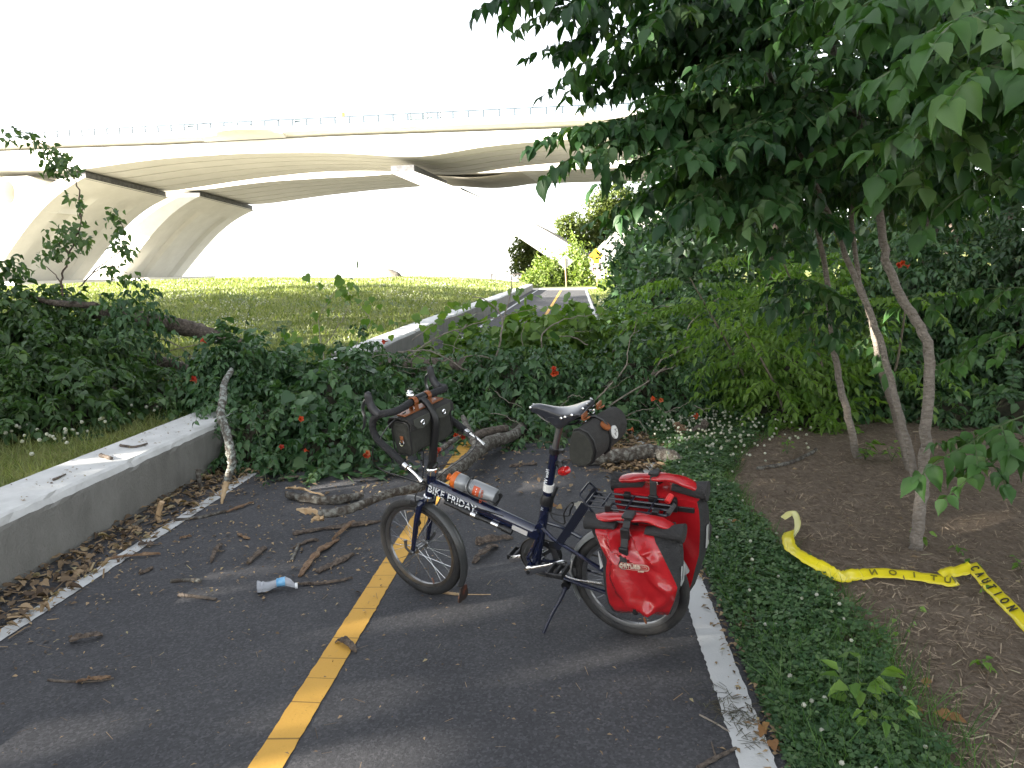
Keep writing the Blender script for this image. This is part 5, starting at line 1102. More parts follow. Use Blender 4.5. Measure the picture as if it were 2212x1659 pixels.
F1 = []   # fronds that make the left edge of the canopy, from the two stems of the near tree
for bx, by, bY, tx, ty, tY, ar in (
    (1590, -80, 4.95, 1120, -22, 4.2, .05), (1600, -40, 4.95, 1190, 25, 4.3, .06), (1600, -100, 4.95, 1300, -40, 3.9, .05), (1620, 40, 4.9, 1215, 92, 4.6, .05), (1630, 70, 4.9, 1300, 120, 4.3, .06), (1640, 90, 4.9, 1245, 168, 4.7, .05), (1640, 130, 4.9, 1330, 190, 4.5, .06),
    (1690, 230, 4.85, 1222, 282, 4.0, .05), (1690, 240, 4.85, 1260, 330, 3.9, .08), (1700, 260, 4.85, 1330, 270, 4.1, .06), (1700, 270, 4.85, 1370, 350, 4.3, .06), (1740, 350, 4.8, 1350, 440, 4.6, .08), (1740, 350, 4.8, 1420, 400, 4.7, .1), (1690, 240, 4.85, 1380, 250, 4.9, .1),
    (1660, 150, 4.9, 1420, 100, 4.4, .05), (1680, 210, 4.85, 1430, 210, 4.1, .05), (1700, 260, 4.85, 1460, 330, 3.8, .06), (1740, 350, 4.8, 1500, 430, 3.9, .08), (1780, 450, 4.8, 1590, 490, 4.2, .08), (1620, 20, 4.9, 1450, 20, 3.9, .05), (1610, 0, 4.95, 1500, -60, 3.6, .05),
    (1650, 120, 4.9, 1560, 140, 3.9, .05), (1690, 240, 4.85, 1600, 300, 3.8, .05), (1740, 360, 4.8, 1640, 440, 3.9, .06), (1790, 460, 4.75, 1690, 530, 4.2, .06)):
    F1.append((A_(bx, by, bY), A_(tx, ty, tY), ar))
for j in range(44):
    t_ = RG.uniform(.80, .99); i = int(t_*(len(pA_)-1)); b_ = pA_[i]; a = RG.uniform(2.6, 6.0); ln_ = RG.uniform(.6, 1.0); F1.append((b_, b_+np.array([math.cos(a)*ln_, math.sin(a)*ln_, RG.uniform(-.35, .12)]), .08))
frond_set(F1, tA, b0, L_ar)
F2 = []
for pp, nf, lo in ((pC_, 34, .8), (pB_, 0, .5)):
    for j in range(nf):
        i = int(RG.uniform(lo, .99)*(len(pp)-1)); b_ = pp[i]; a = RG.uniform(0, 6.28); ln_ = RG.uniform(.6, 1.1); F2.append((b_, b_+np.array([math.cos(a)*ln_, math.sin(a)*ln_, RG.uniform(-.25, .2)]), .08))
frond_set(F2, tB, b1, L_ar)
F3 = []
for j in range(46):
    i = int(RG.uniform(.8, .99)*(len(pD_)-1)); b_ = pD_[i]; a = RG.uniform(0, 6.28); ln_ = RG.uniform(.6, 1.15); F3.append((b_, b_+np.array([math.cos(a)*ln_, math.sin(a)*ln_, RG.uniform(-.2, .25)]), .08))
for tx, ty in ((1700, 640), (1760, 720), (1880, 740)): F3.append((A_(1790, 640, 6.0), A_(tx, ty, 5.3), .12))
frond_set(F3, tC, b2, L_ar, .1, .056)
# another one outside the right edge leans its leaves into the picture
b3 = np.array([3.3, 4.3, 0.]); tD = empty('spiny_tree', b3, 'spiny tree outside the right edge whose pale leaves hang into the top corner', 'tree', 'spiny trees in the mulch')
MB().tube(spl([(0, 0, 0), (-.1, -.1, 1.4), (-.3, -.2, 2.6), (-.5, -.3, 4.2)], 6), np.linspace(.05, .022, 19), 10).build('trunk', spiny, tD)
F4 = []
for bx, by, bY, tx, ty, tY in ((2330, 20, 3.6, 2010, 130, 2.7), (2330, 60, 3.6, 2080, 40, 2.5), (2350, 120, 3.5, 2040, 230, 2.6), (2350, 160, 3.5, 2120, 150, 2.4), (2320, 200, 3.6, 1990, 300, 3.0), (2330, -60, 3.7, 1960, -20, 3.0), (2330, -80, 3.7, 1860, 40, 3.2), (2300, 100, 3.8, 1880, 190, 3.4), (2320, 240, 3.8, 1950, 380, 3.5), (2330, 300, 3.8, 2080, 420, 3.4), (2330, 250, 4, 1850, 300, 3.9), (2320, -100, 4, 1720, 20, 3.8)): F4.append((A_(bx, by, bY), A_(tx, ty, tY), .06))
for bx, by, bY, tx, ty, tY in ((2340, 880, 3.6, 2090, 960, 3.4), (2340, 930, 3.5, 2130, 1010, 3.3), (2340, 700, 4.2, 2090, 760, 4.3), (2340, 640, 4.5, 2040, 640, 4.8)): F4.append((A_(bx, by, bY), A_(tx, ty, tY), .05))
frond_set(F4, tD, b3, L_yl if False else leafmat('pale_canopy_leaf', (.026, .078, .018), (.055, .135, .03), .32, .5), .09, .062)
# --- trees on the open ground to the left, outside the picture: their shade falls over the path
for j, (x, y, h, r) in enumerate(((-15, -10, 16, 4.0), (-17.5, -4.5, 17, 3.9), (-19.5, 1, 17, 4.0), (-21, 6.5, 17, 3.9), (-24, 11.5, 16, 3.8), (-27.5, 16, 15, 3.6), (-25, -9, 20, 4.5), (-28, -1, 20, 4.5), (-30, 8, 19, 4.4), (-32, 21.5, 13, 3.0), (-18.5, -1.8, 16, 3.4), (-22.5, 14, 14, 3.0), (-26, 19.8, 13, 3.0), (-29.5, 13, 17, 3.6))):
    wood_tree(x, y, h, r, 'tall tree on the lawn outside the left of the picture', 5600 if y < 10 else 1500, .5, L_dk, .16, 'shade trees left of the path')
# ------------------------------------------------------------------ fallen trees, limbs and vines' flowers
def limb(name, pts, rad, m, par=None, n=10, rough=.12, world=True, flat=None):
    """a crooked limb with an uneven outline; pts in world coordinates"""
    P_ = spl(pts, 7); r = np.interp(np.linspace(0, 1, len(P_)), np.linspace(0, 1, len(rad)), rad)
    q = MB(); q.tube(P_, r, n, flat=flat); v = np.array(q.v); k = np.repeat(np.arange(len(P_)), n)
    v += (v-P_[k])*(RG.normal(0, rough, (len(v), 1))); q.v = [tuple(x) for x in v]
    if par is None: return q
    o = q.build(name, m, par, angle=70); return wp_(o, par)
def put(name, q, m, label, cat, group=None, org=None, **kw):
    """a single-mesh thing with its origin at its base"""
    v = np.array(q.v); o = np.array([v[:, 0].mean(), v[:, 1].mean(), v[:, 2].min()]) if org is None else org
    q.v = [tuple(x) for x in v-o]; ob = q.build(name, m, **kw); ob.location = tuple(o); return tag(ob, label, cat, group)
# left: a fallen tree whose crown lies on the lawn behind the wall
ftl = empty('fallen_tree', at(60, 900, 6.6)*np.array([1, 1, 0])+np.array([0, 0, .33]), 'fallen tree lying on the lawn behind the wall with its leafy crown at the left', 'tree')
fd = [dome(-180, 170, 596, 6.9, 1.1), dome(40, 235, 650, 7.0, .9), dome(-120, 260, 745, 6.1, .8), dome(120, 230, 715, 6.9, .5), dome(210, 480, 815, 6.7, .8), dome(-60, 220, 830, 5.7, .55)]
core(fd, 'crown_shade_core', corem, ftl, .66)
bg_ = Leaves(); shoots(fd, 30, bg_, .09, .05, LANCE, (.3, .8)); vine_pinnate(fd, 120, bg_, .085, .048, 3, rib=bg_, shell=.5); vine_leaf(fd, 60, bg_, .1, .075, OVATE5, shell=.5); wp_(bg_.build('crown', [leafmat('fallen_crown_leaf', (.03, .07, .022), (.06, .12, .035), .3, .42), rib_m], ftl), ftl)
bg_ = Leaves(); vine_pinnate([dome(258, 312, 606, 6.85, .12, 1.0), dome(440, 560, 735, 6.7, .4, .5)], 300, bg_, .068, .04, 3); wp_(bg_.build('hanging_leaves', L_br if False else L_tr, ftl), ftl)
limb('trunk', [at(200, 672, 7.4), at(290, 688, 7.4), at(370, 702, 7.4), at(430, 716, 7.45), at(520, 745, 7.5)], [.085, .09, .088, .08, .06], barkm, ftl, 14, .06)
limb('branch', [at(180, 742, 7.6), at(300, 770, 7.6), at(400, 798, 7.6), at(480, 830, 7.6)], [.06, .07, .065, .05], barkm, ftl, 12, .07)
limb('branch', [at(210, 660, 7.0), at(120, 655, 7.0), at(60, 640, 6.9)], [.03, .03, .02], barkm, ftl, 8)
limb('branch', [at(455, 880, 6.5), at(380, 850, 6.6), at(300, 838, 6.6), at(250, 850, 6.7)], [.04, .055, .05, .03], barkm, ftl, 10, .1)
limb('branch', [at(225, 905, 6.1), at(238, 870, 6.1), at(245, 840, 6.2)], [.03, .038, .03], lich, ftl, 10, .1)
for a_ in ([(240, 700), (330, 738), (400, 790), (450, 850)], [(200, 720), (300, 770), (420, 830)], [(300, 745), (355, 735), (400, 760), (420, 800)], [(260, 760), (340, 762), (440, 740)], [(320, 800), (390, 770), (470, 775)]):
    wp = [at(x, y, 7.0+.1*i) for i, (x, y) in enumerate(a_)]; twig(wp, .008, .004, twigm, ftl)
# the sprig that stands up against the sky
spr = [[(135, 640, 7.0), (133, 600, 7.0), (150, 555, 7.0), (172, 490, 7.0), (172, 430, 7.0), (160, 385, 7.0), (120, 335, 7.0), (70, 300, 7.0), (25, 270, 7.0)], [(135, 625, 7.0), (125, 600, 7.0), (100, 575, 7.0)], [(170, 620, 7.05), (215, 575, 7.05), (262, 540, 7.05), (270, 500, 7.05), (248, 465, 7.05)], [(150, 555, 7.0), (135, 525, 7.0), (115, 540, 7.0)], [(200, 590, 7.0), (245, 575, 7.0), (275, 590, 7.0)], [(172, 470, 7.0), (180, 440, 7.0)]]
for s_ in spr: twig([at(*p_) for p_ in s_], .010 if len(s_) > 6 else .007, .003, mat('sprig_bark', (.10, .07, .055), .8), ftl, 'branch')
bg_ = Leaves()
for (x, y, rx, ry, n) in ((40, 282, 34, 12, 16), (75, 305, 26, 14, 20), (105, 330, 26, 18, 36), (135, 352, 26, 22, 60), (120, 365, 22, 16, 30), (160, 372, 14, 12, 16), (150, 425, 10, 10, 9), (170, 430, 12, 8, 9), (150, 505, 42, 24, 105), (125, 540, 30, 16, 44), (178, 525, 22, 14, 30), (115, 555, 26, 12, 30), (245, 460, 18, 10, 20), (250, 495, 20, 16, 26), (262, 530, 20, 14, 26), (275, 548, 14, 10, 14), (240, 580, 16, 10, 16), (270, 600, 30, 14, 30), (15, 300, 16, 6, 7), (60, 580, 36, 10, 16), (170, 450, 8, 20, 8)):
    P_ = np.array([at(x+RG.normal()*rx*.6, y+RG.normal()*ry*.6, 7.0+RG.normal()*.1) for _ in range(n)])
    bg_.add(OVATE5, P_, rv(n, .6)+np.array([.1, -.2, -.55]), rv(n, .5)+np.array([0, -.6, .5]), uni(n, .05, .09), uni(n, .03, .05))
wp_(bg_.build('sprig_leaves', leafmat('sprig_leaf', (.05, .10, .035), (.10, .17, .06), .35, .4), ftl), ftl)
# centre: the big limb under the vines
log = empty('fallen_log', at(900, 800, 8.9)*np.array([1, 1, 0]), 'thick fallen trunk half buried in vines behind the handlebar', 'log')
limb('trunk', [at(690, 800, 8.6), at(800, 800, 8.5), at(900, 796, 8.4), at(1000, 798, 8.35), at(1120, 812, 8.4), at(1300, 830, 8.4), at(1480, 840, 8.4)], [.09, .12, .125, .12, .11, .11, .09], barkm, log, 16, .06)
limb('broken_limb', [at(1240, 890, 7.5), at(1290, 872, 7.5), at(1330, 850, 7.5), at(1372, 830, 7.4), at(1440, 796, 7.3)], [.03, .035, .03, .025, .012], barkm, log, 9, .1)
# dead twigs arching out of the heap
tw_g = 'bare dead twigs sticking out of the vine heap'
T_ = [([(1065, 800, 7.8), (1080, 735, 7.8), (1085, 690, 7.9), (1060, 655, 8.0), (1020, 640, 8.1)], .012), ([(1085, 700, 7.9), (1105, 620, 7.9), (1104, 560, 7.9)], .008), ([(880, 770, 7.9), (960, 720, 8.0), (1060, 690, 8.1), (1160, 665, 8.2)], .008), ([(860, 760, 7.9), (930, 760, 7.7), (1010, 800, 7.6)], .01), ([(1170, 760, 8.0), (1175, 720, 8.0), (1220, 690, 8.1), (1290, 680, 8.2)], .009), ([(1270, 745, 8.0), (1230, 725, 8.0), (1180, 730, 8.0)], .007), ([(960, 780, 7.8), (1040, 770, 7.7), (1110, 800, 7.6)], .01), ([(890, 735, 8.2), (960, 690, 8.3), (1050, 672, 8.4)], .006), ([(1055, 830, 7.4), (1080, 855, 7.2), (1128, 880, 7.0)], .007), ([(1280, 870, 7.2), (1345, 800, 7.2), (1360, 740, 7.3), (1378, 690, 7.3)], .009), ([(1310, 880, 7.1), (1390, 830, 7.1), (1440, 790, 7.2)], .009), ([(1370, 860, 7.3), (1430, 780, 7.4), (1500, 745, 7.4)], .01), ([(1290, 900, 6.9), (1380, 910, 6.8), (1400, 960, 6.7)], .006), ([(1340, 900, 6.9), (1355, 935, 6.8)], .007), ([(700, 745, 7.6), (740, 690, 7.6), (760, 640, 7.6)], .005), ([(770, 800, 7.2), (810, 770, 7.3), (860, 765, 7.3)], .006), ([(1000, 830, 7.6), (920, 800, 7.6), (850, 790, 7.5)], .006), ([(1500, 690, 9), (1430, 660, 9), (1400, 680, 9)], .007), ([(1560, 640, 8.6), (1490, 700, 8.6), (1480, 760, 8.5)], .007), ([(1010, 700, 8.2), (985, 735, 8.1), (975, 790, 7.9)], .005), ([(1130, 760, 7.9), (1128, 715, 7.9), (1140, 690, 7.9)], .005)]
for i, (pp, r) in enumerate(T_): twig([at(*p_) for p_ in pp], r, r*.35, twigm, grape if i < 9 or i > 13 else vineB)
for k in range(64):
    x, y = RG.uniform(500, 1500), RG.uniform(735, 900); L_ = RG.uniform(40, 110); a = RG.uniform(-.9, .9); Y0 = 8.6-(y-740)*.011
    twig([at(x, y, Y0), at(x+L_*.5*math.cos(a), y+L_*.5*math.sin(a)+RG.normal()*12, Y0-.15), at(x+L_*math.cos(a), y+L_*math.sin(a), Y0-.25)], .005, .002, twigm, vineA if x < 800 else (vineB if y > 810 else grape))
# trumpet flowers
for x, y, Y, k, v in ((1198, 803, 7.0, 4, vineB), (985, 938, 6.4, 2, vineB), (1000, 940, 6.4, 1, vineB), (1418, 863, 6.8, 2, vineB), (1427, 860, 6.8, 1, vineB), (1497, 900, 6.9, 3, vineB), (1355, 930, 6.6, 1, vineB), (1246, 966, 6.3, 1, vineB), (785, 982, 5.45, 5, vineA), (668, 975, 5.5, 1, vineA), (948, 982, 5.75, 2, vineB), (608, 972, 5.55, 1, vineA), (645, 905, 5.6, 1, vineA), (412, 822, 6.1, 2, ftl), (838, 735, 7.0, 1, vineA), (447, 742, 6.5, 1, vineA), (1950, 572, 7.4, 5, bank)):
    trumpet_flower(at(x, y, Y-.1), (RG.normal()*.6, -.8, .25), k, v)
# sprays of grape leaves against the lawn and over the far path
bg_ = Leaves()
for x, y, n, sz in ((735, 620, 9, .12), (748, 640, 6, .11), (785, 640, 4, .1), (690, 615, 3, .09), (700, 660, 4, .09), (800, 690, 5, .1), (770, 720, 6, .09), (690, 700, 6, .1), (640, 735, 8, .1), (860, 700, 6, .08), (900, 690, 8, .09), (960, 690, 8, .1), (1010, 668, 8, .11), (1060, 660, 7, .11), (1110, 645, 6, .12), (1145, 650, 4, .13), (1000, 700, 12, .1), (1190, 690, 12, .12), (1230, 680, 14, .13), (1265, 690, 10, .12), (930, 725, 14, .09)):
    P_ = np.array([at(x+RG.normal()*16, y+RG.normal()*14, 8.6+RG.normal()*.2) for _ in range(n)]); s_ = sz*uni(n, .6, 1.1); bg_.add(HEART, P_, rv(n, .6)+np.array([0, -.2, -.6]), rv(n, .5)+np.array([0, -.7, .5]), s_, s_*1.05)
wp_(bg_.build('foliage', L_gr, grape), grape)
for a_ in ([(760, 800, 7.7), (775, 730, 8.2), (800, 690, 8.5), (745, 625, 8.6)], [(700, 780, 7.6), (690, 690, 8.5), (735, 615, 8.6)]): twig([at(*p_) for p_ in a_], .005, .002, twigm, grape)
# limb of the fallen tree lying over the path, from the heap to its torn end
q = limb('l', [at(1135, 920, 6.9), at(1100, 944, 6.4), at(1062, 954, 6.1), at(1030, 976, 5.7), at(1000, 1003, 5.35), at(960, 1028, 5.0), at(918, 1048, 4.75), at(885, 1057, 4.62), at(841, 1066, 4.5), at(797, 1083, 4.35), at(764, 1097, 4.25), at(720, 1108, 4.2), at(676, 1110, 4.2)], [.05, .048, .055, .052, .048, .042, .034, .028, .026, .025, .026, .027, .025], lich, None, 12, .09)
c_ = G(1000, 1040); limbo = empty('fallen_limb', c_, 'crooked lichen covered limb lying over the path behind the front wheel', 'branch')
wp_(q.build('limb', lich, limbo, angle=70), limbo)
limb('torn_end', [at(690, 1109, 4.2), at(664, 1103, 4.2), at(640, 1100, 4.22)], [.024, .018, .004], wood, limbo, 8, .3)
limb('torn_end', [at(700, 1118, 4.18), at(680, 1120, 4.17), at(672, 1128, 4.16)], [.02, .014, .004], wood, limbo, 8, .3)
limb('side_branch', [at(1030, 970, 5.7), at(1012, 930, 6.0), at(1000, 900, 6.2)], [.03, .028, .02], lich, limbo, 9, .1)
limb('side_branch', [at(1095, 925, 6.5), at(1050, 935, 6.3), at(1020, 948, 6.1)], [.03, .04, .035], barkm, limbo, 9, .12)
limb('side_branch', [at(940, 985, 5.6), at(960, 965, 5.8), at(990, 945, 6.0)], [.018, .022, .02], lich, limbo, 9, .1)
# ------------------------------------------------------------------ sticks, bark and other litter on the path, piece by piece
def gz(x, y, z=0.0):
    p = G(x, y); return np.array([p[0], p[1], H(p[0], p[1]) if (p[0] > PX1 or p[0] < -3.3) else 0])+np.array([0, 0, z])
def stick(px, r0, r1, label, m=lich, cat='stick', name='stick', n=8, lift=.6, grp='broken sticks and limbs on the path', top=None):
    pts = [gz(x, y, max(r0, r1)*lift) if top is None else G(x, y, top+max(r0, r1)*lift) for x, y in px]; q = limb('s', pts if len(pts) > 2 else [pts[0], (pts[0]+pts[1])/2+rv(1, .006)[0]*np.array([1, 1, 0]), pts[1]], [r0, (r0+r1)/2, r1], m, None, n, .14)
    return put(name, q, m, label, cat, grp, angle=70)
def bark(px, w, label, m=None, curl=.5, lift=.004, grp='torn strips of bark on the path', name='bark_strip', cat='bark'):
    P_ = spl([gz(x, y) for x, y in px] if len(px) > 2 else [gz(*px[0]), (gz(*px[0])+gz(*px[1]))/2+rv(1, .012)[0]*np.array([1, 1, 0]), gz(*px[1])], 9); m_ = len(P_); q = MB(); rings = []; T = np.gradient(P_, axis=0); S_ = nrm(np.cross(T, Zv)); bow = RG.uniform(.0, .022); a0, a1, tilt = RG.uniform(.3, .95), RG.uniform(.2, .8), RG.normal(0, .25)
    eL = np.convolve(RG.normal(0, 1, m_+2), np.ones(3)/3, 'valid'); eR = np.convolve(RG.normal(0, 1, m_+2), np.ones(3)/3, 'valid')
    for i in range(m_):
        f = i/(m_-1); e = min(1, f*7)*(1-a0)+a0 if f < .15 else (min(1, (1-f)*6)*(1-a1)+a1 if f > .83 else 1); z = lift+bow*math.sin(math.pi*f)
        wl, wr_ = w*e*max(.2, .72+.42*eL[i]), w*e*max(.2, .72+.42*eR[i]); ks = np.array([-wl, -wl*.5, 0, wr_*.5, wr_]); zz = curl*w*.55*(1-(ks/w)**2)+tilt*ks
        zz -= zz.min(); top = [P_[i]+S_[i]*k+Zv*(z+.007+h_+RG.normal()*.0022) for k, h_ in zip(ks, zz)]; bot = [P_[i]+S_[i]*k+Zv*(z+h_*.9) for k, h_ in zip(ks[::-1], zz[::-1])]; rings.append(top+bot)
    q.loft(rings); return put(name, q, m or barkst, label, cat, grp, angle=35)
barkst = mat('bark_outside', (.05, .036, .028), .9, col2=(.17, .13, .10), ns=40, bump=1.0, bs=70); barkin = mat('bark_inside', (.11, .06, .034), .85, col2=(.24, .155, .09), ns=35, bump=.7, bs=60)
stick([(369, 1258), (400, 1256), (434, 1257)], .011, .010, 'short dark straight stick left of the crushed bottle')
stick([(386, 1288), (425, 1291), (467, 1297)], .010, .007, 'dark stick lying below the short straight one', barkm)
bark([(150, 1388), (185, 1386), (222, 1374)], .02, 'grey bark chunk alone on the lower left asphalt')
stick([(104, 1471), (160, 1474), (215, 1472), (246, 1467)], .006, .004, 'thin twig with flakes of bark in the lower left corner', barkm)
bark([(165, 1478), (200, 1474), (240, 1467)], .013, 'brown bark flake on the thin twig in the lower left corner', barkin)
bark([(533, 1221), (552, 1206), (575, 1184)], .016, 'slanting grey bark strip midway between wall and front wheel')
bark([(456, 1217), (465, 1198), (479, 1178)], .012, 'small forked bark strip right of the white line')
bark([(300, 1242), (330, 1228)], .014, 'little bark flake just below the white line')
bark([(236, 1210), (290, 1206), (347, 1199)], .013, 'long thin bark strip lying over the left white line', barkin)
stick([(267, 1146), (295, 1135), (321, 1119)], .015, .013, 'grey stick in the litter between wall and white line')
stick([(376, 1127), (430, 1120), (492, 1106)], .012, .010, 'grey stick crossing the white line near the wall')
bark([(490, 1108), (520, 1098), (548, 1087)], .013, 'brown bark strip continuing the stick across the white line', barkin)
bark([(515, 1155), (540, 1166)], .012, 'pale bark flake standing out on the asphalt right of the white line', barkin)
bark([(388, 1165), (414, 1160)], .009, 'small brown bark flake touching the white line', barkin)
bark([(300, 1178), (330, 1180)], .012, 'grey bark flake on the white line')
q = limb('s', [gz(344, 1128), at(342, 1110, G(344, 1128)[1]), at(350, 1084, G(344, 1128)[1])], [.014, .016, .017], wood, None, 9, .1); put('upright_stick', q, wood, 'pale stick standing upright in the litter by the wall', 'stick', 'upright sticks by the wall')
q = limb('s', [gz(434, 1060), at(431, 1040, G(434, 1060)[1]), at(427, 1013, G(434, 1060)[1])], [.014, .016, .018], lich, None, 9, .1); put('upright_stick', q, lich, 'lichen covered stick standing upright beside the wall end', 'stick', 'upright sticks by the wall')
pl = empty('leaning_branch', G(480, 1088), 'crooked pale lichen branch propped upright against the wall end', 'branch')
Yb = G(480, 1088)[1]; limb('branch', [at(487, 1045, Yb+.05), at(499, 1010, Yb+.1), at(500, 985, Yb+.12), at(491, 940, Yb+.2), at(477, 895, Yb+.3), at(482, 860, Yb+.42), at(484, 830, Yb+.75), at(500, 800, Yb+1.1)], [.022, .026, .03, .027, .03, .027, .025, .02], mat('pale_lichen_bark', (.085, .075, .062), .9, col2=(.30, .33, .30), ns=34, bump=1.0, bs=50, lo=.45, hi=.6), pl, 12, .12)
limb('torn_end', [at(490, 1040, Yb+.04), at(484, 1062, Yb+.02), at(479, 1089, Yb)], [.022, .018, .006], wood, pl, 9, .2)
bark([(632, 1156), (690, 1147), (760, 1138), (822, 1128)], .026, 'long bark plank left of the front wheel')
bark([(718, 1169), (745, 1150), (766, 1129)], .014, 'narrow bark strip lying against the long plank', barkin)
bark([(647, 1248), (668, 1222), (690, 1197), (729, 1168)], .028, 'long brown bark strip pointing at the crushed bottle', barkin)
bark([(685, 1239), (720, 1222), (764, 1199)], .026, 'bark strip beside the yellow line left of the front wheel')
bark([(638, 1266), (690, 1263), (730, 1258), (762, 1251)], .011, 'thin curved bark strip just right of the crushed bottle')
bark([(634, 1187), (660, 1174), (688, 1168)], .017, 'dark bark piece with a crossing stub')
stick([(630, 1213), (638, 1195), (646, 1178)], .008, .010, 'short lichen stick crossing a dark bark piece')
q = limb('s', [gz(621, 1078, .03), gz(680, 1088, .03), gz(735, 1088, .03), gz(784, 1078, .03)], [.022, .03, .03, .02], lich, None, 10, .14); put('broken_limb', q, lich, 'half split limb lying behind the crooked lichen limb', 'branch', 'broken sticks and limbs on the path')
bark([(621, 1074), (660, 1082), (700, 1090)], .02, 'pale torn split of wood on the half split limb', wood, lift=.055)
bark([(1027, 1178), (1062, 1172), (1108, 1165)], .03, 'bark plank lying behind the crank')
bark([(1023, 1219), (1045, 1200), (1072, 1180)], .03, 'wide grey bark piece between front wheel and crank')
stick([(952, 1281), (975, 1284), (993, 1286)], .008, .006, 'pale splinter below the front wheel', wood)
stick([(990, 1285), (1025, 1285), (1060, 1285)], .003, .002, 'thin straw beside the pale splinter', wood)
bark([(727, 1390), (745, 1396), (769, 1412)], .022, 'grey bark scrap lying on the yellow line')
stick([(1508, 1662), (1545, 1642), (1590, 1619)], .009, .005, 'dark twig entering from the bottom edge beside the right white line', barkm)
stick([(1547, 1640), (1542, 1622), (1537, 1604)], .004, .002, 'small side twig on the bottom edge twig', barkm)
stick([(1511, 1545), (1545, 1563), (1577, 1583)], .0035, .003, 'thin straight twig lying from asphalt onto the right white line', twigm)
stick([(0, 1000), (40, 987), (70, 970), (98, 950)], .02, .014, 'crooked stick on the grass behind the wall at the left edge', barkm)
stick([(260, 962), (290, 965), (318, 958)], .010, .006, 'broken twig lying on top of the wall', barkm, top=.374, grp='twigs on the wall')
stick([(217, 983), (241, 990)], .014, .012, 'short stub of stick on top of the wall', barkm, top=.374, grp='twigs on the wall')
stick([(115, 1036), (142, 1024)], .008, .004, 'twig on the near end of the wall top', barkm, top=.374, grp='twigs on the wall')
q = limb('s', [gz(1235, 1006, .05), gz(1290, 1004, .05), gz(1350, 1000, .06), gz(1410, 995, .07), gz(1452, 1003, .05), gz(1478, 1010, .03)], [.03, .05, .055, .06, .055, .03], barkm, None, 12, .12); put('fallen_log', q, lich, 'thick crooked log at the path edge behind the panniers', 'log')
stick([(1465, 1010), (1500, 997), (1540, 990), (1590, 1003)], .03, .02, 'grey branch lying in the grass beyond the panniers', lich, 'branch', 'branch')
stick([(1636, 1014), (1700, 1006), (1745, 990), (1762, 980)], .016, .014, 'dark lichen branch at the edge of the mulch', lich, 'branch', 'branch')
stb = empty('forked_stump', gz(1490, 950), 'forked broken stump standing in the white clover', 'stump')
Ys = gz(1490, 950)[1]; limb('stub', [gz(1490, 952), at(1480, 940, Ys), at(1466, 922, Ys), at(1455, 915, Ys)], [.06, .055, .04, .015], barkin, stb, 10, .15); limb('stub', [gz(1492, 952), at(1505, 935, Ys), at(1520, 918, Ys), at(1528, 910, Ys)], [.055, .05, .04, .03], barkm, stb, 10, .12)
for x0, y0, x1, y1, w_, lab in ((1250, 990, 1330, 985, .03, 'pale bark sheet behind the saddle bag'), (1300, 975, 1380, 968, .035, 'bark sheet at the foot of the vines by the saddle bag'), (1180, 1002, 1235, 998, .025, 'grey bark curl near the seat tube'), (1340, 985, 1420, 978, .03, 'bark sheet at the edge of the clover'), (1100, 1010, 1160, 1004, .02, 'bark sliver on the asphalt behind the seat tube'), (1265, 1020, 1325, 1024, .012, 'narrow dark bark sliver on the asphalt behind the rack'), (740, 1030, 800, 1024, .014, 'pale bark sliver below the vines left of the head tube'), (795, 1002, 835, 998, .012, 'bark sliver lying against the vines'), (600, 1040, 650, 1034, .014, 'grey bark sliver near the end of the white line'), (950, 1010, 985, 1004, .012, 'bark chip close to the crooked limb')):
    bark([(x0, y0), (x1, y1)], w_, lab, barkin if w_ > .028 else None, grp='bark sheets at the foot of the vines')
# single dry leaves
dry = leafmat('dry_leaf', (.22, .11, .045), (.34, .2, .09), .25, .7)
def dryleaf(x, y, L_, lab, lift=.02, m=dry, tm=HEART):
    p = gz(x, y, lift); b_ = Leaves()
    for k in range(2): b_.add(tm, np.zeros((1, 3))+rv(1, .01)*k, rv(1)*np.array([1, 1, .2]), np.array([[.3*(k*2-1), -.5, .8]]), L_, L_*.8)
    o = b_.build('dry_leaf', m); o.location = tuple(p); return tag(o, lab, 'leaf', 'single dry leaves on the ground')
dryleaf(1585, 1158, .085, 'curled brown leaf on the clover right of the panniers', .07); dryleaf(1985, 1560, .07, 'dry orange brown leaf on the mulch at the lower right'); dryleaf(2050, 1562, .05, 'smaller dry leaf on the mulch at the lower right'); dryleaf(2000, 1508, .04, 'tiny tan leaf in the grass at the lower right', .05)
dryleaf(1650, 1585, .04, 'curled tan leaf at the outer edge of the right white line'); dryleaf(1668, 1612, .045, 'crumpled tan leaf beside the right white line near the bottom edge'); dryleaf(920, 1060, .06, 'yellowed leaf behind the head tube'); dryleaf(830, 1132, .05, 'upturned grey leaf beside the front tyre', .03, leafmat('grey_leaf', (.3, .28, .24), (.36, .34, .3), .2)); dryleaf(1255, 1100, .07, 'pale leaf on the asphalt behind the rack strut', .01, leafmat('grey_leaf', (.3, .28, .24), (.36, .34, .3), .2)); dryleaf(1205, 1100, .05, 'wilted tan leaf cluster behind the seat tube'); dryleaf(1390, 1108, .05, 'pale green leaf fallen beside the rack', .01, L_gr)
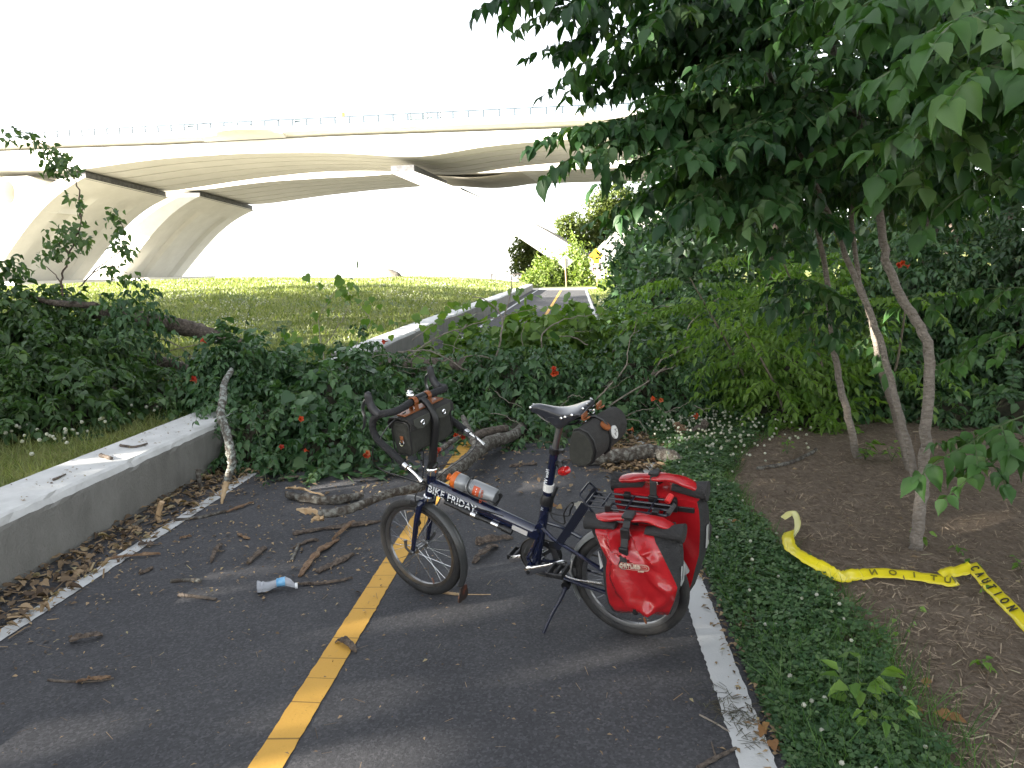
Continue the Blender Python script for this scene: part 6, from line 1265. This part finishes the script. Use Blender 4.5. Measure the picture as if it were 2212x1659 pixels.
# fine litter nobody could count
lit = Leaves()
def litter(n, xr, yr, Lr, tall=.012, tm=RHOMB, wr=(.25, .6)):
    x = RG.uniform(xr[0], xr[1], n); y = RG.uniform(yr[0], yr[1], n); L_ = uni(n, *Lr); lit.add(tm, np.stack([x, y, .003+uni(n, 0, tall)], 1), np.stack([RG.normal(size=n), RG.normal(size=n), RG.normal(size=n)*.15], 1), rv(n, .25)+Zv, L_, L_*uni(n, *wr))
litter(650, (-2.88, -2.5), (2.3, 6.2), (.01, .05), .03); litter(420, (-2.88, -2.55), (2.3, 6.2), (.02, .07), .035, HEART, (.4, .8)); litter(300, (-2.88, -2.5), (2.3, 6.2), (.02, .08), .03, OVATEB, (.3, .6)); litter(320, (-2.55, -2.2), (2.3, 6.0), (.006, .035)); litter(1100, (-2.4, .6), (1.8, 6.0), (.004, .024)); litter(900, (-2.5, .7), (5.0, 6.6), (.015, .06), .03); litter(420, (-2.2, -1.0), (3.3, 4.9), (.008, .04)); litter(900, (.57, .76), (1.8, 6.5), (.01, .045), .02); litter(160, (-3.25, -2.92), (2.5, 6), (.006, .03), .0)
lit.V[-1][:, 2] += .372
litter(220, (-2.4, .6), (1.8, 5.5), (.02, .07), .004, STRIP, (.02, .05)); litter(250, (-2.85, -2.4), (2.3, 6), (.03, .12), .03, STRIP, (.05, .14))
litter(520, (.2, .8), (5.7, 6.9), (.02, .07), .03, HEART, (.4, .8)); litter(300, (.2, .8), (5.6, 6.9), (.03, .09), .03, OVATEB, (.2, .5)); litter(900, (1.1, 4.5), (2.0, 7.5), (.012, .05), .02)
lit.build('leaf_litter', leafmat('litter', (.06, .038, .024), (.34, .24, .14), .1, .8), kind='stuff')
sp_ = Leaves()
for x, y, n in ((1560, 1520, 40), (1590, 1535, 46), (1610, 1560, 50), (1640, 1600, 30), (1545, 1535, 20)):
    c = gz(x, y, .008); D = rv(n)*np.array([1, 1, .12]); sp_.add(STRIP, c+rv(n, .045)*np.array([1, 1, .05]), D, Zv+rv(n, .2), uni(n, .02, .06), .0022)
sp_.build('needle_sprays', leafmat('dry_needles', (.035, .045, .03), (.10, .08, .05), .1), kind='stuff')
# ------------------------------------------------------------------ ground cover
def edge_m(y):            # ragged outer edge of the clover strip against the mulch
    return np.interp(y, [1.5, 2.2, 2.6, 3.0, 3.4, 3.9, 4.6, 5.4, 6.2, 7.0, 7.6, 9], [1.02, 1.06, 1.12, 1.16, 1.18, 1.08, 1.0, 1.02, 1.28, 1.75, 1.9, 1.4])
cl = Leaves(); n = 15000
y = np.concatenate([RG.uniform(1.7, 4.2, 9000), RG.uniform(4.2, 8.4, 7500)]); x = .64+RG.random(len(y))*(edge_m(y)-.62)*(1+.1*np.sin(y*9)); ok = RG.random(len(y)) < np.clip((edge_m(y)+.12-x)*5, .08, 1)*np.clip(1.05+.75*np.sin(x*11+y*3)*np.sin(y*7.3-x*4), .25, 1)
x, y = x[ok], y[ok]; m_ = len(x); zc = .02+.075*RG.random(m_)*np.clip((x-.62)*5, .25, 1); C_ = np.stack([x, y, zc+hgt(x, y)], 1); a0 = RG.uniform(0, 6.28, m_); sz = uni(m_, .011, .023)*np.where(y > 4.2, 1.35, 1); tone = RG.random(m_); NN = Zv+rv(m_, .35)
for k in range(3):
    a = a0+k*2.094; cl.add(OBOV, C_, np.stack([np.cos(a), np.sin(a), RG.normal(0, .15, m_)], 1), NN, sz*1.25, sz*1.25, np.clip(tone+RG.normal(0, .1, m_), 0, 1))
cl.add(STRIP, C_*np.array([1, 1, 0])+np.stack([0*x, 0*x, hgt(x, y)], 1), np.stack([0*x, 0*x, zc], 1)+1e-4, rv(m_), zc, .0018, tone, 1)
cl.build('clover_patch', [L_cl, rib_m], kind='stuff')
gb = Leaves()
def blades(x, y, L_, W_, lean=.5, mi=0):
    n = len(x); z = hgt(x, y); gb.add(BLADE, np.stack([x, y, z-.004], 1), np.stack([RG.normal(0, lean, n), RG.normal(0, lean, n), np.ones(n)], 1), rv(n)*np.array([1, 1, .1]), L_, W_, None, mi)
n = 8500; y = RG.uniform(1.7, 9, n); x = .68+RG.random(n)*(edge_m(y)-.6); blades(x, y, uni(n, .05, .17), uni(n, .002, .005), .6, 1)
n = 700; y = RG.uniform(1.7, 3.0, n); x = .7+RG.random(n)*.55; blades(x, y, uni(n, .1, .24), uni(n, .002, .004), .5, 1)
n = 26000; y = 2.2+RG.random(n)**1.3*9; x = -3.3-RG.random(n)**1.2*np.clip(y*.85-1.0, 1, 8); blades(x, y, uni(n, .03, .09)+.006*y, uni(n, .002, .004)+.0004*y, .6)
n = 42000; y = 8+RG.random(n)**1.15*44; x = -3.32-RG.random(n)*(y*.82-1.5); blades(x, y, uni(n, .05, .11)+.002*y, .006+.0011*y, .6)
n = 9000; y = 7+RG.random(n)*42; x = .68+RG.random(n)*np.clip(.6+.05*y, .5, 3); blades(x, y, uni(n, .05, .13), .005+.001*y, .5)
n = 900; y = RG.uniform(8.3, 9.6, n); x = RG.uniform(3.2, 6, n); blades(x, y, uni(n, .15, .4), .007, .5)
gb.build('grass', [L_gs, leafmat('verge_grass', (.035, .095, .022), (.085, .17, .04), .3, .5)], kind='stuff')
# white clover heads
wf = Leaves(); bl_ = (np.array([(math.cos(a)*math.cos(b), math.sin(a)*math.cos(b), math.sin(b)) for b in (-.9, .0, .8) for a in np.arange(6)*math.pi/3]+[(0, 0, 1)], float), np.array([(r_*6+i, r_*6+(i+1) % 6, (r_+1)*6+(i+1) % 6) for r_ in (0, 1) for i in range(6)]+[(r_*6+i, (r_+1)*6+(i+1) % 6, (r_+1)*6+i) for r_ in (0, 1) for i in range(6)]+[(12+i, 12+(i+1) % 6, 18) for i in range(6)]))
def heads(x, y, h, s_):
    n = len(x); wf.add(bl_, np.stack([x, y, hgt(x, y)+h], 1), rv(n), rv(n), s_, s_)
n = 420; x = 1.05+RG.normal(0, .38, n); y = RG.normal(6.9, .65, n); k = (x > .62) & (x < 1.95) & (y > 5.6); heads(x[k], y[k], uni(k.sum(), .09, .17), uni(k.sum(), .008, .013))
n = 75; y = RG.uniform(2.0, 5.8, n); x = .72+RG.random(n)*.4; heads(x, y, uni(n, .06, .11), uni(n, .006, .0095))
n = 130; x = -3.5-RG.random(n)*1.6; y = 4.6+RG.random(n)*1.5; heads(x, y, uni(n, .06, .15), uni(n, .011, .016))
n = 7000; y = 9+RG.random(n)*40; x = -3.6-RG.random(n)*(y*.8-2); f = np.sin(x*.9+1)*np.sin(y*.55)+.6*np.sin(x*2.3+y*.8)+RG.normal(0, .25, n); k = f > .6; heads(x[k], y[k], uni(k.sum(), .05, .11), .009+.0006*y[k])
n = 350; y = RG.uniform(11, 34, n); x = .8+RG.random(n)*.9; heads(x, y, uni(n, .06, .12), .012+.0006*y)
wf.build('clover_flowers', leafmat('clover_white', (.30, .31, .25), (.52, .52, .45), .2, .8), kind='stuff')
# shreds of mulch
mc = Leaves(); n = 34000; y = 1.6+RG.random(n)**1.4*8.5; x = edge_m(y)-.12+RG.random(n)**1.1*(.45+.55*y); z = hgt(x, y)
L_ = uni(n, .015, .075); mc.add(STRIP, np.stack([x, y, z+.003+uni(n, 0, .012)], 1), np.stack([RG.normal(size=n)+.5, RG.normal(size=n), RG.normal(size=n)*.18], 1), Zv+rv(n, .3), L_, uni(n, .0015, .005), RG.random(n)**2.0)
mc.build('mulch_shreds', leafmat('mulch_shred', (.10, .07, .048), (.40, .31, .22), .05, .9), kind='stuff')
# weeds: small plants in the mulch
def weed(x, y, n, L_, h, lab, m=L_br, tm=OVATE5):
    p = gz(x, y); b_ = Leaves(); a = RG.uniform(0, 6.28, n); hh = uni(n, .25, 1)*h; c = np.stack([np.cos(a)*hh*.4, np.sin(a)*hh*.4, hh], 1)
    b_.add(tm, c, np.stack([np.cos(a), np.sin(a), RG.normal(0, .3, n)-.1], 1), Zv+rv(n, .35), L_*uni(n, .6, 1.2), L_*.62*uni(n, .7, 1.2)); b_.add(STRIP, np.zeros((n, 3)), c, rv(n), hh*1.08, .002, None, 1)
    o = b_.build('weed', [m, rib_m]); o.location = tuple(p); return tag(o, lab, 'weed', 'small weeds in the mulch')
for x, y, n, L_, h, lab in ((1990, 1180, 12, .05, .09, 'small weed against the foot of the forked trunk'), (2068, 1200, 6, .04, .05, 'tiny weed just right of the forked trunk'), (2095, 1232, 7, .045, .06, 'tiny weed behind the bend of the yellow tape'), (2205, 1240, 7, .05, .07, 'weed at the right edge above the yellow tape'), (2140, 1290, 8, .05, .05, 'flat weed below the bend of the yellow tape'), (1868, 1005, 26, .06, .16, 'heart leaved weed at the foot of the thin leaning tree'), (2120, 1455, 7, .045, .05, 'lone small weed in the bare mulch at lower right'), (1700, 985, 10, .05, .15, 'weed beside the dark lichen branch'), (1945, 1400, 10, .03, .22, 'thin upright weed at the edge of the clover'), (1850, 1555, 22, .07, .2, 'leafy weed with upright stems in the grass at the bottom'), (1900, 1625, 18, .05, .2, 'feathery weed at the bottom edge of the grass'), (1760, 1590, 8, .1, .06, 'broad leaved plantain in the grass at the bottom'), (1925, 1010, 16, .05, .14, 'bright weed between the two tree feet')): weed(x, y, n, L_, h, lab, L_br if 'plantain' not in lab else L_cl, HEART if 'heart' in lab or 'plantain' in lab else OVATE5)
# ------------------------------------------------------------------ caution tape
tp = empty('caution_tape', gz(1900, 1260), 'yellow caution tape lying twisted over the mulch and clover', 'tape')
ytm = bpy.data.materials.new('yellow_tape'); ytm.use_nodes = True; _b = ytm.node_tree.nodes['Principled BSDF']; _b.inputs['Base Color'].default_value = (.72, .60, .015, 1); _b.inputs['Roughness'].default_value = .35
def ribbon(px, nm, w_=.060, mm=ytm):
    """px: pixel, height of the middle line, roll angle"""
    P_ = spl([gz(x, y, z) for x, y, z, a in px], 8); A_ = .6*np.interp(np.linspace(0, 1, len(P_)), np.linspace(0, 1, len(px)), [a for *_, a in px]); T = nrm(np.gradient(P_, axis=0)); S_ = nrm(np.cross(T, Zv)); V = []
    for i in range(len(P_)):
        d = S_[i]*math.cos(A_[i])+np.cross(S_[i], T[i])*math.sin(A_[i]); ww = w_*(.5+.02*math.sin(i*1.7)); V.append([P_[i]+d*ww*k+Zv*(.0018*math.sin(i*.9+k*2)) for k in (-1, -.4, .3, 1)])
    q = MB(); q.loft(V, cap=False, closed=False); o = q.build(nm, mm, tp, angle=180); wp_(o, tp); s_ = o.modifiers.new('solid', 'SOLIDIFY'); s_.thickness = .0006; return P_, A_, T, S_
pale = mat('pale_yellow_tape', (.66, .62, .25), .4)
ribbon([(1690, 1140, .06, -.6), (1712, 1138, .09, -1.2), (1722, 1158, .08, -.3), (1716, 1175, .05, -1.4), (1703, 1186, .05, -.8)], 'tape', .035, pale)
ribbon([(1703, 1182, .09, -.8), (1700, 1208, .12, -.5), (1706, 1232, .12, -.5), (1722, 1250, .13, -.3), (1745, 1262, .12, -.7), (1775, 1270, .10, -1.2), (1800, 1277, .08, -1.4), (1822, 1274, .06, -1.35), (1835, 1262, .04, -1.25), (1860, 1257, .035, -1.0)], 'tape')
R1 = ribbon([(1855, 1258, .03, -1.0), (1890, 1255, .035, -.75), (1950, 1259, .035, -.7), (2010, 1266, .03, -.75), (2050, 1273, .03, -.9), (2062, 1268, .03, -1.2)], 'tape')
ribbon([(2035, 1268, .045, -.9), (2050, 1262, .05, -.8), (2075, 1258, .05, -.7), (2098, 1254, .06, -.9)], 'tape', .06)
R2 = ribbon([(2094, 1248, .06, -.8), (2125, 1282, .05, -.8), (2165, 1325, .045, -.85), (2215, 1378, .04, -.8), (2270, 1440, .03, -.8)], 'tape', .055)
inkm = mat('tape_ink', (.02, .02, .015), .5); fadm = mat('tape_ink_seen_through', (.16, .14, .015), .5)
def tape_text(R_, word, f0, f1, m, size, flip=1, mirror=False):
    P_, A_, T, S_ = R_
    for i, ch in enumerate(word):
        f = f0+(f1-f0)*i/max(1, len(word)-1); k = min(int(f*(len(P_)-1)), len(P_)-2); u = f*(len(P_)-1)-k; p = P_[k]*(1-u)+P_[k+1]*u; a = A_[k]; d = S_[k]*math.cos(a)+np.cross(S_[k], T[k])*math.sin(a); nn = np.cross(T[k], d)
        if nn[2] < 0: nn = -nn
        x_ = T[k]*flip; y_ = np.cross(nn, x_); M_ = frame(tuple(p+nn*.0055-np.array(tp.location)), tuple(x_), tuple(y_))
        if mirror: M_ = M_ @ Matrix.Scale(-1, 4, (1, 0, 0))
        text_mesh(ch, size, m, 'lettering', M_, tp, .0012, bold=.0012)
tape_text(R2, 'CAUTION', .10, .60, inkm, .050, 1); tape_text(R2, 'CAU', .80, .98, inkm, .050, 1)
tape_text(R1, 'NOITUAC'[0:6], .18, .92, fadm, .046, 1, True)
# crushed drinking bottle
cb = empty('crushed_bottle', gz(600, 1277), 'crushed clear plastic bottle with a blue label on the asphalt', 'bottle')
A0, A1 = gz(556, 1281), gz(645, 1271); ax_ = nrm(A1-A0); sd_ = nrm(np.cross(Zv, ax_)); LL = np.linalg.norm(A1-A0)
pl_m = bpy.data.materials.new('clear_plastic'); pl_m.use_nodes = True; _b = pl_m.node_tree.nodes['Principled BSDF']; _b.inputs['Base Color'].default_value = (.75, .78, .85, 1); _b.inputs['Roughness'].default_value = .12; _b.inputs['Transmission Weight'].default_value = .55; _b.inputs['IOR'].default_value = 1.3
rg = lambda f, w_, h_, z_, y_=0: [A0+ax_*f*LL+sd_*(y_+w_*math.cos(a)*(1+.07*math.sin(7*a+f*40)))+Zv*(z_+h_*math.sin(a)*(1+.1*math.cos(5*a+f*30))) for a in np.linspace(0, 2*math.pi, 19)[:-1]]
q = MB(); q.loft([rg(0, .024, .026, .03), rg(.02, .034, .029, .032), rg(.09, .034, .026, .03), rg(.11, .031, .024, .029), rg(.15, .034, .026, .03), rg(.18, .030, .023, .027), rg(.28, .030, .021, .026, .004), rg(.38, .018, .018, .03, .01), rg(.5, .018, .02, .036, .012), rg(.6, .026, .02, .04, .008), rg(.70, .026, .022, .042, .004), rg(.82, .018, .019, .034, -.004), rg(.91, .0125, .0125, .022, -.01), rg(.93, .012, .012, .02, -.012)]); wp_(q.build('body', pl_m, cb, angle=50), cb)
q = MB(); q.loft([rg(.47, .0186, .0206, .0355, .012), rg(.54, .023, .021, .039, .01), rg(.6, .0268, .0208, .0405, .008), rg(.69, .0268, .0228, .0425, .004)], cap=False); wp_(q.build('label', mat('blue_label', (.02, .22, .50), .35, col2=(.25, .5, .7), ns=30), cb), cb)
q = MB(); q.loft([rg(.925, .014, .014, .021, -.012), rg(.985, .014, .014, .021, -.014)]); wp_(q.build('cap', mat('white_cap', (.7, .72, .74), .4), cb), cb)
# ------------------------------------------------------------------ signs by the far bend
postm = mat('sign_post_wood', (.30, .18, .10), .8, col2=(.36, .23, .13), ns=6, stretch=(1, 1, .2))
def signpost(px, py0, py1, Y, lab, lean): 
    b_ = at(px, py0, Y); b_[2] = H(b_[0], b_[1]); t_ = at(px+lean, py1, Y); e = empty('sign', b_, lab, 'sign', 'signs on posts by the bend'); v = t_-b_
    q = MB(); q.tube([(0, 0, 0), v], .055, 4); q.build('post', postm, e, smooth=False); return e, v, b_
def plate(e, c, w_, h_, m, nm, rot=0, par=None, dy=0):
    q = MB(); pts = [(-w_/2, -h_/2), (w_/2, -h_/2), (w_/2, h_/2), (-w_/2, h_/2)]; cs, sn = math.cos(rot), math.sin(rot); pts = [(a*cs-b_*sn, a*sn+b_*cs) for a, b_ in pts]
    q.prism([np.array(c)+np.array([a, dy, z]) for a, z in pts], [np.array(c)+np.array([a, dy+.006, z]) for a, z in pts]); return q.build(nm, m, e if par is None else par, smooth=False)
e, v, b_ = signpost(1223.5, 614, 557, 57, 'sign seen from behind with a white diamond plate on a wooden post', -3.0); plate(e, v*.86+np.array([0, .07, 0]), .75, .75, mat('bare_sign_back', (.6, .6, .58), .5), 'plate', math.pi/4)
e, v, b_ = signpost(1291, 622, 543, 56, 'yellow diamond warning sign above a brown notice on one post', -4.0); ysm = mat('sign_yellow', (.72, .36, .02), .5)
d0 = plate(e, v*.885+np.array([0, -.09, 0]), .76, .76, mat('sign_black', (.02, .02, .02), .6), 'border', math.pi/4); d1 = plate(e, v*.885+np.array([0, -.098, 0]), .72, .72, ysm, 'diamond_plate', math.pi/4)
M0 = lambda c: frame(tuple(c), (1, 0, 0), (0, 0, 1)); bk = mat('sign_black', (.02, .02, .02), .6)
text_mesh('LOW', .17, bk, 'lettering', M0(v*.885+np.array([0, -.101, .13])), e, .002, bold=.004); text_mesh('BRANCHES', .125, bk, 'lettering', M0(v*.885+np.array([0, -.101, -.03])), e, .002, bold=.003)
plate(e, v*.70+np.array([0, -.09, 0]), .42, .30, ysm, 'small_plate')
plate(e, v*.545+np.array([0, -.085, 0]), .66, .64, mat('sign_white', (.7, .7, .7), .5), 'border'); plate(e, v*.545+np.array([0, -.093, 0]), .62, .60, mat('sign_brown', (.06, .03, .025), .5), 'notice_plate')
for k, (tx, s_) in enumerate((('PARK', .15), ('CLOSED', .15), ('AT', .12), ('DARK', .15))): text_mesh(tx, s_, mat('sign_white', (.7, .7, .7), .5), 'lettering', M0(v*.545+np.array([0, -.097, .21-.14*k])), e, .002, bold=.006)
# ------------------------------------------------------------------ shore things far off
q = MB(); c = at(848, 592, 56); c[2] = H(c[0], c[1]); q.tube(spl([c+np.array([.6, 0, .0]), c+np.array([.3, 0, .15]), c+np.array([0, 0, .35]), c+np.array([-.35, 0, .62])], 4), [.16, .2, .24, .27, .28, .28, .26, .24, .22, .2, .16, .1, .05], 8); q.tube(spl([c+np.array([.5, 0, .08]), c+np.array([1.2, 0, .02]), c+np.array([2.2, 0, .04])], 4), .07, 6)
put('driftwood', q, lich, 'grey driftwood stump on the crest of the lawn against the sky', 'driftwood', angle=70)
pierm = mat('weathered_timber', (.14, .12, .11), .85)
pr = empty('fishing_pier', at(1090, 606, 118), 'small timber pier with a railing beyond the end of the lawn', 'pier'); pw = np.array(pr.location)
dz = at(1090, 607.5, 118)[2]; q = MB(); a_, b_ = at(1050, 606, 118), at(1128, 604, 118); a_[2] = b_[2] = dz; q.box((a_+b_)/2-pw, (b_[0]-a_[0], 2.5, .18)); q.build('deck', pierm, pr, smooth=False)
for k in range(9):
    p_ = a_+(b_-a_)*(.18+.82*k/8)-pw; q = MB(); q.box(p_+np.array([0, -1.1, .35]), (.12, .12, 1.5)); q.build('post', pierm, pr, smooth=False)
q = MB(); q.tube([a_+(b_-a_)*.18-pw+np.array([0, -1.1, 1.05]), b_-pw+np.array([0, -1.1, 1.05])], .05, 5); q.build('rail', pierm, pr)
for k in range(4):
    p_ = a_+(b_-a_)*(.1+.27*k)-pw; q = MB(); q.tube([p_+np.array([0, 0, -3]), p_], .18, 8); q.build('pile', pierm, pr)
rk_ = MB(); c = at(1104, 612, 100); th = np.linspace(0, math.pi/2, 5)
rings = [[c+np.array([1.5*math.cos(a)*math.cos(b)*(1+.2*math.sin(3*b)), 1.0*math.cos(a)*math.sin(b), .75*math.sin(a)*(1+.2*math.cos(4*b))-.2]) for b in np.linspace(0, 6.28, 13)[:-1]] for a in th]; rk_.loft(rings); put('boulder', rk_, mat('grey_rock', (.35, .33, .3), .9, col2=(.45, .43, .4), ns=3, bump=.6, bs=4), 'pale boulder beside the small pier', 'rock')
def person(p, h, cols, lab, arm=.25):
    e = empty('person', p, lab, 'person'); me = bpy.data.meshes.new('body')
    J = [(0, 0, .53), (0, 0, .66), (0, 0, .80), (0, -.0, .86), (0, -.01, .93), (.055, 0, .50), (.06, .0, .28), (.06, 0, .03), (.06, -.06, .012), (-.055, 0, .50), (-.06, 0, .28), (-.06, 0, .03), (-.06, -.06, .012), (.10, 0, .80), (.13, .02, .64), (.12, -arm*.4, .50), (-.10, 0, .80), (-.13, .02, .64), (-.12, -arm*.4, .50)]
    E_ = [(0, 1), (1, 2), (2, 3), (3, 4), (0, 5), (5, 6), (6, 7), (7, 8), (0, 9), (9, 10), (10, 11), (11, 12), (2, 13), (13, 14), (14, 15), (2, 16), (16, 17), (17, 18)]
    Rr = [.085, .08, .085, .035, .065, .05, .036, .026, .02, .05, .036, .026, .02, .035, .026, .018, .035, .026, .018]
    me.from_pydata([tuple(h*c_ for c_ in j) for j in J], E_, []); o = bpy.data.objects.new('body', me); COL.objects.link(o); o.parent = e; sk = o.modifiers.new('skin', 'SKIN')
    for vtx, r_ in zip(me.skin_vertices[0].data, Rr): vtx.radius = (r_*h, r_*h*.8)
    me.skin_vertices[0].data[0].use_root = True; s_ = o.modifiers.new('sub', 'SUBSURF'); s_.levels = s_.render_levels = 2
    dg = bpy.context.evaluated_depsgraph_get(); m2 = bpy.data.meshes.new_from_object(o.evaluated_get(dg)); o.modifiers.clear(); o.data = m2; m2.materials.clear()
    for c_ in cols: m2.materials.append(c_)
    for pg in m2.polygons:
        z = pg.center.z/h; ax = abs(pg.center.x)/h; pg.material_index = 2 if z > .845 or (ax > .1 and z < .66 and z > .45) else (0 if z > .52 else 1)
    q = MB(); q.lathe([(.90*h, .05*h), (.94*h, .056*h), (.975*h, .045*h), (.99*h, .01*h)], (0, .012*h, 0), (0, 0, 1), 12); q.build('hair', mat('dark_hair', (.02, .015, .012), .6), e); return e
skin = mat('skin', (.35, .2, .14), .6); blk = mat('black_cloth', (.02, .02, .025), .9); blu = mat('pale_blue_cloth', (.45, .52, .62), .9); den = mat('grey_cloth', (.14, .14, .16), .9)
p_ = at(1062.5, 603, 112); p_[2] = at(1062.5, 604.5, 112)[2]; person(p_, 1.0, (blk, blk, skin), 'small dark clothed person standing at the end of the pier')
p_ = at(1068.5, 603, 112); p_[2] = at(1068.5, 605.4, 112)[2]; person(p_, 1.2, (blu, den, skin), 'person in a pale shirt standing by the pier railing', .5)
# things standing on the bridge deck
def on_deck(px, py, back=1.5): uu, zz = Bpix(px, py); return BW(uu, back, float(curve_u(uu, zpar))-.05)
pxm = 13.3
pk = on_deck(898, 258); e = empty('notice_board', pk, 'grey notice board on four legs at the bridge railing', 'notice board'); gbm = mat('grey_panel', (.12, .15, .16), .6)
loc3 = lambda u, v, z: BU*u+BV*v+np.array([0, 0, z])
q = MB()
for a_ in (-1.35, 1.35): q.tube([loc3(a_, 0, -.8), loc3(a_*1.0, 0, 1.9)], [.12, .07], 6)
q.build('post', gbm, e, smooth=False)
q = MB(); q.prism([loc3(-1.3, 0, .25), loc3(1.3, 0, .25), loc3(1.3, 0, 1.3), loc3(-1.3, 0, 1.3)], [loc3(-1.3, .1, .25), loc3(1.3, .1, .25), loc3(1.3, .1, 1.3), loc3(-1.3, .1, 1.3)]); q.build('panel', gbm, e, smooth=False)
q = MB(); q.tube([loc3(-1.3, 0, 1.72), loc3(1.3, 0, 1.72)], .06, 6); q.build('top_bar', gbm, e)
gcl = mat('far_grey_cloth', (.25, .27, .28), .9); tl2 = mat('teal_cloth', (.3, .42, .42), .9)
for px, lab, cl_ in ((919, 'walker on the bridge nearest the notice board', gcl), (926, 'second walker on the bridge beside the notice board', tl2), (947, 'person leaning on the bridge railing right of the walkers', gcl)): person(on_deck(px, 250, 1.2)+np.array([0, 0, -.35]), 1.7, (cl_, gcl, gcl), lab)
for px, lab in ((408, 'small plaque stand on the bridge left of the bulging lookout'), (514, 'tilted plaque stand in the middle of the bulging lookout'), (640, 'plaque stand on the bridge right of the bulging lookout')):
    pk = on_deck(px, 290, .6 if px != 514 else -1.2); e = empty('plaque_stand', pk, lab, 'plaque', 'plaque stands along the bridge railing'); q = MB(); q.tube([loc3(-.3, 0, 0), loc3(-.3, 0, .95)], .06, 5); q.tube([loc3(.3, 0, 0), loc3(.3, 0, .95)], .06, 5); q.build('legs', gbm, e, smooth=False); w_ = .95 if px == 514 else .5
    q = MB(); q.prism([loc3(-w_, -.15, .75), loc3(w_, -.15, .75), loc3(w_, .3, 1.25), loc3(-w_, .3, 1.25)], [loc3(-w_, -.1, .72), loc3(w_, -.1, .72), loc3(w_, .35, 1.22), loc3(-w_, .35, 1.22)]); q.build('panel', gbm, e, smooth=False)
pk = on_deck(711, 268, 6); e = empty('traffic_light', pk, 'amber traffic light housing standing over the bridge deck', 'traffic light'); top = 2.6
q = MB(); q.tube([(0, 0, -.8), (0, 0, top-.3)], .03, 6); q.build('post', mat('white_pole', (.75, .75, .75), .5), e); q = MB(); q.box((0, 0, top), (.42, .35, .75)); q.build('housing', mat('amber_housing', (.5, .26, .02), .6), e, smooth=False)
pk = on_deck(1277, 246, 8); e = empty('lamp_post', pk, 'thin lamp post on the bridge above the tip of the canopy', 'lamp post'); q = MB(); q.tube([(0, 0, -.8), (-.05, 0, 6)], [.09, .05], 6); q.build('pole', mat('grey_pole', (.3, .32, .34), .5), e); q = MB(); q.tube(spl([(-.05, 0, 6), (-.1, 0, 6.6), (-.9, 0, 6.9)], 4), .04, 6); q.build('arm', mat('grey_pole', (.3, .32, .34), .5), e)
